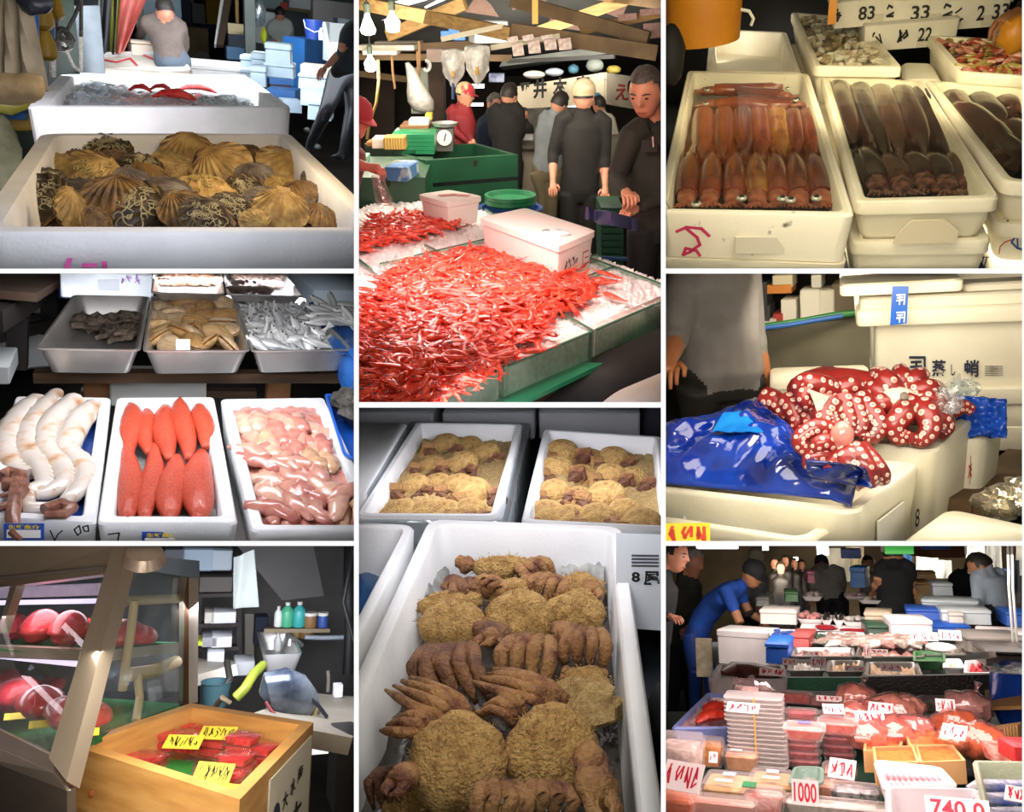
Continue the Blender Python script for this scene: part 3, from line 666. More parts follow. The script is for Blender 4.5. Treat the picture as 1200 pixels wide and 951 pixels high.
 for i,(x,y_,w,h,c_,lb)in enumerate(((215,30,14,30,'55606a','dim grey locker in the far alley, leftmost'),(232,27,12,18,'8f8f8a','grey box in the far alley'),(249,28,13,24,'c79a2a','yellow crate stack in the far alley'),(241,34,10,14,'2b4f8a','small dark blue bundle in the far alley'),(222,18,8,12,'3a4e86','blue bundle hanging in the far alley'))):
  bx(x,y_,11+i*.3,w,h,.4,'alley_stock',M('alley_c%d'%i,c_,r=.8),lb,'goods',group='goods in the far alley')
 for i,(x,w,h,c_)in enumerate(((213,4,20,'6f7f8f'),(226,3,22,'c9c4b8'),(234,5,22,'2f3a66'),(244,4,20,'9f8f4f'))):bx(x,20,12.5,w,h,.05,'hanging_coat',M('coat%d'%i,c_,r=.9),['grey blue coat hanging in the far alley','pale coat hanging in the far alley','navy coat hanging in the far alley','khaki coat hanging in the far alley'][i],'coat')
 g=G().slab([P.dep(252,52,6.2),P.dep(262,52,6.2),P.dep(273,-12,6.5),P.dep(262,-12,6.5)],.03);put(P,'leaning_board',g,M('brown_board','4a3a2c','3a2d22',sc_=6,r=.8),'dark brown board leaning in the alley','board')
 g=G().slab([P.dep(251,52,6.15),P.dep(253,52,6.15),P.dep(264,-12,6.45),P.dep(260,-12,6.45)],.03);put(P,'white_batten',g,M('white_batten','c9c9c4',r=.8),'white batten along the leaning brown board','batten')
 bx(278,30,6.6,3,45,.03,'wooden_stick',M('light_stick','b98f4d',r=.7),'light wooden stick beside the leaning board','stick')
 bx(278,40,6.4,20,10,.15,'foam_block',M('cream_block','d8c79a',r=.8),'cream foam block on the low stand in the alley','box');bx(277,62,6.4,17,21,.15,'low_stand',M('dark_stand','39404a',r=.8),'dark low stand carrying the cream block','stand')
 bx(275,69,6.2,17,12,.15,'blue_crate',M('teal_blue_crate','3b6487',r=.6),'blue plastic crate under the low stand','crate')
 bx(293,70,6.0,10,85,.1,'grey_pillar',M('pillar_grey','5a625c','454c48',sc_=4,r=.7),'grey green pillar in the middle of the alley','pillar')
 # right-hand stall
 LB=M('light_wall','b9c4c6','98a3a6',sc_=2,r=.8)
 o=put(P,'wall_right',G().slab([P.dep(297,75,9.5),P.dep(440,75,9.5),P.dep(440,-60,9.5),P.dep(297,-60,9.5)],.05),LB);tag(o,kind='structure')
 bx(335,12,8.6,60,3,.3,'shelf',M('shelf_wood','8f7a58',r=.7),'wooden shelf on the back wall of the stall','shelf')
 for i,(x,w,h,c_)in enumerate(((317,22,10,'a9cdd0'),(331,8,6,'d05a4a'),(352,26,14,'e6eef0'))):bx(x,10,8.5,w,h,.2,'shelf_box',M('shelfbox%d'%i,c_,r=.7),['pale teal box on the stall shelf','small red box on the stall shelf','long white box on the stall shelf'][i],'box')
 bx(389,40,8.4,46,32,.3,'white_carton',M('pinkish_carton','dcdad8',r=.8),'large white carton behind the blue bin','box');bx(385,22,8.45,22,13,.2,'white_carton',FOAM,'small white carton at upper right of the stall','box')
 bx(404,34,7.5,20,10,.2,'printed_carton',M('printed_carton','b9c4d8','d2586a',sc_=9,r=.7,sharp=(.6,.7)),'pale carton with red and blue print above the walking man','box')
 put(P,'clear_bag',blob(P.dep(303,15,6.2),(.045,.04,.085),.3,8,5),film('milky_bag','e8f0f2',.5,.2,bump=.6,bs=20),'clear plastic bag hanging on the pillar','bag')
 bx(308,50,7.2,22,30,.2,'white_machine',M('machine_white','cfd6d4',r=.5),'white machine beside the pillar','machine')
 y=7.0
 J=dict(hip=(330,50,y),neck=(328,22,y),head=(328,16,y-.05),sl=(317,28,y),sr=(340,27,y),el=(313,40,y),hl=(320,46,y-.2),er=(342,38,y),hr=(344,44,y-.2))
 person(P,'far man in a pale shirt turned away by the shelf',J,M('pale_shirt','b3bcb4','9fa89f',sc_=10,r=.9),M('blue_trousers','2f4468',r=.8),face=(0,1,0),s=.42,voxel=.025)
 put(P,'yellow_green_bag',blob(P.dep(309,42,6.3),(.022,.02,.045),.4,9,2),M('lime_bag','c3d02c',r=.5),'lime yellow bag on the machine beside the pillar','bag')
 g=G();c=P.at(349,114,-1.0)
 BB=M('blue_bin','1f5f9f','1a5088',sc_=4,r=.45)
 yb=5.6;a,b,c_=P.dep(332,112,yb),P.dep(356,117,yb-.15),P.dep(385,85,yb+.3);a2,b2,c2=P.dep(332,42,yb),P.dep(357,46,yb-.15),P.dep(385,48,yb+.3);d_,d2=P.dep(362,80,yb+.5),P.dep(362,43,yb+.5)
 g.hexa([a,b,c_,d_,a2,b2,c2,d2]);put(P,'blue_bin',g,BB,'tall blue plastic bin with a blue bucket on top','bin',smooth=0)
 c=P.dep(367,46,5.5);T=Thing(P,'blue_bucket','dark blue bucket standing on the tall blue bin','bucket',c);T.part('body',G().lathe([(.042,0),(.055,.1),(.058,.1),(.058,.105),(.052,.105),(.04,.01)],16),M('bucket_blue','22459a',r=.35),loc=(0,0,0));T.part('handle',G().tube([(-.055,0,.1),(-.05,-.03,.06),(0,-.05,.04),(.05,-.03,.06),(.055,0,.1)],.003,6),WHITE,loc=(0,0,0))
 put(P,'white_bottle',G().lathe([(.012,0),(.014,.04),(.006,.055),(.006,.065)],10),WHITE,'small white bottle beside the blue bucket','bottle',loc=P.dep(376,47,5.4))
 fb=[(327,76,5.0,27,22,'top'),(328,90,5.0,32,15,'middle'),(292,84,5.2,15,17,'left'),(305,88,5.1,16,23,'a'),(304,100,4.9,17,20,'b'),(291,92,5.1,14,9,'c')]
 for i,(x,y_,yy,w,h,n)in enumerate(fb):lidbox(P,P.dep(x,y_,yy),(w*yy/F,.16,h*yy/F),-12,label=['topmost white foam box of the stack by the blue bin','wide white foam box under the topmost one by the blue bin','small white foam box at the left of the stacks','white foam box in the narrow stack, upper one','white foam box in the narrow stack, lower one','lowest small white foam box at the left of the stacks'][i],mat=M('bluish_foam','b9ccd4','a8bcc6',sc_=6,r=.8),group='foam boxes by the blue bin',lid=.3)
 bx(328,98,4.9,25,6,.15,'blue_flat_box',BB,'flat blue cover under the white foam boxes','lid');bx(327,104,4.9,22,7,.14,'brown_crate',M('red_brown_crate','4a2c24',r=.7),'red brown crate under the blue lid','crate')
 bx(332,115,4.7,30,10,.2,'blue_sheet',BB,'blue plastic sheet on the floor by the boxes','sheet',-15);bx(340,130,4.5,20,12,.15,'grey_foam_box',M('grey_foam','9fb0bc',r=.8),'grayish foam box at the foot of the blue bin','box')
 wb=[(372,122,4.4,34,24),(371,103,4.4,36,15),(376,138,4.3,26,20)]
 for i,(x,y_,yy,w,h)in enumerate(wb):lidbox(P,P.dep(x,y_,yy),(w*yy/F,.22,h*yy/F),-14,label=['grey white foam box in front of the walking man, middle','grey white foam box under the cardboard tray','lowest grey white foam box in front of the walking man'][i],mat=M('bluish_foam','cfe0e6'),group='boxes by the walking man')
 bx(372,91,4.4,32,13,.2,'cardboard_tray',M('pale_cardboard','c9b7a4',r=.85),'pale cardboard tray under the walking man\'s hand','box',-14)
 bx(394,72,5.2,22,38,.2,'white_cabinet',M('cab_white','c7d0d2',r=.7),'white cabinet behind the walking man','cabinet')
 y=3.9
 J=dict(hip=(408,84,y),neck=(425,22,y),head=(432,4,y),sl=(408,40,y-.05),sr=(440,40,y),el=(400,60,y-.1),hl=(383,78,y-.15),kl=(380,135,y-.1),fl=(362,172,y),kr=(412,130,y),fr=(402,178,y-.1))
 person(P,'man in dark clothes walking at the right, cut off by the frame',J,M('dark_grey_shirt','2f3a3e','262f33',sc_=9,r=.8),M('black_waders','1b1c20','111215',sc_=8,r=.4),face=(-1,0,-.2),voxel=.015,sleeve='short',s=.48)
 for i,(x,y_,z_)in enumerate(((360,152,3.7),(372,172,3.2))):put(P,'floor_stone',blob(P.at(x,y_,-.62),(.02,.018,.013),.3,6,i),M('wet_stone','6a6a66',r=.3),['small wet grey lump on the dark floor','second grey lump on the floor near the box corner'][i],'stone')
 # area lights added over the boxes and alley, no fixtures of the hall
 light(P,P.dep(360,30,1.75),(-.5,.35,-1),(.35,.4),3.4,'ffe0b4')
 light(P,P.dep(150,2,1.05),(.05,.8,-.6),(.4,.25),2.9,'e6ebff')
 light(P,P.dep(70,-10,2.6),(-.2,.9,-.5),(.8,.5),6.5,'f4f2ff')
 light(P,P.dep(250,-5,4.2),(0.1,.7,-.8),(1.2,1.0),22,'eef4ff')
 light(P,P.dep(330,-20,5.5),(0.1,.6,-.8),(1.2,1.2),14,'f2f8ff')
panel1()
# ================================================================ compartment 2: red shrimp on ice, fish market hall behind
def panel2():
 P=P2;rr=random.Random(22);zi=-.9
 PICE=M('pink_lit_ice','fbf4f4','e6dcdc',sc_=70,r=.35,bump=.7,bs=70)  # white ice tinted with the pink lamp light
 hall=M('hall_back','3a332c','221d19',sc_=1.2,r=.9)
 o=put(P,'wall_back',G().slab([P.dep(380,330,9.6),P.dep(800,330,9.6),P.dep(800,60,9.6),P.dep(380,60,9.6)],.1),hall);tag(o,kind='structure')
 o=put(P,'ceiling',G().slab([P.dep(380,105,10),P.dep(800,105,10),P.dep(800,-70,7.0),P.dep(380,-70,7.0)],.08),M('hall_ceiling','7d7d78','5c5b56',sc_=1.5,r=.9));tag(o,kind='structure')
 o=put(P,'floor',G().slab([(-3,2.5,-1.9),(4,2.5,-1.9),(4,10,-1.9),(-3,10,-1.9)],.05),DARKF);tag(o,kind='structure')
 o=put(P,'wall_left',G().slab([P.dep(380,330,8.9),P.dep(462,330,8.9),P.dep(462,92,8.9),P.dep(380,92,8.9)],.1),M('brown_wall','4c3f37','3a302a',sc_=2,r=.9));tag(o,kind='structure')
 # skylights
 SKY=M('skylight_panel','f4f8ff',emit=1.6)
 for i,q in enumerate((((462,2),(492,-6),(508,-2),(473,8)),((452,23),(478,12),(484,15),(447,24)),((590,37),(602,32),(614,36),(601,41)),((497,8),(520,-4),(524,-1),(499,10)))):
  o=put(P,'window_%d'%(i+1),G().slab([P.dep(x,y,7.9)for x,y in(q[3],q[2],q[1],q[0])],.02),SKY);tag(o,kind='structure')
 WOOD=M('beam_wood','a8854e','866638',sc_=5,r=.7,stretch=(1,8,8));WOODD=M('beam_wood_dark','7a6244','5d4a33',sc_=5,r=.8);PALE=M('pale_batten','d8d0b8','c4ba9f',sc_=5,r=.8)
 bl=[((420,3,7.2),(600,40,6.6),.09,.09,WOOD,'long yellow roof beam running over the lamps'),((600,36,6.6),(770,62,6.4),.07,.1,WOODD,'long brown roof beam over the shop sign'),((455,42,7.4),(545,4,7.2),.07,.09,WOOD,'beam slanting up behind the lamps'),((600,0,6.9),(760,45,6.6),.09,.09,WOODD,'thick roof beam at upper right'),((610,45,7.0),(740,-3,7.0),.06,.08,WOOD,'beam slanting up across the ceiling at right'),
  ((627,-12,6.4),(627,28,6.4),.045,.04,M('yellow_post','d3b055',r=.6),'short bright yellow post hanging from the roof'),((517,46,6.6),(590,30,6.6),.03,.035,PALE,'pale batten below the long beam, left one'),((575,56,6.5),(656,42,6.5),.03,.035,PALE,'pale batten carrying the white cards'),((680,36,6.8),(775,15,6.8),.05,.06,WOOD,'beam behind the pink papers at right'),((420,58,7.6),(560,52,7.6),.06,.06,WOODD,'horizontal beam over the hanging nets, upper'),((420,66,7.5),(600,68,7.5),.05,.05,WOODD,'horizontal beam over the hanging nets, lower'),((420,86,8),(505,96,8),.05,.05,WOODD,'low beam at the left of the hall'),((680,-8,7),(775,6,7),.06,.06,WOODD,'beam at the upper right corner of the hall')]
 for a,b,w,h,m,lb in bl:beam(P,a,b,w,h,m,'roof_beam',lb,'beam')
 for i,(x,y,w,h,yy)in enumerate(((455,58,60,5,7.4),(468,54,48,5,7.9),(448,63,36,4,7.3),(540,62,30,4,7.7))):bx(P,x,y,yy,w,h,.3,'stored_board',M('stored_white','cfc8ba','b0a894',sc_=4,r=.8),['long white board stored on the roof beams','white board lying highest on the beams','short white board low on the beams','white board above the hand nets'][i],'board')
 for i,(x,y)in enumerate(((524,44),(539,47),(533,40))):bx(P,x,y,7.2,12,7,.15,'blue_bundle',M('blue_bundle','2f62a8',r=.6),['blue bundle stored on the beams, left','blue bundle stored on the beams, right','blue bundle stored on the beams, upper'][i],'bundle')
 bx(P,572,50,7.4,36,22,.3,'white_carton',M('grey_white','c5c8c8',r=.8),'grey white carton up on the roof beams','box',12)
 # lamps
 def bulb(px,py,y,r,lb,e,cone):
  c=P.dep(px,py,y);T=Thing(P,'hanging_lamp',lb,'lamp',c)
  T.part('glass_bulb',G().lathe([(r*.25,r*1.5),(r*.35,r),(r,-r*.5)if cone else(r*.95,.2*r),(r*.8,-r*.9),(r*.3,-r*1.1)],14),M('lit_bulb','fff6e0',emit=9),loc=(0,0,0));T.part('socket',G().lathe([(r*.4,r*1.4),(r*.45,r*2.4),(r*.2,r*2.7)],10),M('green_socket','2f3a2c',r=.5),loc=(0,0,0));T.part('cord',G().tube([(0,0,r*2.6),(r*.1,0,r*4)],r*.1,5),BLACK,loc=(0,0,0))
  ld=bpy.data.lights.new('bulb_light','POINT');ld.energy=e;ld.color=(1,.9,.72);ld.shadow_soft_size=r;lo=bpy.data.objects.new('bulb_light',ld);COL.objects.link(lo);lo.matrix_world=P.M@Matrix.Translation(c+V((0,-.05,-r*1.6)))
 bulb(431,30,5.2,.045,'left lit bulb hanging under the roof beam',14,True);bulb(460,27,5.2,.045,'right lit bulb hanging under the roof beam',14,False);bulb(434,75,7.0,.05,'lower lit bulb further back at the left',12,False)
 # papers and cards hanging
 WC=M('notice_paper','cfc9c0','b08f88',sc_=40,r=.9);PK=M('pink_notice','b5938a','a07d76',sc_=40,r=.9)
 for i,(x,y,w,h)in enumerate(((606,50,13,16),(625,47,14,16),(644,44,14,15),(661,44,15,15),(600,42,12,8),(618,40,13,8),(640,40,13,7))):
  put(P,'notice_card',G().slab([P.dep(x-w/2+2,y+h,6.3),P.dep(x+w/2+2,y+h-1,6.3),P.dep(x+w/2,y,6.3),P.dep(x-w/2,y+2,6.3)],.01),WC,'white notice card hanging under the pale batten' if i<4 else 'white card standing on top of the pale batten','card','notice cards on the batten')
 for i,(x,y,w,h)in enumerate(((738,34,24,17),(765,26,22,20),(735,15,22,10),(762,9,24,10))):put(P,'pink_notice',G().slab([P.dep(x-w/2,y+h,6.7),P.dep(x+w/2,y+h-2,6.7),P.dep(x+w/2,y,6.7),P.dep(x-w/2,y+2,6.7)],.01),PK,'pinkish printed sheet hanging at the upper right','sheet','pink sheets upper right')
 for i,q in enumerate((((545,14),(585,20),(575,5),(560,-8)),((640,30),(680,36),(672,20),(648,18)),((700,12),(728,22),(740,-5),(712,-8)),((600,12),(640,2),(645,-8),(605,-8)))):put(P,'ceiling_cloth',G().slab([P.dep(x,y,7.3)for x,y in q],.02),M('ceiling_cloth','8a6f62','6f584e',sc_=4,r=.95),['brown cloth slung under the roof beside the skylight','brown cloth slung under the roof above the sign','brown cloth slung under the roof at right','brown cloth slung under the roof at the top centre'][i],'cloth')
 # long pale duct over the sign
 g=G().hexa([P.dep(585,78,8.2),P.dep(735,60,7.6),P.dep(740,62,8.4),P.dep(590,82,8.8),P.dep(590,70,8.2),P.dep(735,50,7.6),P.dep(740,50,8.4),P.dep(590,70,8.8)]);put(P,'light_duct',g,M('duct_white','b9beb8','9da39d',sc_=3,r=.6),'long pale duct running over the shop sign','duct')
 beam(P,(595,72,7.5),(720,66,7.0),.03,.03,M('dark_pipe','2c2c2a',r=.5),'dark_pipe','dark pipe under the pale duct','pipe')
 # shop sign
 y=7.4;a,b,c,d=P.dep(596,128,y),P.dep(708,122,y-.3),P.dep(708,85,y-.3),P.dep(596,103,y)
 SG=M('sign_cream','d9d0b8','c9bfa4',sc_=3,r=.6)
 T=Thing(P,'shop_sign','long cream shop sign with black brush characters','sign',a);T.part('board',G().slab([a,b,c,d],.08),SG)
 for ch,x0,x1,y0,y1 in(('平',609,622,97,118),('井',625,641,93,116),('本',648,665,91,115),('店',674,691,88,112)):
  q=[P.dep(x0,y1,y-.16-(x0-596)*.0022),P.dep(x1,y1-1,y-.16-(x1-596)*.0022),P.dep(x1,y0-1,y-.16-(x1-596)*.0022),P.dep(x0,y0,y-.16-(x0-596)*.0022)];T.part('character',on_quad(text_g(ch,1,.004,.035),q),BLACK,smooth=0)
 e,f_=P.dep(745,128,y+.3),P.dep(745,90,y+.3);T2=Thing(P,'shop_sign','shorter cream sign face with dark red character turning the corner','sign',b);T2.part('board',G().slab([b+V((.02,0,0)),e,f_,c+V((.02,0,0))],.06),M('sign_cream_dim','b3ac98',r=.7))
 for ch,x0,x1,y0,y1,m in(('え',720,736,98,118,M('dark_red','7a2220',r=.6)),('▲',708.6,715,88,94,BLACK)):
  q=[P.dep(x0,y1,y-.02-.3),P.dep(x1,y1,y-.15),P.dep(x1,y0,y-.15),P.dep(x0,y0,y-.32)];T2.part('character',on_quad(text_g(ch,1,.004,.03),q),m,smooth=0)
 put(P,'blue_sticker',G().lathe([(.03,0),(.03,.005)],16,rot=rotm(x=90)),M('sticker_blue','2f82b8',r=.5),'round blue sticker at the corner of the shop sign','sticker',loc=P.dep(700,113,6.95))
 for i,(x,y0,w,h,c_,lb)in enumerate(((626,92,25,8,'d8d6d0','white foam box on top of the shop sign'),(650,89,20,8,'b8c4d6','pale blue and white bag on top of the shop sign'),(672,86,12,9,'4a7f96','teal and orange bundle on top of the shop sign'),(697,84,20,13,'99a39c','grey plastic sack on top of the shop sign'),(719,86,16,8,'b3a24a','yellow bag on top of the shop sign'))):
  g=blob((0,0,h*.0037),(w*.0036,.08,h*.0038),.15 if i else .02,10,i);put(P,'sign_top_bundle',g,M('bundle%d'%i,c_,r=.7),lb,'bundle',loc=P.dep(x,y0,7.3))
  # counter below the sign with tube light
 bx(P,622,233,6.6,34,68,.5,'counter',M('counter_cream','a89d88','94897a',sc_=3,r=.6),'cream shop counter behind the standing customers','counter');bx(P,700,230,6.9,110,70,.3,'counter',M('counter_dim','6b665a',r=.7),'dim long counter behind the man with the cap','counter')
 bx(P,622,168,6.5,40,4,.55,'worktop',M('counter_top','4a443c',r=.4),'dark top of the cream counter with papers on it','counter top');bx(P,617,163,6.4,14,4,.1,'white_dish',M('dish','d5dadb',r=.4),'white dish on the cream counter','dish')
 for i,(x0,x1,yy,h)in enumerate(((619,677,125,3.5),(549,567,103,4),(548,566,124,3))):bx(P,(x0+x1)/2,yy,7.6,x1-x0,h,.04,'tube_light',M('tube_lit','eaf4ff',emit=3),['long white tube light under the shop sign','short bluish tube light behind the man in red','lower short tube light behind the man in red'][i],'lamp')
 bx(P,654,160,7.9,70,32,.05,'shop_interior_board',M('shop_inner','8a8576','5d584e',sc_=8,r=.8),'brownish board inside the lit shop','board')
 bx(P,582,96,7.6,17,9,.08,'small_monitor',M('screen','3f4a6a','a9b4cc',sc_=14,r=.3,emit=.3),'small lit screen hanging beside the pillar','screen')
 bx(P,514,160,7.0,18,92,.15,'wooden_pillar',M('pillar_brown','5a4a40','45382f',sc_=4,r=.8),'brown pillar behind the weighing scale','pillar');bx(P,495,133,7.8,24,48,.05,'pale_poster_board',M('pale_board','9aa294','868e82',sc_=5,r=.8),'pale board behind the white net bag','board')
 # nets
 NET=M('white_net','d6d2cb','b9b5ae',sc_=30,r=.9,bump=.4,bs=60)
 def net(q,lb,hx,hy0,hy1):
  a,b,c,d,e=[P.dep(x,y,6.3)for x,y in q];T=Thing(P,'hand_net',lb,'net',e)
  f=lambda u,v:((a.lerp(b,u)).lerp(d.lerp(c,u),v)+V((0,0,-1))*(max(0,v-.55)*(.22-abs(u-.5)*.45))+V((0,-.1,0))*math.sin(PI*u)*math.sin(PI*min(1,v*.9+.1)))
  T.part('net',G().sheet(f,16,14,.008).disp(.012,25),NET);T.part('hoop',G().tube([a,a.lerp(b,.5)+V((0,0,.01)),b],.008,6),STEEL)
  T.part('handle',G().tube([P.dep(hx,hy0,6.28),P.dep(hx,(hy0+hy1)/2,6.28),P.dep(hx,hy1,6.28)],.01,8),M('net_handle','3d4f86',r=.5));T.part('ferrule',G().tube([P.dep(hx,hy0-8,6.22),P.dep(hx,hy0+2,6.22)],.012,8),M('ferrule','b98a3c',r=.5))
 net(((518,60),(545,60),(543,84),(520,84),(531,92)),'white hand net hanging upside down, left of the pair',531,88,116);net(((545,55),(573,55),(572,82),(547,82),(559,92)),'white hand net hanging upside down, right of the pair',559,86,96)
 g=G().loft([[P.dep(477+w*math.cos(t)+4*k,y_,6.0+.004*w*math.sin(t)*3)for t in np.linspace(0,2*PI,16,endpoint=False)]for k,(y_,w)in enumerate(((74,1.5),(82,4),(95,9),(108,13),(118,14),(128,11),(133,5)))],True,True).disp(.03,6);put(P,'net_bag',g,NET,'white fabric bag hanging to a broad bottom beside the pillar','bag')
 put(P,'white_hook',G().tube([P.dep(500+4*math.cos(t),77+6*math.sin(t),6.6)for t in np.linspace(-2,2.6,9)],.012,6),WHITE,'white hook shaped hanger beside the pillar','hook')
 put(P,'yellow_line',G().tube([P.dep(x,y_,7)for x,y_ in((443,70),(444,95),(441,120),(433,145),(430,163))],.012,6),M('yellow_cord','9a8448',r=.7),'long yellowish cord hanging at the left','cord')
 for i,(x,y0,y1)in enumerate(((459,60,104),(491,48,92),(489,60,95))):put(P,'hanging_rope',G().tube([P.dep(x,y0,7.2),P.dep(x+1,(y0+y1)/2,7.2),P.dep(x+(4 if i==0 else 0),y1,7.2)],.01,6),M('brown_rope','7a5a38',r=.8),['brown rope hanging left of the white bag','orange brown rope hanging right of the white bag','thin rope right of the white bag'][i],'rope')
 # green tank
 GR=M('green_tank','14492f','0f3a26',sc_=4,r=.4,bump=.05,bs=20);y=4.6
 fl,fr,bl_,br=P.dep(499,188,y),P.dep(607,181,y+.3),P.dep(427,172,y+.9),P.dep(560,168,y+1.3)
 dn=V((0,0,-.34));T=Thing(P,'green_tank','large dark green fish tank behind the ice','tank',(fl+br)/2+dn)
 g=G();
 for p,q in((fl,fr),(bl_,fl),(br,bl_),(fr,br)):
  n=((q-p).cross(V((0,0,1)))).normalized()*.035;g.hexa([p+dn-n,q+dn-n,q+dn,p+dn,p-n,q-n,q,p])
 T.part('walls',g,GR,smooth=0);T.part('bottom',G().slab([fl+dn*.35,fr+dn*.35,br+dn*.35,bl_+dn*.35],.02),M('dark_water','0c1512',r=.1));T.part('latch',G().box(P.dep(557,191,4.6),(.02,.02,.03)),M('latch','3a3a34',r=.4,metal=1))
 T.part('cover_board',G().slab([bl_+V((0,0,.02)),fl.lerp(bl_,.35)+V((0,0,.02)),fr.lerp(br,.55)+V((-.25,0,.02)),br+V((-.15,0,.02))],.02),M('green_cover','1c5238',r=.4))
 a,b=P.dep(416,208,4.25),P.dep(498,208,4.3);T=Thing(P,'green_box','lower green box at the left of the tank','box',a);T.part('front',G().hexa([a+V((0,0,-.25)),b+V((0,0,-.25)),b+V((0,.5,-.25)),a+V((0,.5,-.25)),a,b,b+V((0,.5,.02)),a+V((0,.5,.02))]),GR,smooth=0);T.part('latch',G().box(P.dep(455,213,4.22),(.02,.02,.04)),M('latch','3a3a34'))
 bx(P,472,208,4.3,26,16,.2,'blue_carton',M('blue_carton','3f6a9a','9aa9b0',sc_=10,r=.7,sharp=(.55,.6)),'blue printed carton standing on the green box','box',-10);bx(P,425,193,4.6,12,10,.2,'pale_green_box',M('pale_green','6f9f86',r=.6),'pale green box at the left edge','box')
 put(P,'cream_hose',G().tube([P.dep(x,y_,4.35)for x,y_ in((446,203),(455,193),(465,189),(474,191))],.008,6),M('cream_hose','a9a68a',r=.5),'cream hose curling over the green box','hose')
 GP=M('green_plastic','1f7a4f','1a6a44',sc_=5,r=.35)
 for k in range(5):bx(P,487,176-k*4.6,5.2,47,4.2,.3,'green_basket',GP,['lowest green basket in the stack on the tank','second lowest green basket on the tank','middle green basket in the stack on the tank','second highest green basket on the tank','topmost green basket in the stack on the tank'][k],'basket',group='green basket stack')
 bx(P,488,152,5.4,32,7,.25,'wooden_bowl',M('brown_bowl','6e4a2c',r=.6),'brown wooden tub on the green baskets','tub');bx(P,492,145,5.4,22,6,.15,'crumpled_paper',M('white_crumple','d3d0c9',r=.9),'white paper bundle in the wooden tub','paper');bx(P,503,140,5.5,7,7,.1,'yellow_pack',M('yellow_pack','c9a93a',r=.6),'yellow packet in the wooden tub','packet')
 bx(P,446,172,5.1,15,11,.15,'white_box',M('cream_box','d6c4b4',r=.8),'small cream box on the green tank','box');bx(P,464,174,5.0,24,14,.12,'wicker_basket',M('wicker','b5914a','8a6a30',sc_=20,r=.8,kind='wave'),'yellow wicker basket on the green tank','basket');bx(P,436,170,5.2,9,5,.1,'orange_box',M('orange_box','b5703c',r=.8),'small orange box on the green tank','box')
 c=P.dep(522,177,5.3);T=Thing(P,'weighing_scale','grey weighing scale with a round white dial','scale',c);T.part('body',G().box((0,0,.07),(.11,.09,.13),taper=.85),M('scale_grey','5a5a54',r=.5,metal=.3),loc=(0,0,0));T.part('dial',G().lathe([(.045,0),(.045,.012)],20,c=(0,-.047,.085),rot=rotm(x=90)),M('dial_white','d5d3cc',r=.4),loc=(0,0,0));T.part('needle',G().box((.005,-.063,.09),(.006,.004,.045),rotm(y=15)),BLACK,loc=(0,0,0));T.part('pan',G().lathe([(.02,.135),(.07,.145),(.08,.165),(.078,.165),(.065,.15)],18),STEEL,loc=(0,0,0))
 # foam boxes behind the ice
 def fbox(zr,px,h,lb,open_=False):
  q=quadz(P,zr,*px);T=Thing(P,'foam_box',lb,'box',(q[0]+q[2])/2-V((0,0,h)))
  T.part('body',G().tub(q,[(.01,zr-h,.02),(.002,zr-.03,.02)],k=2),M('pink_white_foam','eee0da',r=.8,bump=.1,bs=90));T.part('lid',G().tub(q,[(.002,zr-.03,.02),(-.004,zr-.026,.02),(-.004,zr-.004,.02),(.004,zr,.02)],k=2),M('pink_white_foam','eee0da'));return T,q
 T,q=fbox(-.78,((524,236),(564,229),(527,222),(491,227)),.12,'small closed foam box standing behind the upper shrimp pile');T.part('red_mark',on_quad(strokes([[(.2,.5),(.5,.6),(.8,.45)]],.2),[q[0].lerp(q[2],.35)+V((-.05,0,.002)),q[0].lerp(q[2],.35)+V((.1,0,.002)),q[0].lerp(q[2],.6)+V((.1,0,.002)),q[0].lerp(q[2],.6)+V((-.05,0,.002))]),M('faint_red','d98a84',r=.8))
 T,q=fbox(-.76,((655,287),(697,269),(616,243),(563,254)),.15,'large closed foam box behind the ice table');c=P.at(641,271,-.755);T.part('drain_hole',G().ell(c,(.02,.03,.004),None,12,6),M('grey_hole','6f6a5c',r=.6));T.part('ice_lump',blob(c+V((.03,-.03,0)),(.05,.03,.012),.4,8,2),ICE);fr_=[q[0],q[1]];dz=V((0,0,-1))
 T.part('print',on_quad(strokes(scribble(5,4),.06),[q[0].lerp(q[1],.12)+dz*.1+V((.004,-.006,0)),q[0].lerp(q[1],.5)+dz*.1+V((.004,-.006,0)),q[0].lerp(q[1],.5)+dz*.06+V((.004,-.006,0)),q[0].lerp(q[1],.12)+dz*.06+V((.004,-.006,0))]),M('grey_print','55504c',r=.7));T.part('red_print',on_quad(strokes([[(.1,.1),(.1,.9),(.9,.9)],[(.4,.5),(.9,.5)],[(.9,.1),(.5,.1)]],.1),[q[0].lerp(q[1],.62)+dz*.11+V((.004,-.006,0)),q[0].lerp(q[1],.8)+dz*.11+V((.004,-.006,0)),q[0].lerp(q[1],.8)+dz*.06+V((.004,-.006,0)),q[0].lerp(q[1],.62)+dz*.06+V((.004,-.006,0))]),M('rose_print','b5605c',r=.7))
 # tubs and green baskets on the floor
 put(P,'blue_tub',G().lathe([(.12,-.25),(.15,0),(.16,0),(.16,.015),(.14,.015),(.12,-.15)],24),M('tub_blue','1f3f78',r=.4),'round blue tub holding green baskets','tub',loc=P.dep(598,246,4.2))
 for k in range(2):put(P,'green_basket',G().lathe([(.11,0),(.125,.012),(.125,.03),(.11,.03),(.1,.01)],20),GP,'flat green basket in the blue tub, '+('lower one' if k==0 else 'upper one'),'basket','baskets in the blue tub',loc=P.dep(598,240-k*5,4.15))
 for k in range(9):bx(P,714,304-k*7.6,4.0,26,7,.25,'green_crate',M('green_crate','0f3d2a',r=.5),'dark green crate in the stack on the floor','crate',group='green crate stack')
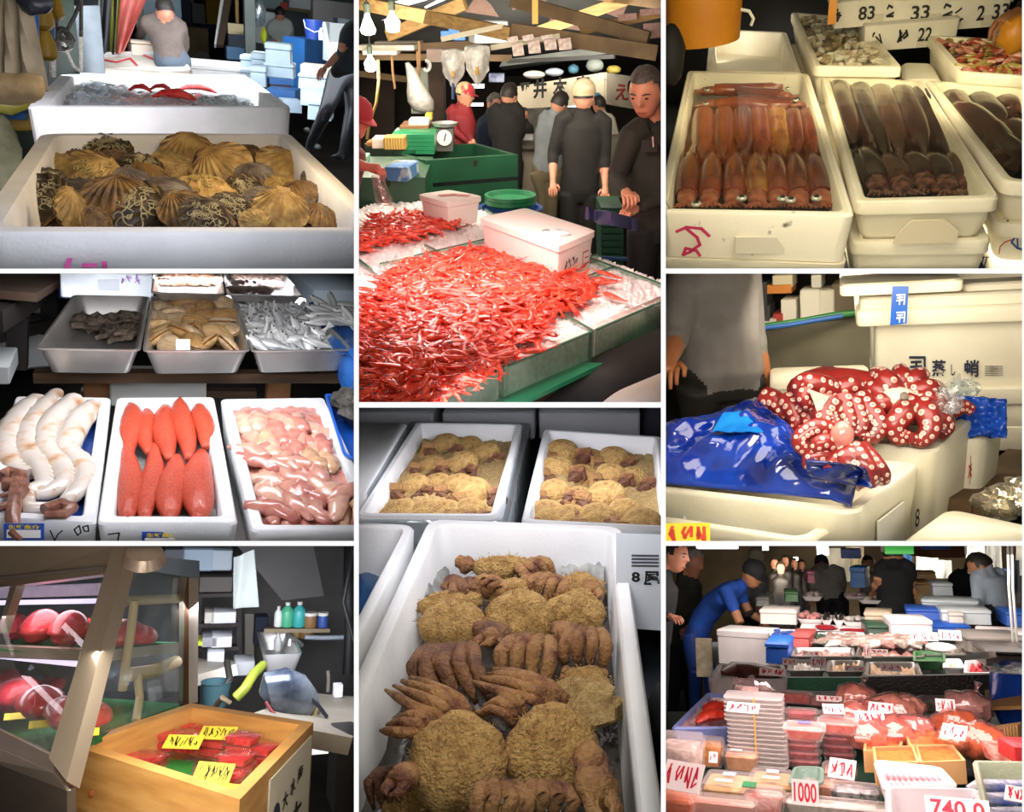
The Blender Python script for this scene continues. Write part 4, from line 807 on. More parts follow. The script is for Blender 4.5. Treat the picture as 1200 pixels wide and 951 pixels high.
 beam(P,(694,301,3.6),(745,304,3.6),.01,.012,M('blue_strip','2d4f80',r=.5),'blue_strip','thin blue strip near the floor by the crates','strip')
 # people
 CH=M('charcoal_cloth','1d1b19','141312',sc_=12,r=.85);y=5.3
 person(P,'man in black seen from behind wearing a beige cap',dict(hip=(680,222,y),neck=(684,130,y),head=(684,114,y),sl=(659,140,y),sr=(708,142,y),el=(648,180,y),hl=(648,212,y-.1),er=(709,185,y),hr=(709,218,y-.1)),CH,M('black_trousers','121212',r=.8),face=(.2,1,0),cap=('beanie',M('beige_cap','b8a788','9c8a6c',sc_=20,r=.9)),sleeve='roll',hair='crop',voxel=.012,s=.72)
 y=6.0
 person(P,'customer in a grey jacket and khaki trousers at the counter',dict(hip=(641,198,y),neck=(650,131,y),head=(656,121,y),sl=(638,138,y),sr=(664,140,y),el=(632,170,y),hl=(648,180,y+.3),kl=(636,225,y),fl=(636,255,y),kr=(648,225,y),fr=(648,255,y)),M('grey_jacket','7f8588','6c7276',sc_=8,r=.85),M('khaki','6a6048',r=.9),face=(.7,.7,-.3),voxel=.014,s=.66)
 y=6.2
 person(P,'man in a dark waistcoat standing left of the grey jacket',dict(hip=(594,186,y),neck=(595,121,y),head=(597,111,y),sl=(578,130,y),sr=(608,130,y),el=(578,158,y),hl=(590,170,y+.3),er=(611,155,y),hr=(606,170,y+.3)),CH,M('black_trousers','121212',r=.8),face=(.6,.7,-.1),voxel=.014,s=.68)
 y=6.6
 person(P,'man in dark blue between the red jacket and the waistcoat',dict(hip=(570,186,y),neck=(575,130,y),head=(579,120,y),sl=(566,136,y),sr=(588,138,y)),M('dark_blue_jacket','1f2d44','182236',sc_=9,r=.85),CH,face=(.6,-.5,-.3),voxel=.016,s=.6,hairmat=HAIRG)
 y=6.1
 person(P,'man in a red jacket and red cap beside the scale',dict(hip=(541,178,y),neck=(540,124,y),head=(545,112,y),sl=(529,130,y),sr=(548,131,y),el=(532,152,y-.1),hl=(548,166,y-.1),er=(546,150,y),hr=(553,163,y-.05)),M('red_jacket','8c1a22','6f141b',sc_=8,r=.7),CH,face=(1,-.3,-.15),cap=('cap',M('red_cap','b5303a','c9b68c',sc_=4,r=.8,sharp=(.5,.52))),hair='crop',voxel=.013,s=.6,feat=True)
 y=6.9
 person(P,'attendant in white behind the man with the beige cap',dict(hip=(712,185,y),neck=(706,132,y),head=(702,122,y),sl=(696,138,y),sr=(716,140,y),er=(722,160,y),hr=(720,178,y)),M('white_shirt','c4c0b2',r=.9),CH,face=(-.8,.5,0),voxel=.016,s=.55)
 y=7.3
 person(P,'small dark figure sitting inside the lit shop',dict(hip=(617,165,y),neck=(616,142,y),head=(615,133,y),sl=(609,146,y),sr=(624,146,y)),CH,CH,face=(0,-1,-.2),voxel=.02,s=.42,legs=False)
 y=3.35
 T=person(P,'grey haired man in a dark vest at right looking down',dict(hip=(772,262,y),neck=(768,143,y+.03),head=(757,106,y-.05),sl=(741,158,y-.02),sr=(800,160,y),el=(722,208,y-.06),hl=(733,224,y-.2),er=(790,225,y-.1),hr=(747,243,y-.2)),M('olive_vest','2c2b24','22211c',sc_=10,r=.85),M('black_trousers','121212',r=.8),skin=M('ruddy_skin','c98a6c','b97a5e',sc_=12,r=.5),face=(-.42,-.8,-.42),hairmat=M('salt_hair','3a3532','57514c',sc_=80,r=.6),voxel=.008,s=.72,feat=True,grip={'l':1.1,'r':1.2},headsc=1.05)
 NV=M('navy_sleeve','1a1f2c',r=.85)
 T.part('pen',G().tube([P.dep(765,160,y-.14),P.dep(766,172,y-.14)],.004,6),STEEL);T.part('pocket',G().slab([P.dep(752,178,y-.13),P.dep(770,178,y-.13),P.dep(770,164,y-.13),P.dep(752,164,y-.13)],.006),M('olive_vest','2c2b24'))
 g=G().sheet(lambda u,v:P.dep(686+62*u,249+14*u+(v-.5)*15,y-.3+.03*math.sin(u*9)),14,4,.015).disp(.01,20);put(P,'blue_binder',g,M('navy_binder','262a4a','1d2140',sc_=8,r=.4),'dark blue binder held by the man in the vest','binder')
 y=4.1
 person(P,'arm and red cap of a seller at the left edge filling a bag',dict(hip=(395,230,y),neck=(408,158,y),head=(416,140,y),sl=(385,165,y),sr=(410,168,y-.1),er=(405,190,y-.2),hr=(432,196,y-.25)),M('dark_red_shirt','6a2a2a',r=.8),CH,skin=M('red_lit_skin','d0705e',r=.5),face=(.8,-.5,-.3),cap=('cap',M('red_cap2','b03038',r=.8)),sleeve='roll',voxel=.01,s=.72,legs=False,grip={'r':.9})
 g=G().loft([[P.dep(x+w*math.cos(t),y_,3.8)+V((0,.03*math.sin(t),0))for t in np.linspace(0,2*PI,12,endpoint=False)]for x,y_,w in((443,205,8),(444,214,8),(447,224,9),(450,234,10),(451,240,8))],False,True).disp(.012,20);put(P,'clear_bag',g,film('bag_film','f0e6e4',.75,.1,bump=.6,bs=30),'clear plastic bag of shrimp in the seller\'s hand','bag')
 # ice table: ice beds, glass walls, base
 poly=[(416,246),(450,234),(500,236),(545,240),(585,252),(612,268),(700,300),(780,331),(780,352),(695,387),(594,429),(512,467),(500,476),(416,476)]
 def zice(x,y_):return zi-.012+.012*noise.noise(V((x*.06,y_*.08,0)))+.006*noise.noise(V((x*.25,y_*.35,3)))
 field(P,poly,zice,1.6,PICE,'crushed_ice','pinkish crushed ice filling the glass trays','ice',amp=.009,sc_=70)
 GE=M('glass_green_edge','3f6b58','2f5a48',sc_=4,r=.15)
 def wall(a,b,h,lb,th=.008,mat=None,gl=True):
  A,B=P.at(*a,zi),P.at(*b,zi);n=(B-A).cross(V((0,0,1))).normalized()*th;T=Thing(P,'glass_divider',lb,'glass',(A+B)/2+V((0,0,-h)))
  d_=V((0,0,-h));T.part('pane',G().hexa([A+d_,B+d_,B+d_+n,A+d_+n,A,B,B+n,A+n]),film('tray_glass','dfeee6',.9,.03),smooth=0);u=V((0,0,.004));T.part('edge',G().hexa([A,B,B+n,A+n,A+u,B+u,B+n+u,A+n+u]),GE,smooth=0)
 wall((498,474),(588,431),.1,'front glass wall of the nearest shrimp tray');wall((594,429),(694,388),.1,'front glass wall of the middle ice tray');wall((698,386),(790,347),.1,'front glass wall of the far right ice tray');wall((605,270),(790,338),.05,'glass wall along the right rear side of the ice table');wall((655,364),(695,387),.09,'glass divider beside the middle tray');wall((585,425),(594,429),.1,'glass divider at the corner of the nearest tray');wall((684,325),(719,312),.04,'short glass divider at the right of the shrimp');wall((416,300),(452,327),.04,'glass divider at the left edge of the ice');wall((445,309),(612,270),.03,'long glass edge across the bright ice');wall((499,287),(532,303),.04,'steel edged divider reaching into the shrimp pile');wall((660,307),(700,298),.03,'glass edge at the rear of the right tray');wall((570,245),(610,270),.04,'glass edge behind the upper ice bed')
 # ice seen through the front glass, table edge and base
 def face(a,b,z0,z1,inset=.012):A,B=P.at(*a,zi),P.at(*b,zi);n=(B-A).cross(V((0,0,1))).normalized()*-inset;return[A+n+V((0,0,z0)),B+n+V((0,0,z0)),B+n+V((0,0,z1)),A+n+V((0,0,z1))]
 PI2=M('packed_ice','e2cdc6','c9ada6',sc_=50,r=.5,bump=.5,bs=60)  # pink of the lamp light put into the packed ice colour
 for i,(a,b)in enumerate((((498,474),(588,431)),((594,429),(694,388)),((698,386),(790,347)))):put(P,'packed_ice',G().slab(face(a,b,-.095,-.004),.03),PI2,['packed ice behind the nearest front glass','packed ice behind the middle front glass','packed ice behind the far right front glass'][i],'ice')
 q=face((490,478),(800,343),-.112,-.098,-.03);q2=face((490,478),(800,343),-.112,-.098,.3);put(P,'glass_shelf',G().hexa([q[0],q[1],q2[1],q2[0],q[3],q[2],q2[2],q2[3]]),M('shelf_glass','2f8a62','2a7a58',sc_=4,r=.1),'green edged glass shelf under the ice trays','shelf',smooth=0)
 q=face((490,478),(800,343),-.3,-.113,-.0);put(P,'table_base',G().slab(q,.05),M('brown_base','3c241c','2a1812',sc_=6,r=.6),'dark brown wooden base of the ice table','table',smooth=0)
 g=G().slab([P.dep(560,480,2.2),P.dep(800,480,2.2),P.dep(800,370,2.6),P.dep(700,420,2.5)],.02);put(P,'dark_crate',g,M('near_black','15110f',r=.7),'dark shadowy panel below the table edge','panel')  # near-black sheet filling the shadowy gap below the table edge
 q=quadz(P,-.83,(690,480),(800,480),(800,424),(718,457));put(P,'foam_box',G().tub([q[0],q[1],q[2],q[3]],[(0,-.93,.03),(0,-.84,.03),(.01,-.83,.03)],k=3),M('pink_white_foam','eee0da'),'white foam box corner at the lower right under the shrimp table','box')
 # shrimp
 SH=M('shrimp_red','d02a22','ea5a3c',sc_=60,r=.25,coat=.3,rnd=1);SD=M('shrimp_dark','5d3a4a','8a4a50',sc_=40,r=.4)
 def shrimp(curl,seed):
  rs=random.Random(seed);g=G();pts=[];rad=[];th=0.0;x=y_=0.0;n=11
  for k in range(n):
   t=k/(n-1);pts.append((x,y_,.004*math.sin(t*3)));rad.append(.0018+.0105*math.sin(PI*min(1,(t*.82+.1)))**.7*(1-.45*t));th+=curl*.3*(t>.3);x+=math.cos(th)*.0095;y_+=math.sin(th)*.0095
  g.tube(pts,rad,6,flat=.85)
  for a in(-.5,0,.5):g.tube([pts[-1],V(pts[-1])+V((math.cos(th+a),math.sin(th+a),0))*.016],[.003,.0008],4)
  g.tube([pts[0],(-.028,.004,.006)],[.002,.0004],4);g.tube([pts[1],(-.04,-.014,.004)],[.0008,.0005],3);g.tube([pts[1],(-.038,.016,.002)],[.0008,.0005],3)
  for k in range(2,8):g.tube([pts[k],V(pts[k])+V((-.004,-.013,-.002))],[.0016,.0006],3)
  g.ell(V(pts[2])+V((.002,.001,.005)),(.011,.0045,.004),None,7,5,m=1);g.ell((-.001,.004,.004),(.002,.002,.002),None,5,4,m=1)
  cx=sum(p[0]for p in pts)/n;cy=sum(p[1]for p in pts)/n
  for p in g.v:p.x-=cx;p.y-=cy
  return g
 gs=[shrimp(c,i)for i,c in enumerate((.25,.55,.9,-.5,1.2,-.95))];ms=[g.mesh('shrimp',[SH,SD],60)for g in gs]
 pile1=[(416,396),(424,385),(438,345),(452,320),(472,313),(498,303),(545,291),(585,294),(620,300),(655,312),(684,326),(692,338),(684,352),(662,364),(640,368),(630,382),(622,398),(606,392),(590,404),(586,424),(562,440),(512,464),(500,474),(416,476)]
 pile2=[(416,286),(440,268),(432,262),(448,252),(480,250),(522,249),(542,260),(505,271),(470,280),(440,286),(416,294)]
 spots=[]
 def bump1(x,y_):return .06*min(1,edge_d(x,y_,pile1)/45)
 for poly_,n,hh in((pile1,1500,1),(pile2,300,.35)):
  xs=[p[0]for p in poly_];ys=[p[1]for p in poly_];k=0
  while k<n:
   x,y_=rr.uniform(min(xs),max(xs)),rr.uniform(min(ys),max(ys))
   if not inpoly(x,y_,poly_):continue
   if poly_ is pile1 and rr.random()>((400-250)/max(60,y_-250))*.9+.12:continue
   spots.append((x,y_,min(.06,.0014*edge_d(x,y_,poly_))*hh+rr.uniform(0,.016),0));k+=1
 for x,y_ in((610,400),(622,412),(632,404),(640,392),(625,385),(600,415),(701,330),(712,322),(718,348),(708,333),(690,340),(520,302),(531,297),(480,306),(488,309),(570,292),(582,291),(649,302),(655,318),(676,316),(430,340),(422,350),(436,358),(425,372)):spots.append((x,y_,.008,1))
 spots.sort(key=lambda q:(q[3],q[1]+q[2]*300));cnt=len(spots);pick=set(range(cnt-300,cnt));rest=G()
 for i,(x,y_,h,lone)in enumerate(spots):
  z0=zi+.004+h;c=P.at(x,y_,z0);j=rr.randrange(6);ang=rr.gauss(10,45)if rr.random()<.75 else rr.uniform(0,360)
  R=rotm(x=rr.uniform(-15,40),y=rr.uniform(-20,20),z=ang+(180 if rr.random()<.45 else 0));s=rr.uniform(.85,1.15)
  if i in pick:put(P,'shrimp',ms[j],None,'small red shrimp lying in the big pile on the ice' if not lone else 'single red shrimp at the edge of the big pile','shrimp','red shrimp on the ice',loc=c,rot=R,s=s)
  else:rest.join(G().join(gs[j]).xf(lrs(c,R,s)))
 put(P,'shrimp_heap',rest,[SH,SD],'the further shrimp of both red piles on the ice','shrimp',kind='stuff',smooth=60)
 field(P,[(416,400),(440,350),(470,322),(545,298),(620,308),(675,330),(650,358),(615,378),(580,415),(505,464),(416,476)],lambda x,y_:zi+min(.055,.0014*edge_d(x,y_,pile1))-.004,3,M('shrimp_under','c22a22','e85a44',sc_=60,r=.4,bump=.8,bs=60),'shrimp_bed','deep red shrimp layer under the visible ones','shrimp',amp=.01,sc_=60)
 for i in range(46):
  x,y_=rr.uniform(440,680),rr.uniform(310,450)
  if inpoly(x,y_,pile1):put(P,'ice_lump',blob((0,0,0),(.009,.008,.006),.4,8,i,7,5),M('clear_ice','f6e6e6',r=.05,trans=.6),'small clear ice lump lying on the shrimp','ice','ice lumps on the shrimp',loc=P.at(x,y_,zi+.016+min(.06,.0014*edge_d(x,y_,pile1))),rot=rotm(i*20,i*33,0))
  # unseen area lights added for the ice, the people and the ceiling
 light(P,P.dep(500,180,2.7),(0,.12,-1),(.45,.4),9.5,'ffd6d2');light(P,P.dep(640,250,2.4),(-.1,.2,-1),(.5,.3),2.0,'ffe4de')
 light(P,P.dep(600,20,4.4),(0,.8,-.75),(1.4,.8),30,'fff0dc');light(P,P.dep(600,60,4.2),(0,.7,.7),(2,.8),32,'fff4e6');light(P,P.dep(600,45,6.9),(0,1,.15),(2.4,.5),22,'fff4e6');light(P,P.dep(640,40,2.2),(.5,1,-.1),(.4,.3),9,'ffe9d8')
panel2()
# ================================================================ compartment 3: boxes of squid
def panel3():
 P=P3;rr=random.Random(33);z=-.80
 Z=lambda x,y,zz=z:P.at(775+x/2.824,y/2.824,zz)
 FI=M('cream_foam','efe9d3','e2dabf',sc_=7,r=.6,bump=.1,bs=140)
 def Q(*a,zz=z):return[Z(x,y,zz)for x,y in a]
 def stack(q,zt,h,lb,mat=FI,lip=.012,n='foam_box',inner=.12,t=.026):return foam(P,q,zt,h,t=t,r=.03,mat=mat,name=n,label=lb,inner=zt-inner,lip=lip)
 A=Q((6,700),(642,712),(490,243),(86,233));A[0]=Z(-20,700)
 sA=stack(A,z,.125,'cream foam box of reddish brown squid with a pink number on its front',M('speckled_foam','ebe4cf','6f685a',sc_=26,r=.7,bump=.1,bs=120,sharp=(.66,.76)),0)
 put(P,'foam_box',G().tub([V(p)for p in A],[(.02,z-.26,.03),(.006,z-.128,.03)],k=3),FI,'lower foam box under the box with reddish squid','box')
 fy=(A[0].y+A[1].y)/2-.004
 def fq(x0,y0,x1,y1,yy):return[P.dep(775+x0/2.824,y1/2.824,yy),P.dep(775+x1/2.824,y1/2.824,yy),P.dep(775+x1/2.824,y0/2.824,yy),P.dep(775+x0/2.824,y0/2.824,yy)]
 sp=lambda L,w:strokes(L,w)
 put(P,'painted_number',on_quad(sp([[(.0,.85),(.3,1),(.75,.95),(.98,.7)],[(.3,.95),(.62,.65),(.7,.4),(.4,.15),(.2,.05),(.28,.28),(.6,.2),(.7,.02)]],.1),fq(45,745,165,850,fy)),M('magenta_paint','c02a58',r=.7),'magenta brushed number on the front',smooth=0,parent=sA)
 put(P,'handle_recess',G().slab(fq(245,785,408,838,fy+.001),.01),M('recess_foam','d3ccb8',r=.8),'shallow handle panel',parent=sA)
 B=Q((642,668),(1125,655),(872,268),(527,248));sB=stack(B,z,.10,'cream foam box of dark purple squid in the middle')
 stack([p+V((0,.0,0))for p in B],z-.105,.14,'second foam box under the dark squid box',lip=.008)
 C=Q((1130,600),(1420,615),(1210,290),(872,264),zz=z+.005);stack(C,z+.005,.10,'cream foam box of dark squid at the right edge');sC=stack(C,z-.1,.16,'lower foam box under the right squid box')
 by=(B[0].y+B[1].y)/2-.008
 put(P,'handle_notch',G().prism([(-.07,-.03),(.07,-.03),(.07,.0),(.035,.028),(-.035,.028),(-.06,.0)],.006,fr=lrs(P.dep(1085,270,by-.004),rotm(x=90))),M('notch','d9cdb0',r=.8),'cut out handle notch',parent=sB)
 cy=C[0].y-.01
 for nm,lb,q,L,m,w in(('blue_logo','blue logo stroke on the lower right foam box',fq(1155,770,1200,830,cy),[[(.1,.5),(.5,.9),(.95,.8)],[(.1,.5),(.5,.2),(.95,.1)],[(.5,.9),(.55,.2)]],M('logo_blue','2c4f94',r=.6),.12),('red_logo','thin red curved logo stroke on the lower right box',fq(1115,790,1160,840,cy),[[(.0,.0),(.1,.5),(.5,.8),(1,.95)]],REDP,.08),('bar_mark','blue barred stamp on the lower right box',fq(1040,848,1085,885,cy),[[(.1,0),(.3,1)],[(.35,0),(.55,1)],[(.6,0),(.8,1)],[(.0,.0),(.7,.05)],[(.3,1),(.95,1)]],M('stamp_navy','33406a',r=.6),.09),('ink_stroke','small black ink stroke on the right squid box',fq(1120,725,1150,760,cy+.02),[[(.1,.1),(.9,.9)]],BLACK,.16)):
  put(P,nm,on_quad(sp(L,w),q),m,lb,smooth=0,parent=sC)
  # back boxes
 E=Q((148,232),(466,242),(416,106),(162,95),zz=-.83);stack(E,-.83,.2,'empty white foam box behind the reddish squid',inner=.1,lip=0)
 D=Q((505,220),(800,222),(656,58),(428,40),zz=-.76);stack(D,-.76,.13,'foam box of pale seafood under film at the back',inner=.05);put(P,'foam_box',G().tub(D,[(.015,-1.1,.03),(.008,-.892,.03)],k=3),FI,'foam box under the pale seafood box','box')
 R_=Q((985,240),(1420,268),(1330,145),(876,112),zz=-.76);stack(R_,-.76,.16,'foam box of red and olive shrimp at the back right',inner=.04)
 put(P,'foam_slab',G().tub(Q((800,262),(930,265),(900,208),(795,205),zz=-.82),[(0,-1,.02),(0,-.83,.02),(.01,-.82,.02)],k=3),FI,'plain foam cover between the back boxes','cover')
 # films on top
 for q,zz,lb in((A,z,'clear film over the reddish squid'),(B,z,'clear film over the dark squid in the middle box'),(C,z+.005,'clear film over the dark squid in the right box'),(D,-.76,'clear film over the pale seafood box')):
  qq=[V((x,y,0))for x,y in off_loop([(p.x,p.y)for p in q],.012)]
  put(P,'plastic_film',G().sheet(lambda u,v:(qq[0].lerp(qq[1],u)).lerp(qq[3].lerp(qq[2],u),v)+V((0,0,zz+.003+.002*noise.noise(V((u*5,v*7,1))))),12,14,.0008),film('cover_film','fdfdfa',.994,.03,ior=1.06),lb,'film')
  # squid
 def squid(a,b,w,mat,lb,group,head=.0,eye=None,zz=z-.04,fin=True,lift=0,hm=None):
  """a: head end, b: mantle tip, both in crop pixels; w: width in crop pixels"""
  p,q=Z(*a,zz),Z(*b,zz+lift);L=(q-p).length;r=w/2.824/F*p.length*.5;d=(q-p).normalized();sd=d.cross(V((0,0,1))).normalized();ld=p.lerp(q,.5)
  T=Thing(P,'squid',lb,'squid',ld-V((0,0,r)),group);n=9
  T.part('mantle',G().tube([p+d*L*t+V((0,0,.004*math.sin(t*5+w)))for t in np.linspace(0,1,n)],[r*.9,r,r*1.03,r*1.02,r,r*.94,r*.8,r*.55,r*.1],12,flat=.8),mat)
  if fin:
   f0=p+d*L*.62;g=G()
   for s in(-1,1):g.loft([[f0+d*L*t+sd*s*(r*.5+e*wv*r*1.0)+V((0,0,hh-e*.006))for e,hh in((0,r*.45),(1,r*.1),(1,r*.02),(0,-.002))]for t,wv in((0,.1),(.12,.55),(.22,.6),(.32,.3),(.39,.05))],True,True)
   T.part('fin',g,mat)
  if head:
   h0=p-d*r*.5;T.part('head',G().tube([p+d*r*.4,h0,h0-d*r*.9,h0-d*r*1.3],[r*.72,r*.82,r*.72,r*.4],10,flat=.75),hm or mat)
   g=G()
   for k in range(6):s=(k-2.5)/2.5;g.tube([h0-d*r,h0-d*r*1.6+sd*s*r*.7,h0-d*r*2.1+sd*(s*r+.006*math.sin(k*3))],[r*.2,r*.16,r*.06],6)
   T.part('arms',g,hm or mat)
  for e in(eye or()):
   c=Z(*e,zz+r*.75);er=r*.42;T.part('eye',G().ell(c,(er,er,er*.6),None,12,8),M('eye_silver','cfd0c4',r=.15,metal=.3));T.part('pupil',G().ell(c+V((0,-er*.25,er*.42)),(er*.55,er*.55,er*.35),None,10,6),BLACK)
 RD=[M('squid_red%d'%i,*c,sc_=16,r=.22,coat=.3,sharp=(.35,.7),stretch=(1.6,.5,1))for i,c in enumerate((('6a2414','8f4526'),('5c1e12','7f381e'),('7a3c1c','b07a38'),('6f2a18','4c160e')))]
 HP=M('squid_head','7f3e2a','a8694c',sc_=60,r=.3);ga='reddish squid in the speckled foam box'
 for i,(a,b,w,ey)in enumerate((((175,300),(400,285),46,[(152,297)]),((395,315),(190,290),40,[(418,293)]),((180,345),(420,350),44,[(148,343)]),((430,345),(215,330),42,[(445,332)]))):squid(a,b,w,RD[i%2],['reddish squid lying crosswise at the very back, eye at left','reddish squid lying crosswise at the back, eye at right','reddish squid crosswise in the second row, eye at left','reddish squid crosswise in the second row, eye at right'][i],ga,1,ey,hm=HP)
 for i,(x,x2)in enumerate(((140,135),(208,205),(268,282),(322,340),(382,402),(435,455),(484,515))):squid((x,375),(x2,528),66 if i<5 else 56,RD[(0,1,3,0,2,1,0)[i]],'reddish squid in the middle row pointing forward',ga,zz=z-.04,lift=.0)
 for i,(x,x2)in enumerate(((85,95),(160,168),(240,245),(318,312),(385,375),(455,440),(528,498))):squid((x,645),(x2,498),76,RD[(1,0,0,2,0,1,3)[i]],'reddish squid in the front row, head at near rim',ga,1,{0:[(115,675)],2:[(266,655)],4:[(400,657)],5:[(428,662)],6:[(513,655)]}.get(i),zz=z-.045,lift=.008,hm=HP)
 DK=[M('squid_dark%d'%i,*c,sc_=14,r=.2,coat=.2,sharp=(.35,.7),stretch=(1.6,.5,1))for i,c in enumerate((('2a1512','4f2a22'),('1f1010','3f2620'),('382019','6a4436')))];gb='dark squid in the middle foam box';HD=M('squid_dark_head','3a1f1a','7a5244',sc_=60,r=.2)
 for i,(a,b,w)in enumerate((((585,290),(640,480),72),((655,300),(742,520),72),((725,300),(795,535),74),((795,300),(878,525),74),((860,310),(958,520),70),((820,320),(870,430),60))):squid(a,b,w,DK[i%3],'dark purple squid in the back row of the middle box',gb,1,zz=z-.036,hm=HD)
 for i,(a,b)in enumerate((((712,600),(660,480)),((790,600),(735,510)),((868,590),(815,500)),((940,600),(885,500)),((1012,600),(950,500)))):squid(a,b,82,DK[(i+1)%3],'dark purple squid, head at the near rim of the middle box',gb,1,zz=z-.05,lift=.008,hm=HD)
 gc='dark squid in the right foam box'
 for i,(a,b,w)in enumerate((((960,310),(1060,440),66),((1010,380),(1190,520),90),((1040,310),(1140,415),66),((1100,300),(1200,380),60),((1150,305),(1260,400),66),((1120,460),(1210,560),80),((1160,420),(1300,540),80),((1080,420),(1170,540),76))):squid(a,b,w,DK[(i+2)%3],'dark squid in the foam box at the right edge',gc,i%2,zz=z-.036,hm=HD)
 for q,zz,m,nm,lb in((A,z-.075,M('squid_bed','4a2018','2a1410',sc_=30,r=.3),'squid_bed','dark layer of squid below the reddish ones'),(B,z-.08,M('squid_bed_dark','1a0d0b','2e1a16',sc_=30,r=.2),'squid_bed','dark layer of squid under the middle box ones'),(C,z-.07,M('squid_bed_dark','1a0d0b'),'squid_bed','dark layer of squid under the right box ones')):
  qq=[V((x,y,0))for x,y in off_loop([(p.x,p.y)for p in q],.03)];put(P,nm,G().grid(lambda u,v:(qq[0].lerp(qq[1],u)).lerp(qq[3].lerp(qq[2],u),v)+V((0,0,zz+.012*noise.noise(V((u*9,v*12,1))))),24,24),m,lb,'squid',kind='stuff')
  # pale seafood and red shrimp
 def fill(q,zz,n,mats,nm,lb,cat,gr,r,seed,elong=2.2,inset=.035):
  qq=[V((x,y,0))for x,y in off_loop([(p.x,p.y)for p in q],inset)];rs=random.Random(seed);me=[blob((0,0,0),(r*elong,r,r*.8),.5,9,k,9,7).mesh(nm,m)for k,m in enumerate(mats)]
  for i in range(n):
   u,v=rs.random(),rs.random();c=(qq[0].lerp(qq[1],u)).lerp(qq[3].lerp(qq[2],u),v);c.z=zz+rs.uniform(0,.008);put(P,nm,me[rs.randrange(len(me))],None,lb,cat,gr,loc=c,rot=rotm(rs.uniform(-20,20),rs.uniform(-20,20),rs.uniform(0,360)),s=rs.uniform(.7,1.3))
 fill(D,-.775,130,[M('pale_sq','d8d2bf','b3a68c',sc_=40,r=.2,coat=.4),M('pale_sq2','b5a27c','8a7350',sc_=40,r=.2,coat=.4),M('pale_sq3','e6e3d8','cfc8b6',sc_=40,r=.2)],'small_squid','small pale baby squid under the film of the back box','squid','pale baby squid',.012,5,2.0)
 fill(R_,-.77,150,[M('rsh1','9c4a30','6a2c1e',sc_=40,r=.25),M('rsh2','8a7a3a','a89a5a',sc_=40,r=.25),M('rsh3','b56a50','cfa68a',sc_=40,r=.25)],'raw_shrimp','small red and olive shrimp in the back right box','shrimp','shrimp in the back right box',.009,6,3.0,.03)
 for q,zz,m,lb in((D,-.785,'pale_sq2','tan layer under the pale baby squid'),(R_,-.78,'rsh1','red layer under the back right shrimp')):
  qq=[V((x,y,0))for x,y in off_loop([(p.x,p.y)for p in q],.028)];put(P,'seafood_bed',G().grid(lambda u,v:(qq[0].lerp(qq[1],u)).lerp(qq[3].lerp(qq[2],u),v)+V((0,0,zz)),4,4),MC[m],lb,'seafood',kind='stuff')
  # background
 o=put(P,'floor',G().slab([(-3,1,-1.35),(4,1,-1.35),(4,7,-1.35),(-3,7,-1.35)],.05),M('dark_floor3','1a1815','2a2722',sc_=3,r=.5));tag(o,kind='structure')
 o=put(P,'wall_back',G().slab([P.dep(700,120,5.2),P.dep(1260,120,5.2),P.dep(1260,-80,5.2),P.dep(700,-80,5.2)],.05),M('dark_floor3','1a1815'));tag(o,kind='structure')
 put(P,'yellow_tub',G().lathe([(.15,-.06),(.165,.2),(.18,.21),(.18,.23),(.16,.23)],28),M('tub_yellow','d08a1c','b87412',sc_=4,r=.4),'big orange yellow plastic tub at the upper left','tub',loc=P.dep(820,28,3.6))
 put(P,'rubber_block',blob(P.dep(786,64,2.6),(.04,.05,.085),.1,6,2),M('rubber','2a2823',r=.7),'dark rubber block at the left edge behind the squid','block')
 put(P,'yellow_post',G().box(P.dep(976,4,3.6),(.028,.02,.14)),M('tub_yellow','d08a1c'),'narrow orange post left of the numbered boxes','post')
 WB=M('white_box3','dcd8c8','cfcab8',sc_=4,r=.8)
 def nb(x0,y0,x1,y1,yy,lb,marks):
  c=P.dep((x0+x1)/2,y1,yy);w=(x1-x0)*yy/F;h=(y1-y0)*yy/F*1.04;T=Thing(P,'numbered_box',lb,'box',c,'numbered foam boxes');qd=[(-w/2,0),(w/2,0),(w/2,.25),(-w/2,.25)];T.part('body',G().tub(qd,[(.004,0,.015),(0,h-.005,.015),(.005,h,.015)],k=2),WB,loc=(0,0,0))
  for tx,u,hh in marks:T.part('handwriting',on_quad(text_g(tx,1,.002,.02)if tx!='~' else strokes(scribble(int(u*100),1),.12),[((u-hh*.6)*w-w/2,-.002,h*.25),((u+hh*.6)*w-w/2,-.002,h*.25),((u+hh*.6)*w-w/2,-.002,h*.75),((u-hh*.6)*w-w/2,-.002,h*.75)]),BLACK,loc=(0,0,0),smooth=0)
  T.part('handle_recess',G().slab([(w*.58,-.001,h*.05),(w*.76,-.001,h*.05),(w*.76,-.001,h*.4),(w*.58,-.001,h*.4)],.004).xf(Matrix.Translation((-w*.5,0,0))),M('recess3','c2bcaa',r=.8),loc=(0,0,0))
 y=3.75
 nb(980,-14,1046,7,y,'topmost numbered white box at left',[]);nb(1048,-12,1112,5,y,'topmost numbered white box in the middle',[]);nb(1114,-10,1180,6,y,'topmost numbered white box at right',[('12',.2,.15),('3',.7,.12)])
 nb(982,6,1046,31,y-.05,'white box marked eighty-three at left of the second row',[('~',.08,.08),('83',.5,.2),('~',.85,.1)]);nb(1047,5,1112,31,y-.05,'white box marked thirty-three in the middle of the second row',[('33',.46,.22),('~',.85,.12)]);nb(1113,6,1172,33,y-.05,'white box marked thirty-three at right of the second row',[('~',.22,.12),('2',.55,.1),('33',.85,.2)])
 nb(1020,32,1110,57,y-.1,'white box marked 22 in the lowest row',[('~',.15,.1),('~',.42,.1),('22',.65,.12)])
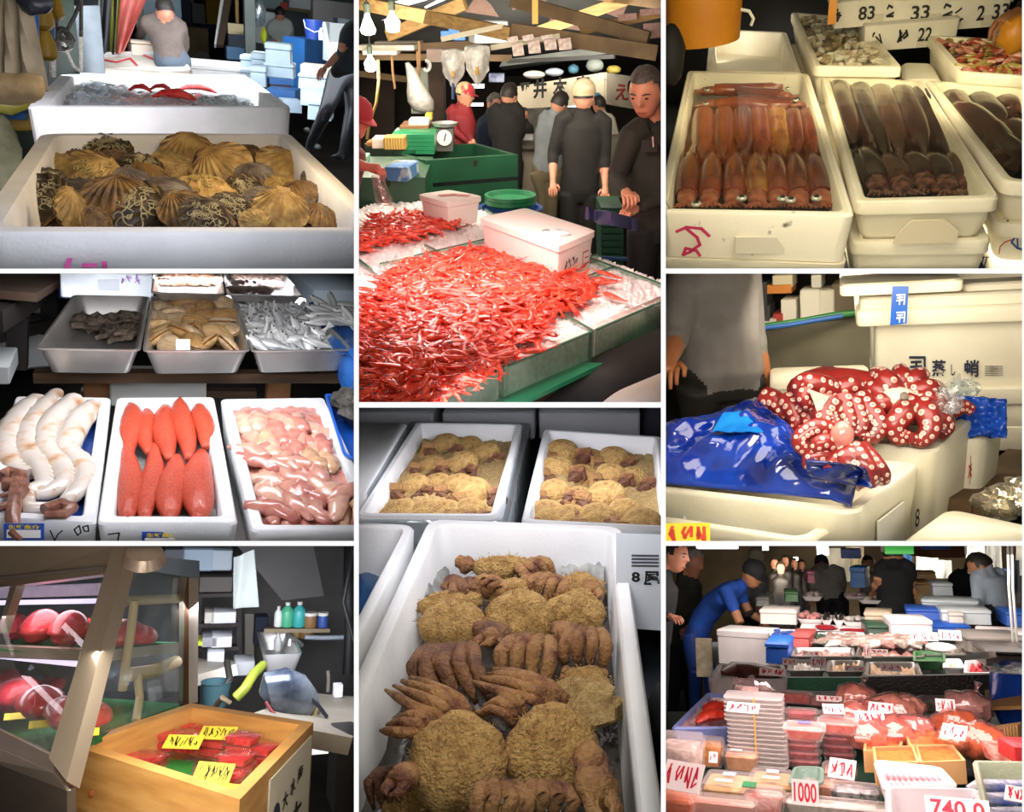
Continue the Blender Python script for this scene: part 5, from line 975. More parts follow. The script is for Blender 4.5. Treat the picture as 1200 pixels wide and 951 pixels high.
 put(P,'pale_cable',G().tube([P.dep(x,y_,3.3)for x,y_ in((868,11),(878,13),(883,22),(880,30))],.006,6),M('grey_cord3','aaaaa4',r=.5),'thin pale cable loop on the dark floor','cable')
 yy=2.6
 person(P,'hand and dark sleeve reaching in at the upper right',dict(hip=(1275,60,yy),neck=(1265,-60,yy),head=(1265,-100,yy),sl=(1230,-40,yy),sr=(1300,-40,yy),el=(1222,-2,yy),hl=(1197,14,yy-.05)),M('dark_sleeve','17171a',r=.8),M('dark_sleeve','17171a'),skin=M('orange_skin','b57a4c',r=.5),voxel=.009,s=.75,legs=False,grip={'l':.8})
 put(P,'yellow_glove',blob(P.dep(1192,40,2.3),(.04,.03,.04),.3,7,4),M('tub_yellow','d08a1c'),'yellow rubber glove tip at the right edge','glove');put(P,'foil_scrap',blob(P.dep(1178,41,2.5),(.025,.02,.018),.5,12,5),STEEL,'crumpled foil scrap beside the yellow glove','foil')
 light(P,P.dep(980,-25,1.9),(0,.1,-1),(.9,.6),8,'fff2d6');light(P,P.dep(1000,20,1.25),(0,.9,-.6),(.5,.2),1.9,'fff4dc');light(P,P.dep(1020,-30,2.9),(0,.7,-.7),(.9,.4),9,'ffeec4')  # added area lights over and in front of the squid boxes
panel3()
# ================================================================ compartment 4: steel trays of shellfish above foam boxes of roe
def panel4():
 P=P4;rr=random.Random(44);z=-1.15
 Z=lambda x,y,zz=z:P.at(x/2.857,315+y/2.857,zz)
 def Q(*a,zz=z):return[Z(x,y,zz)for x,y in a]
 L_=Q((-60,828),(322,850),(372,430),(52,425));Mq=Q((325,850),(797,850),(717,428),(390,430));R_=Q((842,875),(1290,875),(1085,430),(738,435))
 FB=M('damp_foam','e9ecec','d6dada',sc_=8,r=.6,bump=.1,bs=130)
 fL=foam(P,L_,z,.14,t=.035,r=.02,mat=FB,label='left foam box of thick pale octopus arms',inner=z-.1,name='foam_box');fM=foam(P,Mq,z,.14,t=.04,r=.02,mat=FB,label='middle foam box of orange red roe sacs',inner=z-.1,name='foam_box');foam(P,R_,z,.14,t=.035,r=.02,mat=FB,label='right foam box of pink soft roe',inner=z-.1,name='foam_box')
 ST=M('label_blue','1f4fb0',r=.4);fy=Mq[0].y-.006
 def fq(x0,y0,x1,y1,yy):return[P.dep(x/2.857,315+y/2.857,yy)for x,y in((x0,y1),(x1,y1),(x1,y0),(x0,y0))]
 for x0,x1,y0,lb in((12,148,852,'blue label with yellow print on the octopus box'),(475,608,880,'blue label with yellow print on the roe box')):
  q=fq(x0,y0,x1,y0+55,fy-.01);bo=fL if x0<300 else fM;st=put(P,'blue_label',G().slab(q,.002),ST,lb,parent=bo);put(P,'print',on_quad(text_g('生鮮魚介',1,.001,.03),fq(x0+15,y0+3,x1-15,y0+18,fy-.011)),M('label_yellow','e0c828',r=.6),smooth=0,parent=st);put(P,'white_field',G().slab(fq(x0+10,y0+22,x1-12,y0+48,fy-.0115),.001),PAPER,parent=st)
 for x0,x1,y0,L,lb in((165,212,872,[[(.1,.9),(.4,.1),(.6,.6),(.9,.9)]],'black brush mark on the octopus box'),(245,300,855,[[(.3,.2),(.1,.6),(.4,.9),(.5,.4),(.3,.2)],[(.7,.5),(.6,.8),(.9,.9),(.95,.5),(.7,.5)]],'looped black brush mark on the octopus box'),(360,420,880,[[(0,.8),(.6,.9),(.5,.2),(.9,.3)]],'black brush mark left on the roe box'),(640,680,878,[[(.1,.9),(.4,.1),(.9,.3)]],'black brush mark right of the blue label'),(742,776,872,[[(.2,.3),(.2,.8),(.7,.9),(.8,.4),(.2,.3)]],'black brushed ring on the roe box')):put(P,'brush_mark',on_quad(strokes(L,.1),fq(x0,y0,x1,y0+38,fy-.01)),BLACK,lb,smooth=0,parent=fL if x0<320 else fM)
 def bed(q,zz,m,lb,ins=.04,amp=.01,nm='film_bed',cat='film'):
  qq=[V((x,y,0))for x,y in off_loop([(p.x,p.y)for p in q],ins)];return put(P,nm,G().grid(lambda u,v:(qq[0].lerp(qq[1],u)).lerp(qq[3].lerp(qq[2],u),v)+V((0,0,zz+amp*noise.noise(V((u*8,v*12,1))))),20,26),m,lb,cat,kind='stuff')
 bed(L_,z-.05,M('blue_film_bed','1f4a9c','163a80',sc_=10,r=.15,bump=.5,bs=25),'blue plastic lining under the octopus arms');bed(Mq,z-.055,M('silver_bed','8a9a98','c5cfcd',sc_=20,r=.15,bump=.8,bs=30),'crinkled clear lining under the roe sacs')
 # octopus arms
 OC=M('octopus_flesh','d8cfc4','a06434',sc_=13,r=.16,coat=.5,sharp=(.5,.72),c3='d3b394')
 for i,(pts,rad)in enumerate((([(130,440),(80,480),(40,540),(20,610),(45,660),(95,690)],[34,40,42,40,34,26]),([(190,415),(150,460),(105,530),(90,600),(130,660),(150,720),(95,750),(100,800),(180,790)],[22,36,42,42,36,30,26,24,16]),([(250,445),(205,480),(160,540),(155,610),(205,660),(215,710),(165,750),(120,760)],[36,42,46,44,38,34,26,16]),([(310,460),(270,500),(235,560),(225,610),(270,650),(285,700),(240,760),(215,780)],[34,44,48,44,40,36,32,20]))):
  p3=[Z(x,y,z-.012)for x,y in pts];f=[]
  for k in range(len(p3)-1):
   for j in range(4):t=j/4;a,b,c,d=p3[max(k-1,0)],p3[k],p3[k+1],p3[min(k+2,len(p3)-1)];f.append(.5*((2*b)+(c-a)*t+(2*a-5*b+4*c-d)*t*t+(3*b-a-3*c+d)*t**3))
  f.append(p3[-1]);rd=[np.interp(k/4,range(len(rad)),rad)/2.857/F*p.length*.9 for k,p in enumerate(f)]
  T=Thing(P,'octopus_piece',['pale octopus arm, leftmost in the left box','pale octopus arm, second in the left box, peaking over the rear rim','pale octopus arm, third in the left box, bent at the front','thickest octopus arm at the right of the left box'][i],'octopus',f[0],'octopus arms');T.part('arm',G().tube(f,rd,12,flat=.8).disp(.006,22),OC)
  g=G()
  for k in range(3,len(f)-2):g.lathe([(rd[k]*.22,0),(rd[k]*.25,.004),(rd[k]*.1,.005)],7,f[k]+V((rd[k]*.62,-.0,rd[k]*.42)),rot=rotm(y=40))
  T.part('suckers',g,M('sucker_pale','d9c8b6',r=.3),kind='stuff')
 for i,pts in enumerate((((0,700),(30,680),(70,690),(80,720),(40,750),(0,760)),((60,700),(50,760),(40,830),(45,880),(70,905)),((10,720),(50,720),(75,740),(30,790),(-10,800)),((150,810),(200,790),(240,800),(215,820),(150,822)))):put(P,'tentacle_tip',G().tube([Z(x,y,z+.012 if i!=1 else z+.012-.02*max(0,k-2))for k,(x,y)in enumerate(pts)],[.02,.019,.017,.014,.01,.006][:len(pts)],8).disp(.003,40),M('tentacle_brown','6a4238','9a6a54',sc_=30,r=.25),['dark brown tentacle tip coiled at the lower left','thin dark tentacle hanging over the front of the left box','brown tentacle tip under the coiled one','brown tentacle tip at the front rim of the left box'][i],'octopus')
 # roe sacs
 RO=M('roe_red','b8301c','d85a34',sc_=160,r=.3,bump=.55,bs=330,coat=.25,kind='noise')
 for i,(x0,y0,x1,y1,w)in enumerate(((438,455,438,620,78),(487,470,492,620,58),(550,460,558,640,80),(605,435,628,640,76),(672,455,690,600,72),(425,590,435,845,84),(518,585,490,845,72),(585,625,568,840,96),(668,610,665,840,112))):
  a,b=Z(x0,y0,z-.012),Z(x1,y1,z-.012);L=(a-b).length;r=w/2.857/F*b.length*.5;ts=np.linspace(0,1,13)
  put(P,'roe_sac',G().tube([a.lerp(b,t)+V((.006*math.sin(t*6+i),0,0))for t in ts],[max(.004,r*math.sin(PI*min(max(t,.03),.97))**.45*(.82+.3*(t if i>4 else 1-t)))for t in ts],16,flat=.72).disp(.004,30),RO,'orange red roe sac in the '+('back' if i<5 else 'front')+' row of the middle box','roe','roe sacs',smooth=180)
  # soft roe lobes
 SR=[M('milt%d'%i,*c,sc_=26,r=.14,coat=.6,sharp=(.35,.7),bump=.2,bs=40)for i,c in enumerate((('d8a08a','c47c6e'),('dfb59a','cf9280'),('cf8a78','b8665c'),('d9b08c','b58a66')))]
 for i in range(56):
  v=(i//8+.1)/7.4;u=((i%8)+.5+rr.uniform(-.4,.4))/8;p=(R_[0].lerp(R_[1],.16+.68*u)).lerp(R_[3].lerp(R_[2],.16+.68*u),.05+.78*v);p.z=z-.015+rr.uniform(-.012,.014);n=6;th=rr.uniform(-.6,.6)+PI/2;pts=[p]
  for k in range(n):th+=rr.uniform(-.6,.6);pts.append(pts[-1]+V((math.cos(th),math.sin(th)*1.3,0))*.026+V((0,0,rr.uniform(-.004,.003))))
  r=rr.uniform(.024,.038);put(P,'soft_roe_lobe',G().tube(pts,[r*f for f in(.4,.8,1,1.05,.95,.7,.3)],10,flat=.62).disp(.012,30,i),SR[rr.randrange(4)],'pink lobe of soft roe in right box','soft roe','soft roe lobes',smooth=180)
 bed(R_,z-.025,M('milt_bed','cf9080','b56a5e',sc_=30,r=.2,bump=.6,bs=40),'pink soft roe underneath the lobes',.03,.02,'soft_roe_bed','soft roe')
 # trays
 zt=-1.0;T1=Q((115,265),(470,272),(503,92),(245,86),zz=zt);T2=Q((477,274),(838,274),(783,88),(505,90),zz=zt);T3=Q((842,275),(1182,270),(1020,96),(785,92),zz=zt);h=.10
 tray(P,T1,zt,h,label='steel tray with two rough oysters',slope=.03);tray(P,T2,zt,h,label='steel tray full of tan clams',slope=.03);tray(P,T3,zt,h,label='steel tray full of small silver fish',slope=.03)
 zq=-.96;tray(P,Q((505,78),(752,84),(740,0),(515,0),zz=zq),zq,.04,label='rear steel tray with a few brown shellfish',slope=.02);tray(P,Q((760,84),(1018,92),(940,0),(745,0),zz=zq),zq,.04,label='rear steel tray of dark mussels',slope=.02)
 # wet floor of trays
 OY=M('oyster_rough','4a4038','77695a',sc_=40,r=.7,bump=.9,bs=50)
 for i,(x,y,a,b)in enumerate(((300,178,62,34),(425,165,62,22),(385,215,46,34),(438,205,36,30))):c=Z(x,y,zt-.06);k=c.y/F/2.857;put(P,'oyster',blob((0,0,0),(a*k,b*k*1.7,b*k*.6),.7,14,i,20,12).disp(.012,50),OY,['large rough oyster at the left of the first tray','rough oyster at the back right of the first tray','rough round oyster at the front of the first tray','rough oyster at the right side of the first tray'][i],'oyster',loc=c)
 CL=[M('clam%d'%i,*c,sc_=30,r=.35,stretch=(1,5,1))for i,c in enumerate((('d8b987','b58c55'),('c9a066','a57c46'),('e3cda6','c4a276')))]
 def clam(m):
  T=Proto(P,'clam','tan oval clam in the middle steel tray','clam',(0,0,0),'clams in the tray')
  def half(s):return G().ell((0,0,0),(.062,.042,.02),None,18,10,fn=lambda d:(1 if d.z*s>-.05 else .2)*(1-.12*d.x)*(1+.015*math.cos(30*d.y)))
  T.part('upper_shell',half(1),m,loc=(0,0,.004));T.part('lower_shell',half(-1),m,loc=(0,0,-.003));T.part('flesh',G().ell((0,0,0),(.055,.037,.005),None,12,6),M('clam_flesh','b8742e',r=.4),loc=(0,0,.0005));return T
 cs=[clam(m)for m in CL]
 for i,(x,y)in enumerate(((545,130),(592,118),(640,125),(705,115),(755,120),(530,165),(650,150),(702,155),(740,180),(525,195),(590,170),(632,190),(672,200),(715,210),(765,205),(532,232),(570,255),(605,218),(650,240),(695,248),(762,250),(570,150),(620,150),(765,160),(600,145),(690,130),(545,210),(640,215),(735,225),(660,180))):cs[rr.randrange(3)].put(P,Z(x,y,zt-.035+.012*rr.random()),rotm(rr.uniform(10,60),rr.uniform(-25,25),rr.uniform(0,360)),rr.uniform(.9,1.15))
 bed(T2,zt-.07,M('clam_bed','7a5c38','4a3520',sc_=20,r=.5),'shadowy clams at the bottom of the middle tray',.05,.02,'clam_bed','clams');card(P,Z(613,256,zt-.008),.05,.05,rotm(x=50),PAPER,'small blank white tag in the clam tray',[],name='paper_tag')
 SV=[M('silver_fish%d'%i,*c,sc_=20,r=.25,metal=.15,sharp=(.35,.65),stretch=(.5,3,1))for i,c in enumerate((('eceeec','9aa09c'),('dcdfdd','848a88'),('f6f8f6','bcc0bc')))]
 def fishm(m):
  g=G().tube([(x,0,0)for x in(-.075,-.06,-.03,0,.03,.055,.068)],[(.003,.002),(.006,.012),(.008,.02),(.0085,.021),(.007,.016),(.004,.008),(.002,.005)],10,upv=(0,1,0));g.hexa([(.066,-.004,-.001),(.09,-.018,-.001),(.09,.018,-.001),(.066,.004,-.001),(.066,-.004,.001),(.09,-.018,.0005),(.09,.018,.0005),(.066,.004,.001)]);g.ell((-.06,.003,.006),(.0035,.0035,.002),None,6,4,m=1);return g.mesh('silver_fish',[m,BLACK],60)
 fm=[fishm(m)for m in SV]
 for i in range(150):
  u,v=rr.random(),rr.random();c=(T3[0].lerp(T3[1],.1+.8*u)).lerp(T3[3].lerp(T3[2],.1+.8*u),.17+.76*v);c.z=zt-.05+.03*(i/150)+rr.uniform(-.005,.01);put(P,'silver_fish',fm[i%3],None,'small silver fish in the right steel tray','fish','small silver fish in the tray',loc=c,rot=rotm(rr.uniform(25,65),rr.uniform(-15,15),0)@rotm(z=rr.gauss(-35,45)),s=rr.uniform(.8,1.1))
 bed(T3,zt-.05,M('silver_fish1','c2c6c4'),'silver fish underneath in the right tray',.05,.02,'fish_bed','fish')
 for i in range(14):c=Z(540+14*i,30+12*math.sin(i*2),zq-.015);put(P,'shellfish',blob((0,0,0),(.05,.035,.02),.4,9,i),M('brown_shellfish','6a4a38','8f6a50',sc_=30,r=.4),'brown shellfish in the rear steel tray','shellfish','brown shellfish in the rear tray',loc=c,rot=rotm(0,0,i*47))if i%3 else None
 for i in range(30):c=Z(790+(i%8)*20+8*math.sin(i),12+(i//8)*20,zq-.012);put(P,'mussel',blob((0,0,0),(.045,.03,.02),.25,7,i),M('mussel_dark','3a2c26','5a463c',sc_=30,r=.4),'dark mussel in the rear steel tray','mussel','dark mussels in the rear tray',loc=c,rot=rotm(10,0,i*61))
 # rack, boards, background
 o=put(P,'floor',G().slab([(-3,1.5,-1.9),(3,1.5,-1.9),(3,8,-1.9),(-3,8,-1.9)],.05),M('floor4','2a221c','1a1512',sc_=3,r=.6));tag(o,kind='structure')
 o=put(P,'wall_back',G().slab([P.dep(-60,480,6.5),P.dep(430,480,6.5),P.dep(430,300,6.5),P.dep(-60,300,6.5)],.05),M('wall4','2c2826','3a3532',sc_=2,r=.8));tag(o,kind='structure')
 WD=M('rack_wood','6b5038','4a3624',sc_=4,r=.75,stretch=(1,6,6));y0=Z(400,330,zt-.1).y
 for a,b,w,h_,lb in(((40,440,y0+.12),(405,441,y0+.12),.06,.04,'front wooden bearer under the steel trays'),((95,460,y0+.35),(300,460,y0+.35),.05,.03,'rear wooden bearer under the trays')):beam(P,a,b,w,h_,WD,'wooden_bearer',lb,'beam')
 for x,lb in((115,'short orange brown wooden block under the trays at left'),(325,'short orange brown wooden block under the trays at right')):bx(P,x,470,y0+.25,28,30,.06,'wooden_block',M('block_wood','9c6a3c','7a4f2a',sc_=8,r=.7),lb,'block')
 bx(P,186,466,y0+.3,100,30,.2,'foam_box',M('foam_dim','cfcfc8',r=.8),'white foam box on the floor under the trays','box');bx(P,12,425,5.4,90,45,.3,'foam_box',M('foam_dim','cfcfc8'),'pale foam box behind the dark rack at far left','box',20);bx(P,-2,438,4.4,30,20,.3,'foam_box',M('foam_dim','cfcfc8'),'pale foam box corner at the far left below the rack','box');bx(P,40,360,6.0,26,30,.3,'foam_box',M('foam_dim','cfcfc8'),'pale box standing far behind the rack','box')
 RK=M('rack_dark','1c1712','2a221a',sc_=5,r=.7)
 for a,b,w,h_,lb in(((-20,375,4.2),(72,318,5.2),.16,.1,'heavy dark rack beam slanting at the upper left'),((0,345,4.3),(60,312,5),.3,.04,'brownish rack shelf at the upper left'),((20,430,4.6),(22,330,4.6),.09,.09,'near dark rack post'),((58,390,5.2),(57,318,5.2),.08,.08,'rear dark rack post'),((-10,395,4.5),(60,380,5.1),.05,.06,'lower dark rack rail')):beam(P,a,b,w,h_,RK if 'shelf' not in lb else M('shelf_rust','4a3626',r=.8),'rack_beam',lb,'rack')
 g=bx(P,128,343,4.6,88,30,.3,'foam_box',FB,'white foam box with purple scrawl behind the first tray','box');put(P,'purple_scrawl',on_quad(strokes(scribble(3,3),.05),fq(405,18,470,50,4.44)),M('purple_ink','9a6aa8',r=.7),'purple scrawl',smooth=0,parent=g);put(P,'handle_recess',G().slab(fq(328,36,398,72,4.445),.005),M('recess4','c3c6c8',r=.8),'handle recess',parent=g)
 bx(P,78,344,4.9,12,28,.2,'blue_crate',M('blue4','2f4fa0',r=.5),'sliver of a blue crate at the back left','crate');bx(P,385,352,4.9,70,26,.5,'foam_box',M('foam_blue4','d5e2ea',r=.7),'white foam box at the back right','box',8);bx(P,400,330,5.3,40,14,.4,'blue_box',M('teal4','6fb0c4',r=.6),'light blue box at the upper right corner','box');bx(P,360,330,5.4,60,15,.3,'foam_box',M('foam_blue4','d5e2ea'),'long white foam box furthest back at right','box')
 BS=M('blue_sheet4','2f6fc0','1f55a0',sc_=8,r=.15,bump=.5,bs=20)
 q=Q((1030,95),(1290,130),(1290,320),(1120,250),zz=zt+.02);put(P,'blue_sheet',G().sheet(lambda u,v:(q[0].lerp(q[1],u)).lerp(q[3].lerp(q[2],u),v)+V((0,0,-.03+.03*noise.noise(V((u*6,v*6,3))))),16,12,.003),BS,'blue plastic sheet holding fish at the right edge','sheet')
 for i in range(16):put(P,'silver_fish',fm[i%3],None,'silver fish lying on the blue sheet at the right','fish','fish on the blue sheet',loc=Z(1085+(i%4)*30,125+(i//4)*16,zt+.035),rot=rotm(45)@rotm(z=rr.gauss(-20,20)),s=1.1)
 tray(P,Q((1150,620),(1330,700),(1290,440),(1085,415),zz=z+.01),z+.01,.1,name='blue_crate',label='blue plastic crate at the right edge beside the soft roe',mat=M('crate_blue4','1f5cc0',r=.35),cat='crate');put(P,'grey_seaweed',blob(Z(1195,460,z),(.09,.1,.05),.7,14,2).disp(.02,40),M('weed','5a5850','3a3832',sc_=40,r=.6,bump=.8,bs=50),'grey tangled shellfish mass in the blue crate','shellfish');put(P,'blue_bag',blob(Z(1175,350,z+.05),(.05,.1,.1),.3,6,5),BS,'crumpled blue bag at the right edge below the fish tray','bag')
 light(P,P.dep(200,322,2.9),(0,.1,-1),(1.0,.7),10.5,'f7f6ff');light(P,P.dep(200,330,1.9),(0,.6,-.9),(.6,.25),8,'f7f4ff');light(P,P.dep(320,322,2.75),(.05,.45,-1),(.4,.2),3.6,'f7f8ff');light(P,P.dep(190,322,2.75),(0,.45,-1),(.5,.2),2.6,'fff8f0');light(P,P.dep(200,318,4.2),(0,.3,-1),(1.2,.4),24,'eef2ff')  # added area lights for the foam boxes, trays and back row
panel4()
# ================================================================ compartment 5: boiled octopus in foam boxes
def panel5():
 P=P5;rr=random.Random(55);z=-.62
 X=lambda x,y:(775+x/2.824,315+y/2.824)
 Z=lambda x,y,zz=z:P.at(*X(x,y),zz);D=lambda x,y,d:P.dep(*X(x,y),d)
 IV=M('ivory_box','f0e9d2','e4dcc0',sc_=6,r=.55,bump=.08,bs=120)
 def par(n,l,r,zz):a,b,c=Z(*l,zz),Z(*n,zz),Z(*r,zz);return[a,b,c,a+c-b]
 Fq=par((640,808),(-180,712),(868,642),z);fF=foam(P,Fq,z,.17,t=.03,r=.04,mat=IV,name='foam_box',label='front foam box draped with blue film, marked 8 on its side',inner=z-.12)
 Gq=par((905,606),(560,556),(1042,486),z+.02);fG=foam(P,Gq,z+.02,.22,t=.03,r=.04,mat=IV,name='foam_box',label='foam box heaped with red octopus, red mark on its side',inner=z-.05)
 Hq=par((1075,560),(950,560),(1140,470),z-.02);foam(P,Hq,z-.02,.2,t=.03,r=.03,mat=IV,name='foam_box',label='foam box behind with blue film over its rim',inner=z-.1)
 Iq=par((480,905),(-200,800),(590,842),z-.04);foam(P,Iq,z-.04,.15,t=.025,r=.03,mat=IV,name='foam_box',label='foam box of ice at the lower left with a yellow card',inner=z-.12)
 put(P,'foam_cover',G().tub([Z(760,925,z-.1),Z(1290,960,z-.1),Z(1290,862,z-.1),Z(950,788,z-.1)],[(0,z-.16,.03),(0,z-.105,.03),(.008,z-.1,.03)],k=4),IV,'flat white foam cover at the lower right','cover')
 def side(q,u0,u1,h0,h1,off=.004): # patch on the right-hand side face of a box
  a,b=V(q[1]),V(q[2]);n=(b-a).cross(V((0,0,1))).normalized()*off;zz=V((0,0,1));return[a.lerp(b,u0)+n-zz*h1,a.lerp(b,u1)+n-zz*h1,a.lerp(b,u1)+n-zz*h0,a.lerp(b,u0)+n-zz*h0]
 put(P,'number_mark',on_quad(text_g('8',1,.002,.01),side(Fq,.83,.9,.085,.125)),BLACK,'black handwritten figure',smooth=0,parent=fF);put(P,'side_panel',G().slab(side(Fq,.3,.68,.05,.16,.0035),.004),M('panel_grey5','d5d2c6',r=.8),'grey handle panel',parent=fF);put(P,'red_mark',on_quad(strokes([[(.5,0),(.5,1)],[(.1,.3),(.9,.8)],[(.2,.7),(.9,.4)],[(.8,.2),(.3,.5)]],.12),side(Gq,.76,.88,.08,.15)),REDP,'red scrawl',smooth=0,parent=fG)
 # octopus
 SKN=M('octopus_red','8a1f1e','561214',sc_=18,r=.3,coat=.25,c3='932824',sharp=(.3,.75));SUK=M('sucker','efd3c4','dcae9e',sc_=60,r=.3);SUC=M('sucker_hole','c88a80',r=.4)
 def arm(T,pts,r0,r1,d0,n=22,spread=.75,face=(0,-1,.35)):
  p3=[D(x,y,d0+d)for x,y,d in pts];f=[];K=len(p3)
  for k in range(K-1):
   for j in range(6):t=j/6;a,b,c,d=p3[max(k-1,0)],p3[k],p3[k+1],p3[min(k+2,K-1)];f.append(.5*((2*b)+(c-a)*t+(2*a-5*b+4*c-d)*t*t+(3*b-a-3*c+d)*t**3))
  f.append(p3[-1]);m=len(f);rad=[r0+(r1-r0)*(k/(m-1))**1.2 for k in range(m)];a_=T.part('arm',G().tube(f,rad,12),SKN)
  L=[0]
  for k in range(1,m):L.append(L[-1]+(f[k]-f[k-1]).length)
  g=G();s=rad[0]*.4;cv=V(face).normalized()
  while s<L[-1]:
   k=max(1,min(m-1,int(np.searchsorted(L,s))));t=(s-L[k-1])/max(L[k]-L[k-1],1e-6);c=f[k-1].lerp(f[k],t);tg=(f[k]-f[k-1]).normalized();r=rad[k];nn=cv-tg*cv.dot(tg)
   if nn.length<.15:s+=r*.6;continue
   nn.normalize();sd=tg.cross(nn);q=r*.27
   for sg in(-1,1):
    w=(nn*math.cos(spread*.62)+sd*sg*math.sin(spread*.62)).normalized();x=w.orthogonal().normalized();R=Matrix((x,w.cross(x),w)).transposed();c2=c+w*r*.9+tg*sg*q*.4
    g.lathe([(q,0),(q*1.02,q*.35),(q*.75,q*.5)],9,c2,0,False,True,R);g.lathe([(q*.45,q*.5),(q*.4,q*.56)],7,c2,1,False,True,R)
   s+=q*2.3
  o=T.part('suckers',g,[SUK,SUC],parent=a_,kind='stuff')
 d1=1.98;k=.0029
 T=Thing(P,'octopus','red octopus on top at right, pale mouth and beak showing','octopus',D(800,540,d1),'boiled octopus')
 T.part('mouth_web',G().ell(D(790,435,d1-.02),(.05,.03,.03),rotm(y=18),16,10),M('octo_white','e8ddd0','dcb8a8',sc_=20,r=.3));T.part('beak',G().lathe([(.008,0),(.009,.01),(.004,.012)],12,D(803,424,d1-.055),rot=rotm(x=60)),M('beak','6a5a4c',r=.4));T.part('body',blob(D(800,440,d1+.06),(.1,.06,.055),.2,6,1),SKN)
 for pts,r0 in(([(770,415,0),(745,370,.0),(712,350,.05),(690,365,.08)],.03),([(790,400,.02),(795,355,.03),(790,338,.08),(800,360,.12)],.026),([(820,400,.02),(845,362,.02),(860,352,.06),(845,375,.1)],.026),([(840,410,0),(880,395,0),(915,400,.04),(920,425,.08)],.027),([(840,430,-.01),(890,432,-.02),(935,445,0),(930,480,.03)],.027),([(765,425,0),(720,405,-.01),(680,400,.02),(670,425,.06)],.029),([(765,440,-.02),(720,440,-.03),(680,445,-.01),(665,460,.02)],.026),([(830,450,-.03),(800,480,-.06),(770,520,-.08),(790,560,-.08),(815,530,-.08)],.031),([(850,450,-.02),(880,480,-.06),(890,530,-.08),(860,565,-.09),(825,560,-.1)],.031),([(870,460,0),(920,490,-.03),(945,520,-.03),(925,550,-.05)],.025)):arm(T,pts,r0,.012,d1)
 for pts,r0 in(([(940,470,.1),(960,430,.12),(975,425,.12)],.02),([(960,470,.08),(1000,455,.08),(1030,470,.08)],.02)):arm(T,pts,r0,.012,d1)
 d2=1.93;T=Thing(P,'octopus','red octopus at left with a pale triangular web','octopus',D(570,540,d2),'boiled octopus')
 a,b,c=D(488,400,d2-.045),D(556,423,d2-.06),D(518,478,d2-.06);T.part('pale_web',G().slab([a,c,c.lerp(b,.5),b],.012),M('octo_white','e8ddd0'));T.part('body',blob(D(580,400,d2+.1),(.11,.06,.05),.25,6,3),SKN)
 for pts,r0 in(([(560,400,.03),(510,380,0),(468,375,.0),(455,400,.0),(480,440,.02)],.028),([(480,400,-.02),(470,430,-.03),(490,450,-.02),(505,430,.0)],.02),([(560,430,-.02),(540,480,-.04),(550,520,-.06),(580,530,-.07),(570,480,-.06)],.03),([(600,430,0),(610,470,-.02),(625,510,-.04),(610,545,-.06)],.03),([(630,440,0),(655,490,-.02),(660,530,-.04),(645,555,-.05)],.028),([(650,430,.02),(700,480,-.01),(720,520,-.03),(700,555,-.05),(670,555,-.05)],.028),([(590,400,.04),(630,385,.04),(655,400,.06),(640,430,.08)],.026),([(420,440,.05),(440,470,.02),(450,510,.0),(430,540,0)],.03),([(460,450,.04),(485,480,.0),(490,520,-.02),(475,550,-.02)],.026),([(350,430,.08),(380,440,.06),(400,470,.04),(395,500,.04)],.03),([(520,480,-.03),(525,510,-.05),(540,530,-.06)],.018),([(560,520,-.06),(545,500,-.06),(530,490,-.05)],.016)):arm(T,pts,r0,.011,d2)
 d3=1.66;T=Thing(P,'octopus','small red octopus at the front with a pink rounded head','octopus',D(600,680,d3),'boiled octopus')
 T.part('head',blob(D(598,553,d3-.02),(.021,.022,.03),.12,6,2,16,12),M('octo_pink','d8847a','c46a64',sc_=14,r=.2,coat=.5));T.part('neck',G().tube([D(600,575,d3),D(612,605,d3)],[.012,.014],10),M('octo_pink','d8847a'))
 for pts,r0 in(([(560,540,.02),(520,525,0),(480,540,-.01),(455,570,-.02),(480,600,-.02),(495,580,-.02)],.02),([(580,600,0),(550,575,-.02),(520,580,-.03),(510,600,-.03)],.022),([(590,610,0),(540,615,-.02),(500,625,-.03),(495,650,-.03),(530,655,-.03)],.022),([(600,610,-.01),(585,635,-.04),(560,665,-.05),(555,690,-.04)],.021),([(615,610,-.02),(620,640,-.05),(640,680,-.06),(655,715,-.05)],.027),([(640,605,-.02),(665,640,-.05),(690,675,-.06),(700,710,-.05)],.025),([(660,600,0),(700,640,-.03),(730,675,-.04),(735,700,-.03)],.021),([(600,640,-.02),(600,670,-.04),(600,700,-.03)],.014)):arm(T,pts,r0,.012,d3)
 put(P,'purple_foil',blob(D(690,490,2.02),(.05,.03,.05),.2,7,8),M('octo_deep','7a2030',r=.3),'deep red octopus flesh between the two big octopuses','octopus')
 # blue films
 BF=M('blue_film','0a2484','071a60',sc_=6,r=.12,coat=.6,bump=.5,bs=14,c3='12389c')
 ctl=[(-40,560,1.9,0),(60,505,1.95,0),(180,490,1.98,.02),(315,425,2.02,.03),(440,540,1.9,0),(480,690,1.62,0),(700,725,1.55,0)]
 def top(u):
  x=np.interp(u,[0,.1,.26,.45,.66,.8,1],[c_[0]for c_ in ctl]);y=np.interp(u,[0,.1,.26,.45,.66,.8,1],[c_[1]for c_ in ctl]);d=np.interp(u,[0,.1,.26,.45,.66,.8,1],[c_[2]for c_ in ctl]);return D(x,y,d)
 def bot(u):
  x=-60+690*u;y=712+68*u if u<.9 else 773+25*(u-.9)/.1;return Z(x,y,z-.0)+V((0,0,.006))
 def bf(u,v):
  p=top(u).lerp(bot(u),v);a_=math.sin(PI*v);n=noise.noise(V((u*7,v*5,2)));n2=noise.noise(V((u*16+v*8,v*7,7)));return p+V((0,-.045*n*a_-.022*n2*a_,.05*a_+.03*n*a_+.018*abs(n2)*a_))
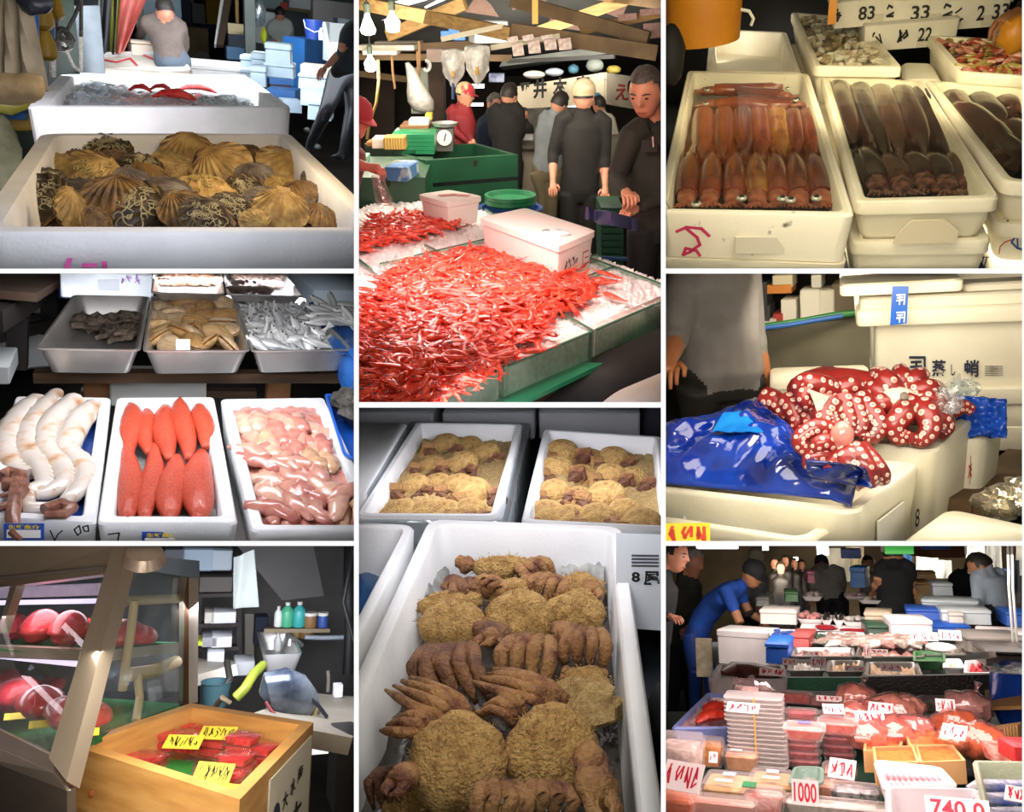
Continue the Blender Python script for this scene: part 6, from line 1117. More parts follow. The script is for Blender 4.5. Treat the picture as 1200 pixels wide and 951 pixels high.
 put(P,'blue_film',G().sheet(bf,60,34,.0015),BF,'crumpled dark blue plastic film over the front box','film',smooth=180)
 q=[D(180,560,1.8),D(345,565,1.78),D(275,495,1.88),D(215,500,1.88)];put(P,'light_blue_film',G().sheet(lambda u,v:(q[0].lerp(q[1],u)).lerp(q[3].lerp(q[2],u),v)+V((0,-.045+.01*noise.noise(V((u*5,v*5,0))),.03)),12,8,.002),M('bright_blue_film','1f86d8','1466b8',sc_=10,r=.1,bump=.5,bs=20),'bright blue translucent patch on the dark film','film')
 g=G().sheet(lambda u,v:D(975+168*u,420+10*u+130*v+10*noise.noise(V((u*5,v*4,1))),2.16-.05*v+.03*noise.noise(V((u*7,v*7,0)))),18,14,.002);put(P,'blue_film',g,M('blue_film2','1f5ad0','1646a8',sc_=8,r=.15,bump=.6,bs=18),'bright blue film hanging over the rear box at right','film',smooth=180)
 for x,y,r,d,lb in((975,400,.03,2.35,'upper clump of clear film beside the octopus'),(940,440,.03,1.95,'clear film scrap on the octopus arms'),(1010,405,.03,2.3,'small clear film scrap above the blue film')):put(P,'clear_film',blob(D(x,y,d),(r,r*.7,r),.8,12,x,18,12),CRUMP,lb,'film')
 # stack of foam boxes at the back right
 ST=M('stack_foam','f1ead6','e3dbc4',sc_=4,r=.6,bump=.08,bs=90);ys=2.75
 def sb(x0,y0,x1,y1,d,dd,nm,lb,cat='box',mat=None):
  a,b=D(x0,y1,d),D(x1,y1,d);hh=(y1-y0)/2.824*d/F*1.02;q=[(a.x,d),(b.x,d),(b.x,d+dd),(a.x,d+dd)];return put(P,nm,G().tub(q,[(.004,a.z,.02),(0,a.z+.006,.02),(0,a.z+hh-.006,.02),(.006,a.z+hh,.02)],k=3),mat or ST,lb,cat)
 pb=sb(705,195,1330,392,ys,.5,'foam_box','large foam box printed with three characters and a logo');sb(645,142,1330,192,ys-.06,.6,'foam_box','foam cover directly on the printed box','cover');sb(655,100,1330,140,ys-.04,.6,'foam_box','second foam cover above the printed box','cover');sb(590,56,1000,92,ys-.12,.55,'foam_box','shifted foam cover with blue tape near the top','cover',M('stack_foam_dirty','ece4ce','c9bfa6',sc_=6,r=.7));sb(1002,55,1330,98,ys,.5,'foam_box','foam cover at the top right of the stack','cover');sb(735,14,1330,54,ys+.1,.4,'foam_box','topmost foam cover cut by the frame','cover')
 sb(705,398,1330,450,ys-.02,.5,'foam_box','foam box under the printed one');sb(720,452,1330,520,ys,.5,'foam_box','second foam box under the printed one');sb(1000,522,1330,600,ys,.5,'foam_box','lowest foam box of the stack at right')
 def ft(s,x0,y0,x1,y1,d,lb,m=None,bold=.03,nm='lettering'):put(P,nm,on_quad(text_g(s,1,.003,bold)if isinstance(s,str)else strokes(*s),[D(x0,y1,d),D(x1,y1,d),D(x1,y0,d),D(x0,y0,d)]),m or BLACK,lb,smooth=0,parent=pb)
 d=ys-.004;NV=M('ink_navy','1c2238',r=.6)
 ft(([[(.0,.97),(1,.97),(1,0)],[(.1,.7),(.75,.72)],[(.05,.42),(.8,.45)],[(.45,.75),(.42,.02)],[(.1,.05),(.7,.2)]],.15),820,288,875,350,d,'bold black logo sign on the printed box',NV)
 ft('蒸',895,300,942,355,d,'first character on the printed box, left of three',NV);ft('し',958,315,972,352,d,'small middle character on the printed box',NV);ft('蛸',1000,300,1052,357,d,'last character on the printed box, right of three',NV)
 for k in range(6):ft(([[(0,.5),(.3,.5)],[(.35,.5),(.6,.5)],[(.65,.5),(1,.5)]],.6),1070,320+k*6,1130,323+k*6,d,['first','second','third','fourth','fifth','sixth'][k]+' tiny grey print line from the top on the printed box',M('grey_print5','8c8a84',r=.7),nm='print_line')
 q=[D(757,187,ys-.125),D(812,180,ys-.125),D(818,58,ys-.125),D(765,58,ys-.125)];T=Thing(P,'blue_tape','blue tape with white logo signs over the shifted cover','tape',q[0]);T.part('tape',G().slab(q,.003),M('tape_blue','1f5fc0','184fa0',sc_=8,r=.3))
 for y0 in(82,140):T.part('logo',on_quad(strokes([[(.0,.97),(1,.97),(1,0)],[(.1,.7),(.75,.72)],[(.05,.42),(.8,.45)],[(.45,.75),(.42,.02)]],.14),[D(775,y0+38,ys-.13),D(805,y0+36,ys-.13),D(808,y0,ys-.13),D(778,y0+2,ys-.13)]),WHITE)
 # counter with clutter, man, floor
 CT=M('counter_beige','9a927c','7d7662',sc_=3,r=.5);a,b,c,d_=D(330,385,3.6),D(700,370,3.3),D(660,155,3.3),D(320,195,3.6);put(P,'metal_counter',G().slab([a,b,D(700,160,3.3),d_],.4),CT,'beige metal counter behind the octopus boxes','counter')
 put(P,'green_hose',G().tube([D(x,y,3.25)for x,y in((325,192),(400,182),(480,170),(560,155),(660,142))],.012,8),M('green_hose5','2f7a3a',r=.5),'green hose along the counter edge','hose');put(P,'blue_hose',G().tube([D(x,y,3.24)for x,y in((340,195),(430,184),(520,168),(600,155))],.009,8),M('blue_hose5','2a5fa8',r=.5),'blue hose along the counter edge','hose')
 for x,y,w,h,c_,lb in((430,165,46,70,'ddd6c4','white carton on the counter'),(500,160,60,95,'e2dcc9','taller white carton stack on the counter'),(545,145,60,80,'d6cfba','rightmost white carton on the counter'),(390,75,90,28,'c77a2c','orange lettered carton on the counter'),(350,165,35,50,'3c3a38','dark bottle crate on the counter'),(395,165,30,25,'a8382c','small red box on the counter'),(365,175,45,18,'cfcabc','low white box on the counter'),(610,140,70,95,'6a5c44','brown carton at the right end of the counter'),(410,55,60,40,'cdbf9c','tan carton on top of the others'),(520,55,30,40,'c9c4b4','pale box on top of the cartons'),(345,150,30,110,'2f3033','dark tall bottle at the left of the counter')):bx(P,*X(x,y),3.45,w/2.824,h/2.824,.12,'counter_box',M('cb_'+c_,c_,r=.7),lb,'box',-6)
 o=put(P,'wall_back',G().slab([D(-60,420,4.4),D(1300,420,4.4),D(1300,-40,4.4),D(-60,-40,4.4)],.05),M('wall5','5c564a','47423a',sc_=2,r=.8));tag(o,kind='structure');o=put(P,'floor',G().slab([(-3,1,-1.05),(3,1,-1.05),(3,6,-1.05),(-3,6,-1.05)],.05),M('floor5','2c2318','1c1610',sc_=4,r=.6));tag(o,kind='structure')
 lidbox(P,D(525,420,2.5),(.27,.25,.06),4,label='low white foam box behind the blue film',mat=IV,lid=.5)
 for k,(a,b)in enumerate((((985,790,2.0),(1180,620,2.7)),((1040,800,2.0),(1230,640,2.6)))):beam(P,(*X(a[0],a[1]),a[2]),(*X(b[0],b[1]),b[2]),.05,.04,M('pallet5','5c4326','3f2d18',sc_=6,r=.8),'pallet_board',['near brown pallet board at the lower right','outer brown pallet board at the lower right'][k],'pallet')
 for x,y,r in((1110,770,.04),(1160,760,.05),(1190,730,.04),(1130,800,.03)):put(P,'plastic_bag',blob(D(x,y,1.9),(r,r,r*.6),.6,10,x,16,10),film('bag5','f0ead8',.6,.15,bump=.6,bs=30),'crumpled clear plastic on the pallet','bag','plastic on the pallet')
 y=2.5
 person(P,'man in a grey sweatshirt bending at left, head cut off',dict(hip=(x_:=X(200,330))and(*X(195,345),y),neck=(*X(170,-60),y+.05),head=(*X(120,-120),y),sl=(*X(80,20),y),sr=(*X(270,10),y+.1),el=(*X(50,220),y-.15),hl=(*X(30,300),y-.3),er=(*X(300,210),y+.1),hr=(*X(345,370),y+.1),kl=(*X(130,520),y),kr=(*X(250,520),y)),M('grey_sweat','8a8480','77716e',sc_=9,r=.9),M('dark_apron5','1f1d1b','2a2724',sc_=9,r=.7),skin=M('tan5','a5673f',r=.5),sleeve='roll',face=(-.5,-.8,-.2),voxel=.01,s=.78,belly=1.3,grip={'l':.6})
 # ice and card in the lower-left box
 qi=[V((x,y,0))for x,y in off_loop([(p.x,p.y)for p in Iq],.03)];put(P,'crushed_ice',G().grid(lambda u,v:(qi[0].lerp(qi[1],u)).lerp(qi[3].lerp(qi[2],u),v)+V((0,0,z-.075+.03*noise.noise(V((u*14,v*9,1)))+.02*noise.noise(V((u*50,v*25,1))))),60,24),ICE,'crushed ice in the lower left foam box','ice',kind='stuff')
 card(P,Z(85,880,z-.03),.085,.05,rotm(x=38,z=8),M('yellow_card','f0c020',r=.7),'yellow price card with red brush writing on the ice',seed=4,inkm=M('card_red','c83a1c',r=.7))
 light(P,P.dep(1020,330,1.75),(0,.15,-1),(.6,.4),5.2,'fff5e2');light(P,P.dep(960,326,2.85),(-.1,1,-.3),(.4,.15),5,'fff3dc');light(P,P.dep(980,345,1.2),(0,.95,-.5),(.5,.15),6.5,'fff4e2');light(P,P.dep(1060,325,2.45),(.1,.7,-.6),(.7,.3),4.5,'fff3dc')  # area lights added inside the stall, none is a market fixture
panel5()
# ================================================================ compartment 6: hairy crabs
def panel6():
 P=P6;rr=random.Random(66);z=-.66
 Z1=lambda x,y,zz=z:P.at(415+x/3.2877,470+y/3.2877,zz);Z2=lambda x,y,zz=z:P.at(415+x/3.2877,700+y/3.2877,zz)
 FW=M('clean_foam','eef0f2','e0e3e6',sc_=6,r=.6,bump=.08,bs=140)
 A=[P.at(x,y,z)for x,y in((336,962),(786,1012),(730,616),(502,607))];foam(P,A,z,.2,t=.026,r=.035,mat=FW,name='foam_box',label='near foam box packed with large hairy crabs',inner=z-.17)
 B=[P.at(x,y,z)for x,y in((250,850),(372,850),(488,614),(375,610))];foam(P,B,z,.2,t=.022,r=.03,mat=FW,name='foam_box',label='foam box at the left edge with a blue bag inside',inner=z-.15)
 z2=-.72;C=[P.at(x,y,z2)for x,y in((416,604),(584,605),(613,496),(487,494))];foam(P,C,z2,.17,t=.02,r=.02,mat=FW,name='foam_box',label='rear left foam box of crabs in sawdust',inner=z2-.06);D_=[P.at(x,y,z2)for x,y in((610,611),(792,620),(776,511),(637,502))];foam(P,D_,z2,.17,t=.02,r=.02,mat=FW,name='foam_box',label='rear right foam box of crabs in sawdust',inner=z2-.06)
 # sleeve edges of film round the rear left box
 qs=off_loop([(p.x,p.y)for p in C],-.022);put(P,'film_sleeve',G().tub(qs,[(0,z2-.14,.02),(0,z2-.005,.02),(.012,z2-.004,.02),(.012,z2-.14,.02)],k=3,cap0=False,cap1=False),film('sleeve','eef2f4',.75,.1,bump=.4,bs=20),'clear film sleeve standing round the rear left box','film')
 def sq(px,h,lb,nm='foam_box',m=None,zt=z2,dz=.1):q=[P.at(x,y,zt)for x,y in px];put(P,nm,G().tub(q,[(0,zt-dz,.02),(0,zt-.005,.02),(.006,zt,.02)],k=3),m or FW,lb,'box')
 sq(((380,600),(416,598),(478,495),(400,497)),0,'plain white foam cover at the left behind the film',zt=z2)
 o=put(P,'floor',G().slab([(-2,.6,-1.1),(2,.6,-1.1),(2,5,-1.1),(-2,5,-1.1)],.05),M('floor6','55565a','3a3b40',sc_=3,r=.7));tag(o,kind='structure')
 for x,w,lb in((470,100,'pale box behind the rear left crab box'),(578,108,'pale box in the middle of the back row'),(690,116,'pale box behind the rear right crab box')):bx(P,x,500,2.85,w,34,.3,'foam_box',M('grey_foam6','c9ccd0','b8bbc0',sc_=3,r=.8),lb,'box')
 bx(P,770,520,3.0,40,60,.2,'dark_carton',M('dark6','5a5c6a',r=.8),'dark grey carton at the upper right','box');bx(P,600,480,3.2,500,20,.1,'back_board',M('grey6','a0a4a8',r=.8),'grey board along the back edge','board')
 # box with print at the right
 y=1.35;a=P.dep(728,708,y);T=Thing(P,'printed_box','white box with a large black 8 and character at right','box',a);T.part('body',G().hexa([P.dep(722,735,y-.1),P.dep(800,740,y-.1),P.dep(800,740,y+.3),P.dep(722,735,y+.3),P.dep(722,624,y),P.dep(800,627,y),P.dep(800,627,y+.3),P.dep(722,624,y+.3)]),M('print_box6','c5ccd4','b4bcc6',sc_=4,r=.6),smooth=0)
 def tq(x0,y0,x1,y1,d):return[P.dep(x0,y1,d),P.dep(x1,y1+.4,d),P.dep(x1,y0+.4,d),P.dep(x0,y0,d)]
 T.part('number',on_quad(text_g('8',1,.002,.04),tq(740,669,750,681,y-.06)),BLACK,smooth=0);T.part('character',on_quad(text_g('尾',1,.002,.04),tq(754,668,773,685,y-.06)),BLACK,smooth=0)
 for k in range(4):T.part('print_line',on_quad(strokes([[(0,.5),(.4,.5)],[(.5,.5),(1,.5)]],.5),tq(740,649+k*4,772,651.5+k*4,y-.035)),M('grey_ink6','5f646c',r=.7),smooth=0)
 sq(((748,960),(800,960),(800,742),(738,742)),0,'dark slate box at the right edge beside the crabs','slate_box',M('slate6','3f4650',r=.6),z-.13);put(P,'dark_cloth',blob(P.dep(782,870,1.05),(.03,.06,.09),.2,6,3),M('black6','1c1a1e',r=.8),'black cloth at the lower right edge','cloth');put(P,'blue_bag',blob(P.at(428,700,z-.12),(.06,.1,.03),.4,6,4),M('blue_bag6','1f4a7a',r=.25),'dark blue bag lying in the left edge box','bag')
 # newspaper lining and film
 for q,lb in((((522,655),(505,690),(500,668)),'newspaper'),(((668,655),(712,672),(706,640)),'paper')):pass
 put(P,'newspaper',G().sheet(lambda u,v:P.at(658+50*u,655+40*v+6*u,z-.07-.03*v)+V((0,0,.02*noise.noise(V((u*6,v*5,1))))),10,8,.002),M('newsprint','aeb0ac','7f8280',sc_=30,r=.9),'crumpled newspaper lining at the right rear of the crab box','newspaper');put(P,'newspaper',G().sheet(lambda u,v:P.at(498+28*u,650+50*v,z-.06-.04*u)+V((0,0,.02*noise.noise(V((u*6,v*5,4))))),8,8,.002),M('newsprint','aeb0ac'),'crumpled newspaper lining at the left rear of the crab box','newspaper')
 put(P,'wet_bottom',G().grid(lambda u,v:(A[0].lerp(A[1],.08+.84*u)).lerp(A[3].lerp(A[2],.08+.84*u),.06+.88*v)+V((0,0,-.12+.02*noise.noise(V((u*9,v*14,0))))),20,30),M('wet6','3a3630','5c564c',sc_=14,r=.25,bump=.6,bs=30),'dark wet lining under the crabs','lining',kind='stuff')
 # crabs
 SH=M('crab_shell','cba768','96703f',sc_=70,r=.85,bump=1.0,bs=220,c3='bb965a',sharp=(.3,.7));LG=M('crab_leg','a8804e','6a3e2c',sc_=26,r=.7,bump=.8,bs=160,c3='9c7046');LD=M('crab_leg_dark','8f6440','5f3a2a',sc_=26,r=.6,bump=.8,bs=160);BR=M('bristle','d2b37a','9a6c3e',sc_=30,r=.8);TIP=M('crab_tip','8a3a2a',r=.4)
 def crab(lb,cx,cy,w,h,spin,fans,claws,zo=-.03,ZZ=Z2,dark=False,tilt=0):
  c=ZZ(cx,cy,z+zo);k=c.length/F/3.2877;T=Thing(P,'hairy_crab',lb,'crab',c-V((0,0,.03)),'hairy crabs in the near box');lm=LD if dark else LG
  tl=rotm(x=32+tilt)@rotm(z=spin);rx,ry=w*k,h*k*1.02
  def fn(d):a=math.atan2(d.y,d.x);return(1+.03*math.sin(14*a)*max(0,1-abs(d.z)*2))*(1-.06*d.y)
  g=G().ell((0,0,0),(rx,ry,rx*.42),None,40,18,fn=fn);g.disp(.007,24,cx).disp(.0035,90,cx)
  T.part('carapace',G().join(g).xf(lrs(c,tl)),SH,smooth=180);b=G();g.normals();nv=len(g.v)
  for i in range(420):
   j=rr.randrange(nv);p,n=g.v[j],g.n[j]
   if n.z<.05:continue
   t=(n+V((rr.uniform(-.8,.8),rr.uniform(-.8,.8),rr.uniform(-.2,.3)))).normalized();o_=V((rr.uniform(-1,1),rr.uniform(-1,1),0))*.006;s=t.orthogonal().normalized()*.0009;p=p+o_;b.add([p-s,p+s,p+t*rr.uniform(.004,.009)],[(0,1,2)])
  T.part('bristles',b.xf(lrs(c,tl)),BR,kind='stuff')
  for(ax,ay,bx_,by,mx,my,wd)in fans: # four legs side by side from a to b, bending at m
   a,m,e=ZZ(ax,ay,z+zo),ZZ(mx,my,z+zo+.02),ZZ(bx_,by,z+zo-.01);d=(e-a);sd=V((-d.y,d.x,0)).normalized()
   for i in range(4):
    q=(i-1.5);r=wd*k;p0,p1,p2=a+sd*q*r*1.1,m+sd*q*r*1.85+V((0,0,.006*(1.5-abs(q)))),e+sd*q*r*1.6
    T.part('leg',G().tube([p0,p0.lerp(p1,.5)+V((0,0,.006)),p1,p1.lerp(p2,.15),p1.lerp(p2,.6),p2],[r*.85,r*1.0,r*.88,r*.92,r*.75,r*.3],9,flat=.9).disp(.0022,70,i),lm,smooth=180)
  for(ax,ay,bx_,by,wd)in claws:
   a,e=ZZ(ax,ay,z+zo),ZZ(bx_,by,z+zo+.015);r=wd*k;d=(e-a).normalized();L=(e-a).length;sd=d.cross(V((0,0,1))).normalized()
   T.part('claw',G().tube([a,a+d*L*.25,a+d*L*.5,a+d*L*.7],[r*.5,r*.9,r,r*.6],12,flat=.8).disp(.004,60),lm,smooth=180)
   for sg in(-1,1):T.part('pincer',G().tube([a+d*L*.6+sd*sg*r*.35,a+d*L*.85+sd*sg*r*.5,e+sd*sg*r*.1],[r*.45,r*.32,r*.06],8),lm)
 crab('largest hairy crab at the lower right of the near box',762,575,172,165,8,[(800,420,500,300,640,335,26),(640,470,500,430,570,400,22),(740,720,730,850,760,790,26)],[(900,660,980,850,75),(880,560,960,720,60)],.0)
 crab('large hairy crab at the lower left of the near box',400,620,178,172,-5,[(420,480,170,330,290,390,27),(300,520,140,480,210,480,24),(560,720,540,900,570,800,30)],[(230,650,130,760,55)],.0)
 crab('hairy crab at the middle left under the rear row',380,95,130,100,0,[(400,190,440,410,370,270,30),(330,190,320,370,290,260,22)],[(470,110,640,190,55)],-.04,dark=True)
 crab('hairy crab in the middle of the near box',640,70,130,105,-10,[(700,160,650,330,660,220,30)],[(560,130,480,180,45)],-.035)
 crab('hairy crab at the middle right of the near box',850,55,110,95,14,[(900,130,880,270,890,190,26)],[(780,110,880,180,50)],-.035)
 crab('hairy crab half buried at the right below the middle one',880,360,105,100,20,[],[(840,330,800,290,60),(900,310,960,300,50)],-.05)
 crab('hairy crab in the rear row, centre of the near box',570,640,115,50,0,[(650,640,740,700,700,640,22)],[(460,640,390,610,45),(640,670,740,630,45)],-.05,Z1)
 crab('hairy crab in the second row, left of the near box',370,780,120,55,10,[(420,700,480,790,440,730,22)],[(400,690,360,720,45)],-.045,Z1,True)
 crab('hairy crab in the second row, middle of the near box',610,740,110,60,-5,[(560,700,500,760,520,710,22)],[(650,700,700,680,45)],-.04,Z1)
 crab('hairy crab in the second row, right of the near box',850,730,110,75,15,[(790,690,720,780,740,710,24)],[(900,690,930,760,45)],-.04,Z1)
 crab('hairy crab cut off at the bottom of the near box',600,900,130,80,0,[],[],-.06,Z2,True)
 crab('hairy crab deep at the lower left corner',230,760,120,90,0,[(180,660,130,820,110,720,20)],[],-.08,Z2,True)
 put(P,'sawdust_clump',blob(Z2(890,400,z-.05),(.05,.05,.025),.5,14,3).disp(.006,80),M('sawdust','cdb07a','a88a54',sc_=120,r=.95,bump=.8,bs=300),'clump of sawdust at the right of the near crabs','sawdust',kind='stuff')
 # rear boxes with sawdust and small crabs
 SD=M('sawdust','cdb07a')
 def bedc(q,lb,seed):
  qq=[V((x,y,0))for x,y in off_loop([(p.x,p.y)for p in q],.026)];f=lambda u,v:(qq[0].lerp(qq[1],u)).lerp(qq[3].lerp(qq[2],u),v)+V((0,0,z2-.045+.018*noise.noise(V((u*4,v*5,seed)))+.006*noise.noise(V((u*30,v*30,seed)))));put(P,'sawdust_bed',G().grid(f,50,40),SD,lb,'sawdust',kind='stuff');return f
 f1=bedc(C,'sawdust filling the rear left box',1);f2=bedc(D_,'sawdust filling the rear right box',5)
 def small(lb,gr):
  T=Proto(P,'hairy_crab',lb,'crab',(0,0,0),gr);T.part('carapace',G().ell((0,.012,0),(.04,.034,.018),None,20,10).disp(.006,40),SH,loc=(0,0,0),smooth=180)
  for sx in(-1,1):
   for i in range(3):T.part('leg',G().tube([(sx*.025,.0-i*.006,.006),(sx*.048,-.012-i*.004,.016),(sx*.05,-.034+i*.004,.004),(sx*.035,-.046,-.004)],[.007,.008,.0065,.003],7),LG,loc=(0,0,0))
   T.part('claw',G().tube([(sx*.02,-.022,.006),(sx*.032,-.035,.012),(sx*.012,-.044,.008),(sx*.004,-.04,.006)],[.008,.012,.009,.003],8),LD,loc=(0,0,0))
  return T
 s1=small('crab half buried in the sawdust of the rear left box','crabs in the rear left box');s2=small('crab half buried in the sawdust of the rear right box','crabs in the rear right box')
 for T,f,pts in((s1,f1,((.3,.85),(.55,.88),(.75,.78),(.25,.6),(.55,.6),(.2,.35),(.42,.38),(.62,.35),(.8,.28),(.2,.1),(.42,.1),(.62,.1),(.8,.12))),(s2,f2,((.15,.85),(.4,.88),(.62,.85),(.12,.62),(.35,.62),(.6,.6),(.8,.62),(.12,.38),(.35,.38),(.55,.36),(.1,.14),(.3,.14),(.5,.14),(.72,.2),(.85,.1)))):
  for i,(u,v)in enumerate(pts):p=f(u,v);T.put(P,p+V((0,0,.004)),rotm(x=22,z=rr.uniform(-25,25)),rr.uniform(1.0,1.3))
 light(P,P.dep(600,480,1.5),(0,.0,-1),(.5,.5),3.0,'f8f4fa');light(P,P.dep(570,500,.9),(0,.5,-.8),(.25,.15),1.4,'fff4e8');light(P,P.dep(610,482,1.95),(0,.45,-1),(.6,.3),4.0,'f4f2fa')  # area lights added above the crabs, near and rear boxes
panel6()
# ================================================================ compartment 7: tuna shop with a glass case and a wooden box of packs
def panel7():
 P=P7;rr=random.Random(77);z=-.9
 X=lambda x,y:(x/2.857,635+y/2.857)
 Z=lambda x,y,zz=z:P.at(*X(x,y),zz);D=lambda x,y,d:P.dep(*X(x,y),d)
 def S(nm,pts,mat,lb,cat,t=.02,T=None): # slab through four (x, y, depth) points
  g=G().slab([D(*p)for p in pts],t)
  return T.part(nm,g,mat,smooth=0)if T else put(P,nm,g,mat,lb,cat,smooth=0)
 def tb(nm,pts,r,mat,lb,cat,T=None,n=10):
  g=G().tube([D(*p)for p in pts],r,n);return T.part(nm,g,mat)if T else put(P,nm,g,mat,lb,cat)
  # wooden box
 WD=M('pine','cfa262','b5854a',sc_=5,r=.5,stretch=(1,1,6),c3='c49452');L,N_,R,B=Z(228,675),Z(803,861),Z(1050,603),Z(640,538);dn=V((0,0,-.5));c=(L+R)/2
 T=Thing(P,'wooden_box','large open pine box holding packs of red tuna','box',c+dn)
 IN={id(p):V((*q_,z))for p,q_ in zip((L,N_,R,B),off_loop([(p.x,p.y)for p in(L,N_,R,B)],.035))}
 for(a,b),nm in zip(((L,N_),(N_,R),(R,B),(B,L)),('front_board','side_board','back_board','side_board')):
  a2,b2=IN[id(a)],IN[id(b)];T.part(nm,G().hexa([a+dn,b+dn,b2+dn,a2+dn,a,b,b2,a2]),WD,smooth=0)
 fl=[p+V((0,0,-.16))for p in(L,N_,R,B)];T.part('bottom_board',G().slab(fl,.02),WD);k0=L.lerp(N_,.18)+V((0,0,-.11));nn=(N_-L).cross(V((0,0,1))).normalized();T.part('knot',G().ell(k0+nn*.001,(.012,.003,.01),None,10,6),M('knot','8a4a1c',r=.6))
 q=[N_.lerp(R,.34)+V((0,0,-.36)),N_.lerp(R,.95)+V((0,0,-.36)),N_.lerp(R,.95)+V((0,0,-.03)),N_.lerp(R,.34)+V((0,0,-.03))];nr=(R-N_).cross(V((0,0,1))).normalized()*.006;q=[p+nr for p in q]
 T.part('sign_plate',G().slab(q,.005),M('sign7','d8d4c6',r=.6))
 def sgn(s,u0,v0,u1,v1,m=None):w=lambda u,v:(q[0].lerp(q[1],u)).lerp(q[3].lerp(q[2],u),v);T.part('character',on_quad(text_g(s,1,.002,.03),[w(u0,v0),w(u1,v0),w(u1,v1),w(u0,v1)]),m or BLACK,smooth=0)
 for s,v in(('大',.5),('水',.5),('産',.5)):pass
 sgn('本',.5,.28,.8,.55);sgn('店',.2,.05,.5,.32);sgn('大',.3,.62,.42,.76);sgn('水',.47,.66,.6,.8);sgn('産',.64,.7,.78,.84);sgn('●',.08,.55,.24,.75,M('navy7','232a4a',r=.6))
 S('ice_mat',[],None,None,None)if False else put(P,'ice_mat',G().slab([p.lerp(c,.12)+V((0,0,-.155))for p in(L,N_,R,B)],.01),M('ice7','e6ded2','cfc0b0',sc_=18,r=.4,bump=.4,bs=40),'pale ice layer in the bottom of the wooden box','ice')
 RM=M('tuna_red','c8242c','a8181e',sc_=30,r=.25,coat=.4,c3='d84048');zp=z-.1
 def pack(x,y,n,a,lb,w=.105,l=.085):
  p=Z(x,y,zp);T=Thing(P,'tuna_pack',lb,'pack',p,'tuna packs',rot=rotm(z=a))
  for k in range(n):
   t0=k*.028;qd=[(-w/2,-l/2),(w/2,-l/2),(w/2,l/2),(-w/2,l/2)];T.part('red_slices',G().tub(qd,[(.012,t0+.003,.01),(.008,t0+.02,.01),(.014,t0+.024,.01)],k=2).disp(.002,60),RM,loc=(0,0,0));T.part('plastic_lid',G().tub(qd,[(0,t0,.01),(.002,t0+.024,.01),(.01,t0+.028,.01)],k=2),film('lid7','fff6f4',.9,.06,ior=1.25),loc=(0,0,0))
 for i,(x,y,n)in enumerate(((560,690,2),(640,700,2),(620,660,2),(700,670,2),(745,660,2),(720,710,2),(810,735,3),(790,770,2),(870,735,2),(760,800,1),(500,740,1),(455,735,1))):pack(x,y,n,-35,['stack of red tuna packs at the left, under a yellow card','stack of tuna packs beside the left card','stack of tuna packs at the rear left','stack of tuna packs at the rear under a card','rear right stack of tuna packs','stack of tuna packs in the centre of the box','tallest stack of tuna packs at the right','tuna pack stack right of the front card','tuna packs against the right wall of the box','single tuna pack at the near corner','single tuna pack at the left with trimmings','tuna pack at the far left wall of the box'][i])
 put(P,'green_leaf_mat',G().slab([Z(545,770,zp),Z(640,775,zp),Z(650,735,zp),Z(570,725,zp)],.004),M('mat_green7','2f8a3c',r=.6),'small bright green mat between the tuna packs','mat')
 YC=M('card_yellow7','efe04a',r=.6)
 for i,(x,y,h)in enumerate(((730,638,.075),(615,668,.075),(715,772,.05),(745,815,.03))):card(P,Z(x,y,zp+h),.105 if i<3 else .15,.06 if i<3 else .02,rotm(x=40 if i==2 else 18,z=-18 if i!=2 else-25),YC,['yellow price card at the rear of the wooden box','yellow price card at the left on the tuna packs','yellow handwritten card at the front of the wooden box','narrow yellow strip in front of the tuna packs'][i],seed=20+i,inkm=BLACK,lw=.03,n=5)if i<3 else card(P,Z(x,y,zp+h),.14,.02,rotm(x=20,z=-28),YC,'narrow yellow strip in front of the tuna packs',[])
 # glass case
 SB=M('brushed_steel','b9ae9e','aba092',sc_=2,r=.3,metal=.75);SD=M('dull_steel','77706a',r=.4,metal=.5)
 T=Thing(P,'display_case','steel framed glass display case with tuna on two levels','display case',D(100,880,2.7))
 S('front_post',((163,722,2.36),(222,800,2.28),(430,12,2.75),(378,12,2.78)),SB,0,0,.05,T);S('header',((-60,158,3.05),(345,108,2.76),(385,5,2.8),(-60,5,3.1)),SB,0,0,.05,T);S('header_trim',((-60,135,3.03),(348,92,2.745),(352,80,2.745),(-60,122,3.03)),SD,0,0,.02,T)
 S('front_sill',((-60,668,2.98),(184,775,2.34),(174,714,2.4),(-60,600,3.02)),SB,0,0,.01,T);S('sill_top',((-60,722,2.93),(224,832,2.28),(184,773,2.335),(-60,666,2.975)),SB,0,0,.01,T);S('base',((-60,1000,2.92),(226,1000,2.3),(224,830,2.285),(-60,720,2.935)),M('base_steel7','544a42',r=.4,metal=.4),0,0,.02,T)
 S('left_mullion',((-8,300,2.98),(2,305,2.97),(58,135,2.98),(36,140,3.0)),SB,0,0,.03,T);S('front_glass',((-60,610,3.02),(168,716,2.42),(350,108,2.76),(-60,150,3.05)),GLASS,0,0,.004,T);S('side_glass',((216,690,2.45),(620,535,3.3),(620,112,3.3),(428,80,2.78)),GLASS,0,0,.004,T)
 S('rear_post',((632,540,3.28),(662,535,3.3),(665,70,3.3),(632,72,3.28)),SB,0,0,.06,T);S('rear_post_inner',((612,545,3.3),(632,540,3.28),(632,80,3.28),(620,110,3.3)),M('brown_edge7','6a4a34',r=.4,metal=.5),0,0,.02,T);S('side_top_rail',((425,82,2.78),(668,122,3.3),(668,62,3.3),(428,38,2.78)),M('grey_steel7','6f7478',r=.3,metal=1),0,0,.03,T);S('side_bottom_rail',((222,800,2.36),(300,640,2.6),(285,630,2.6),(205,740,2.4)),SD,0,0,.02,T)
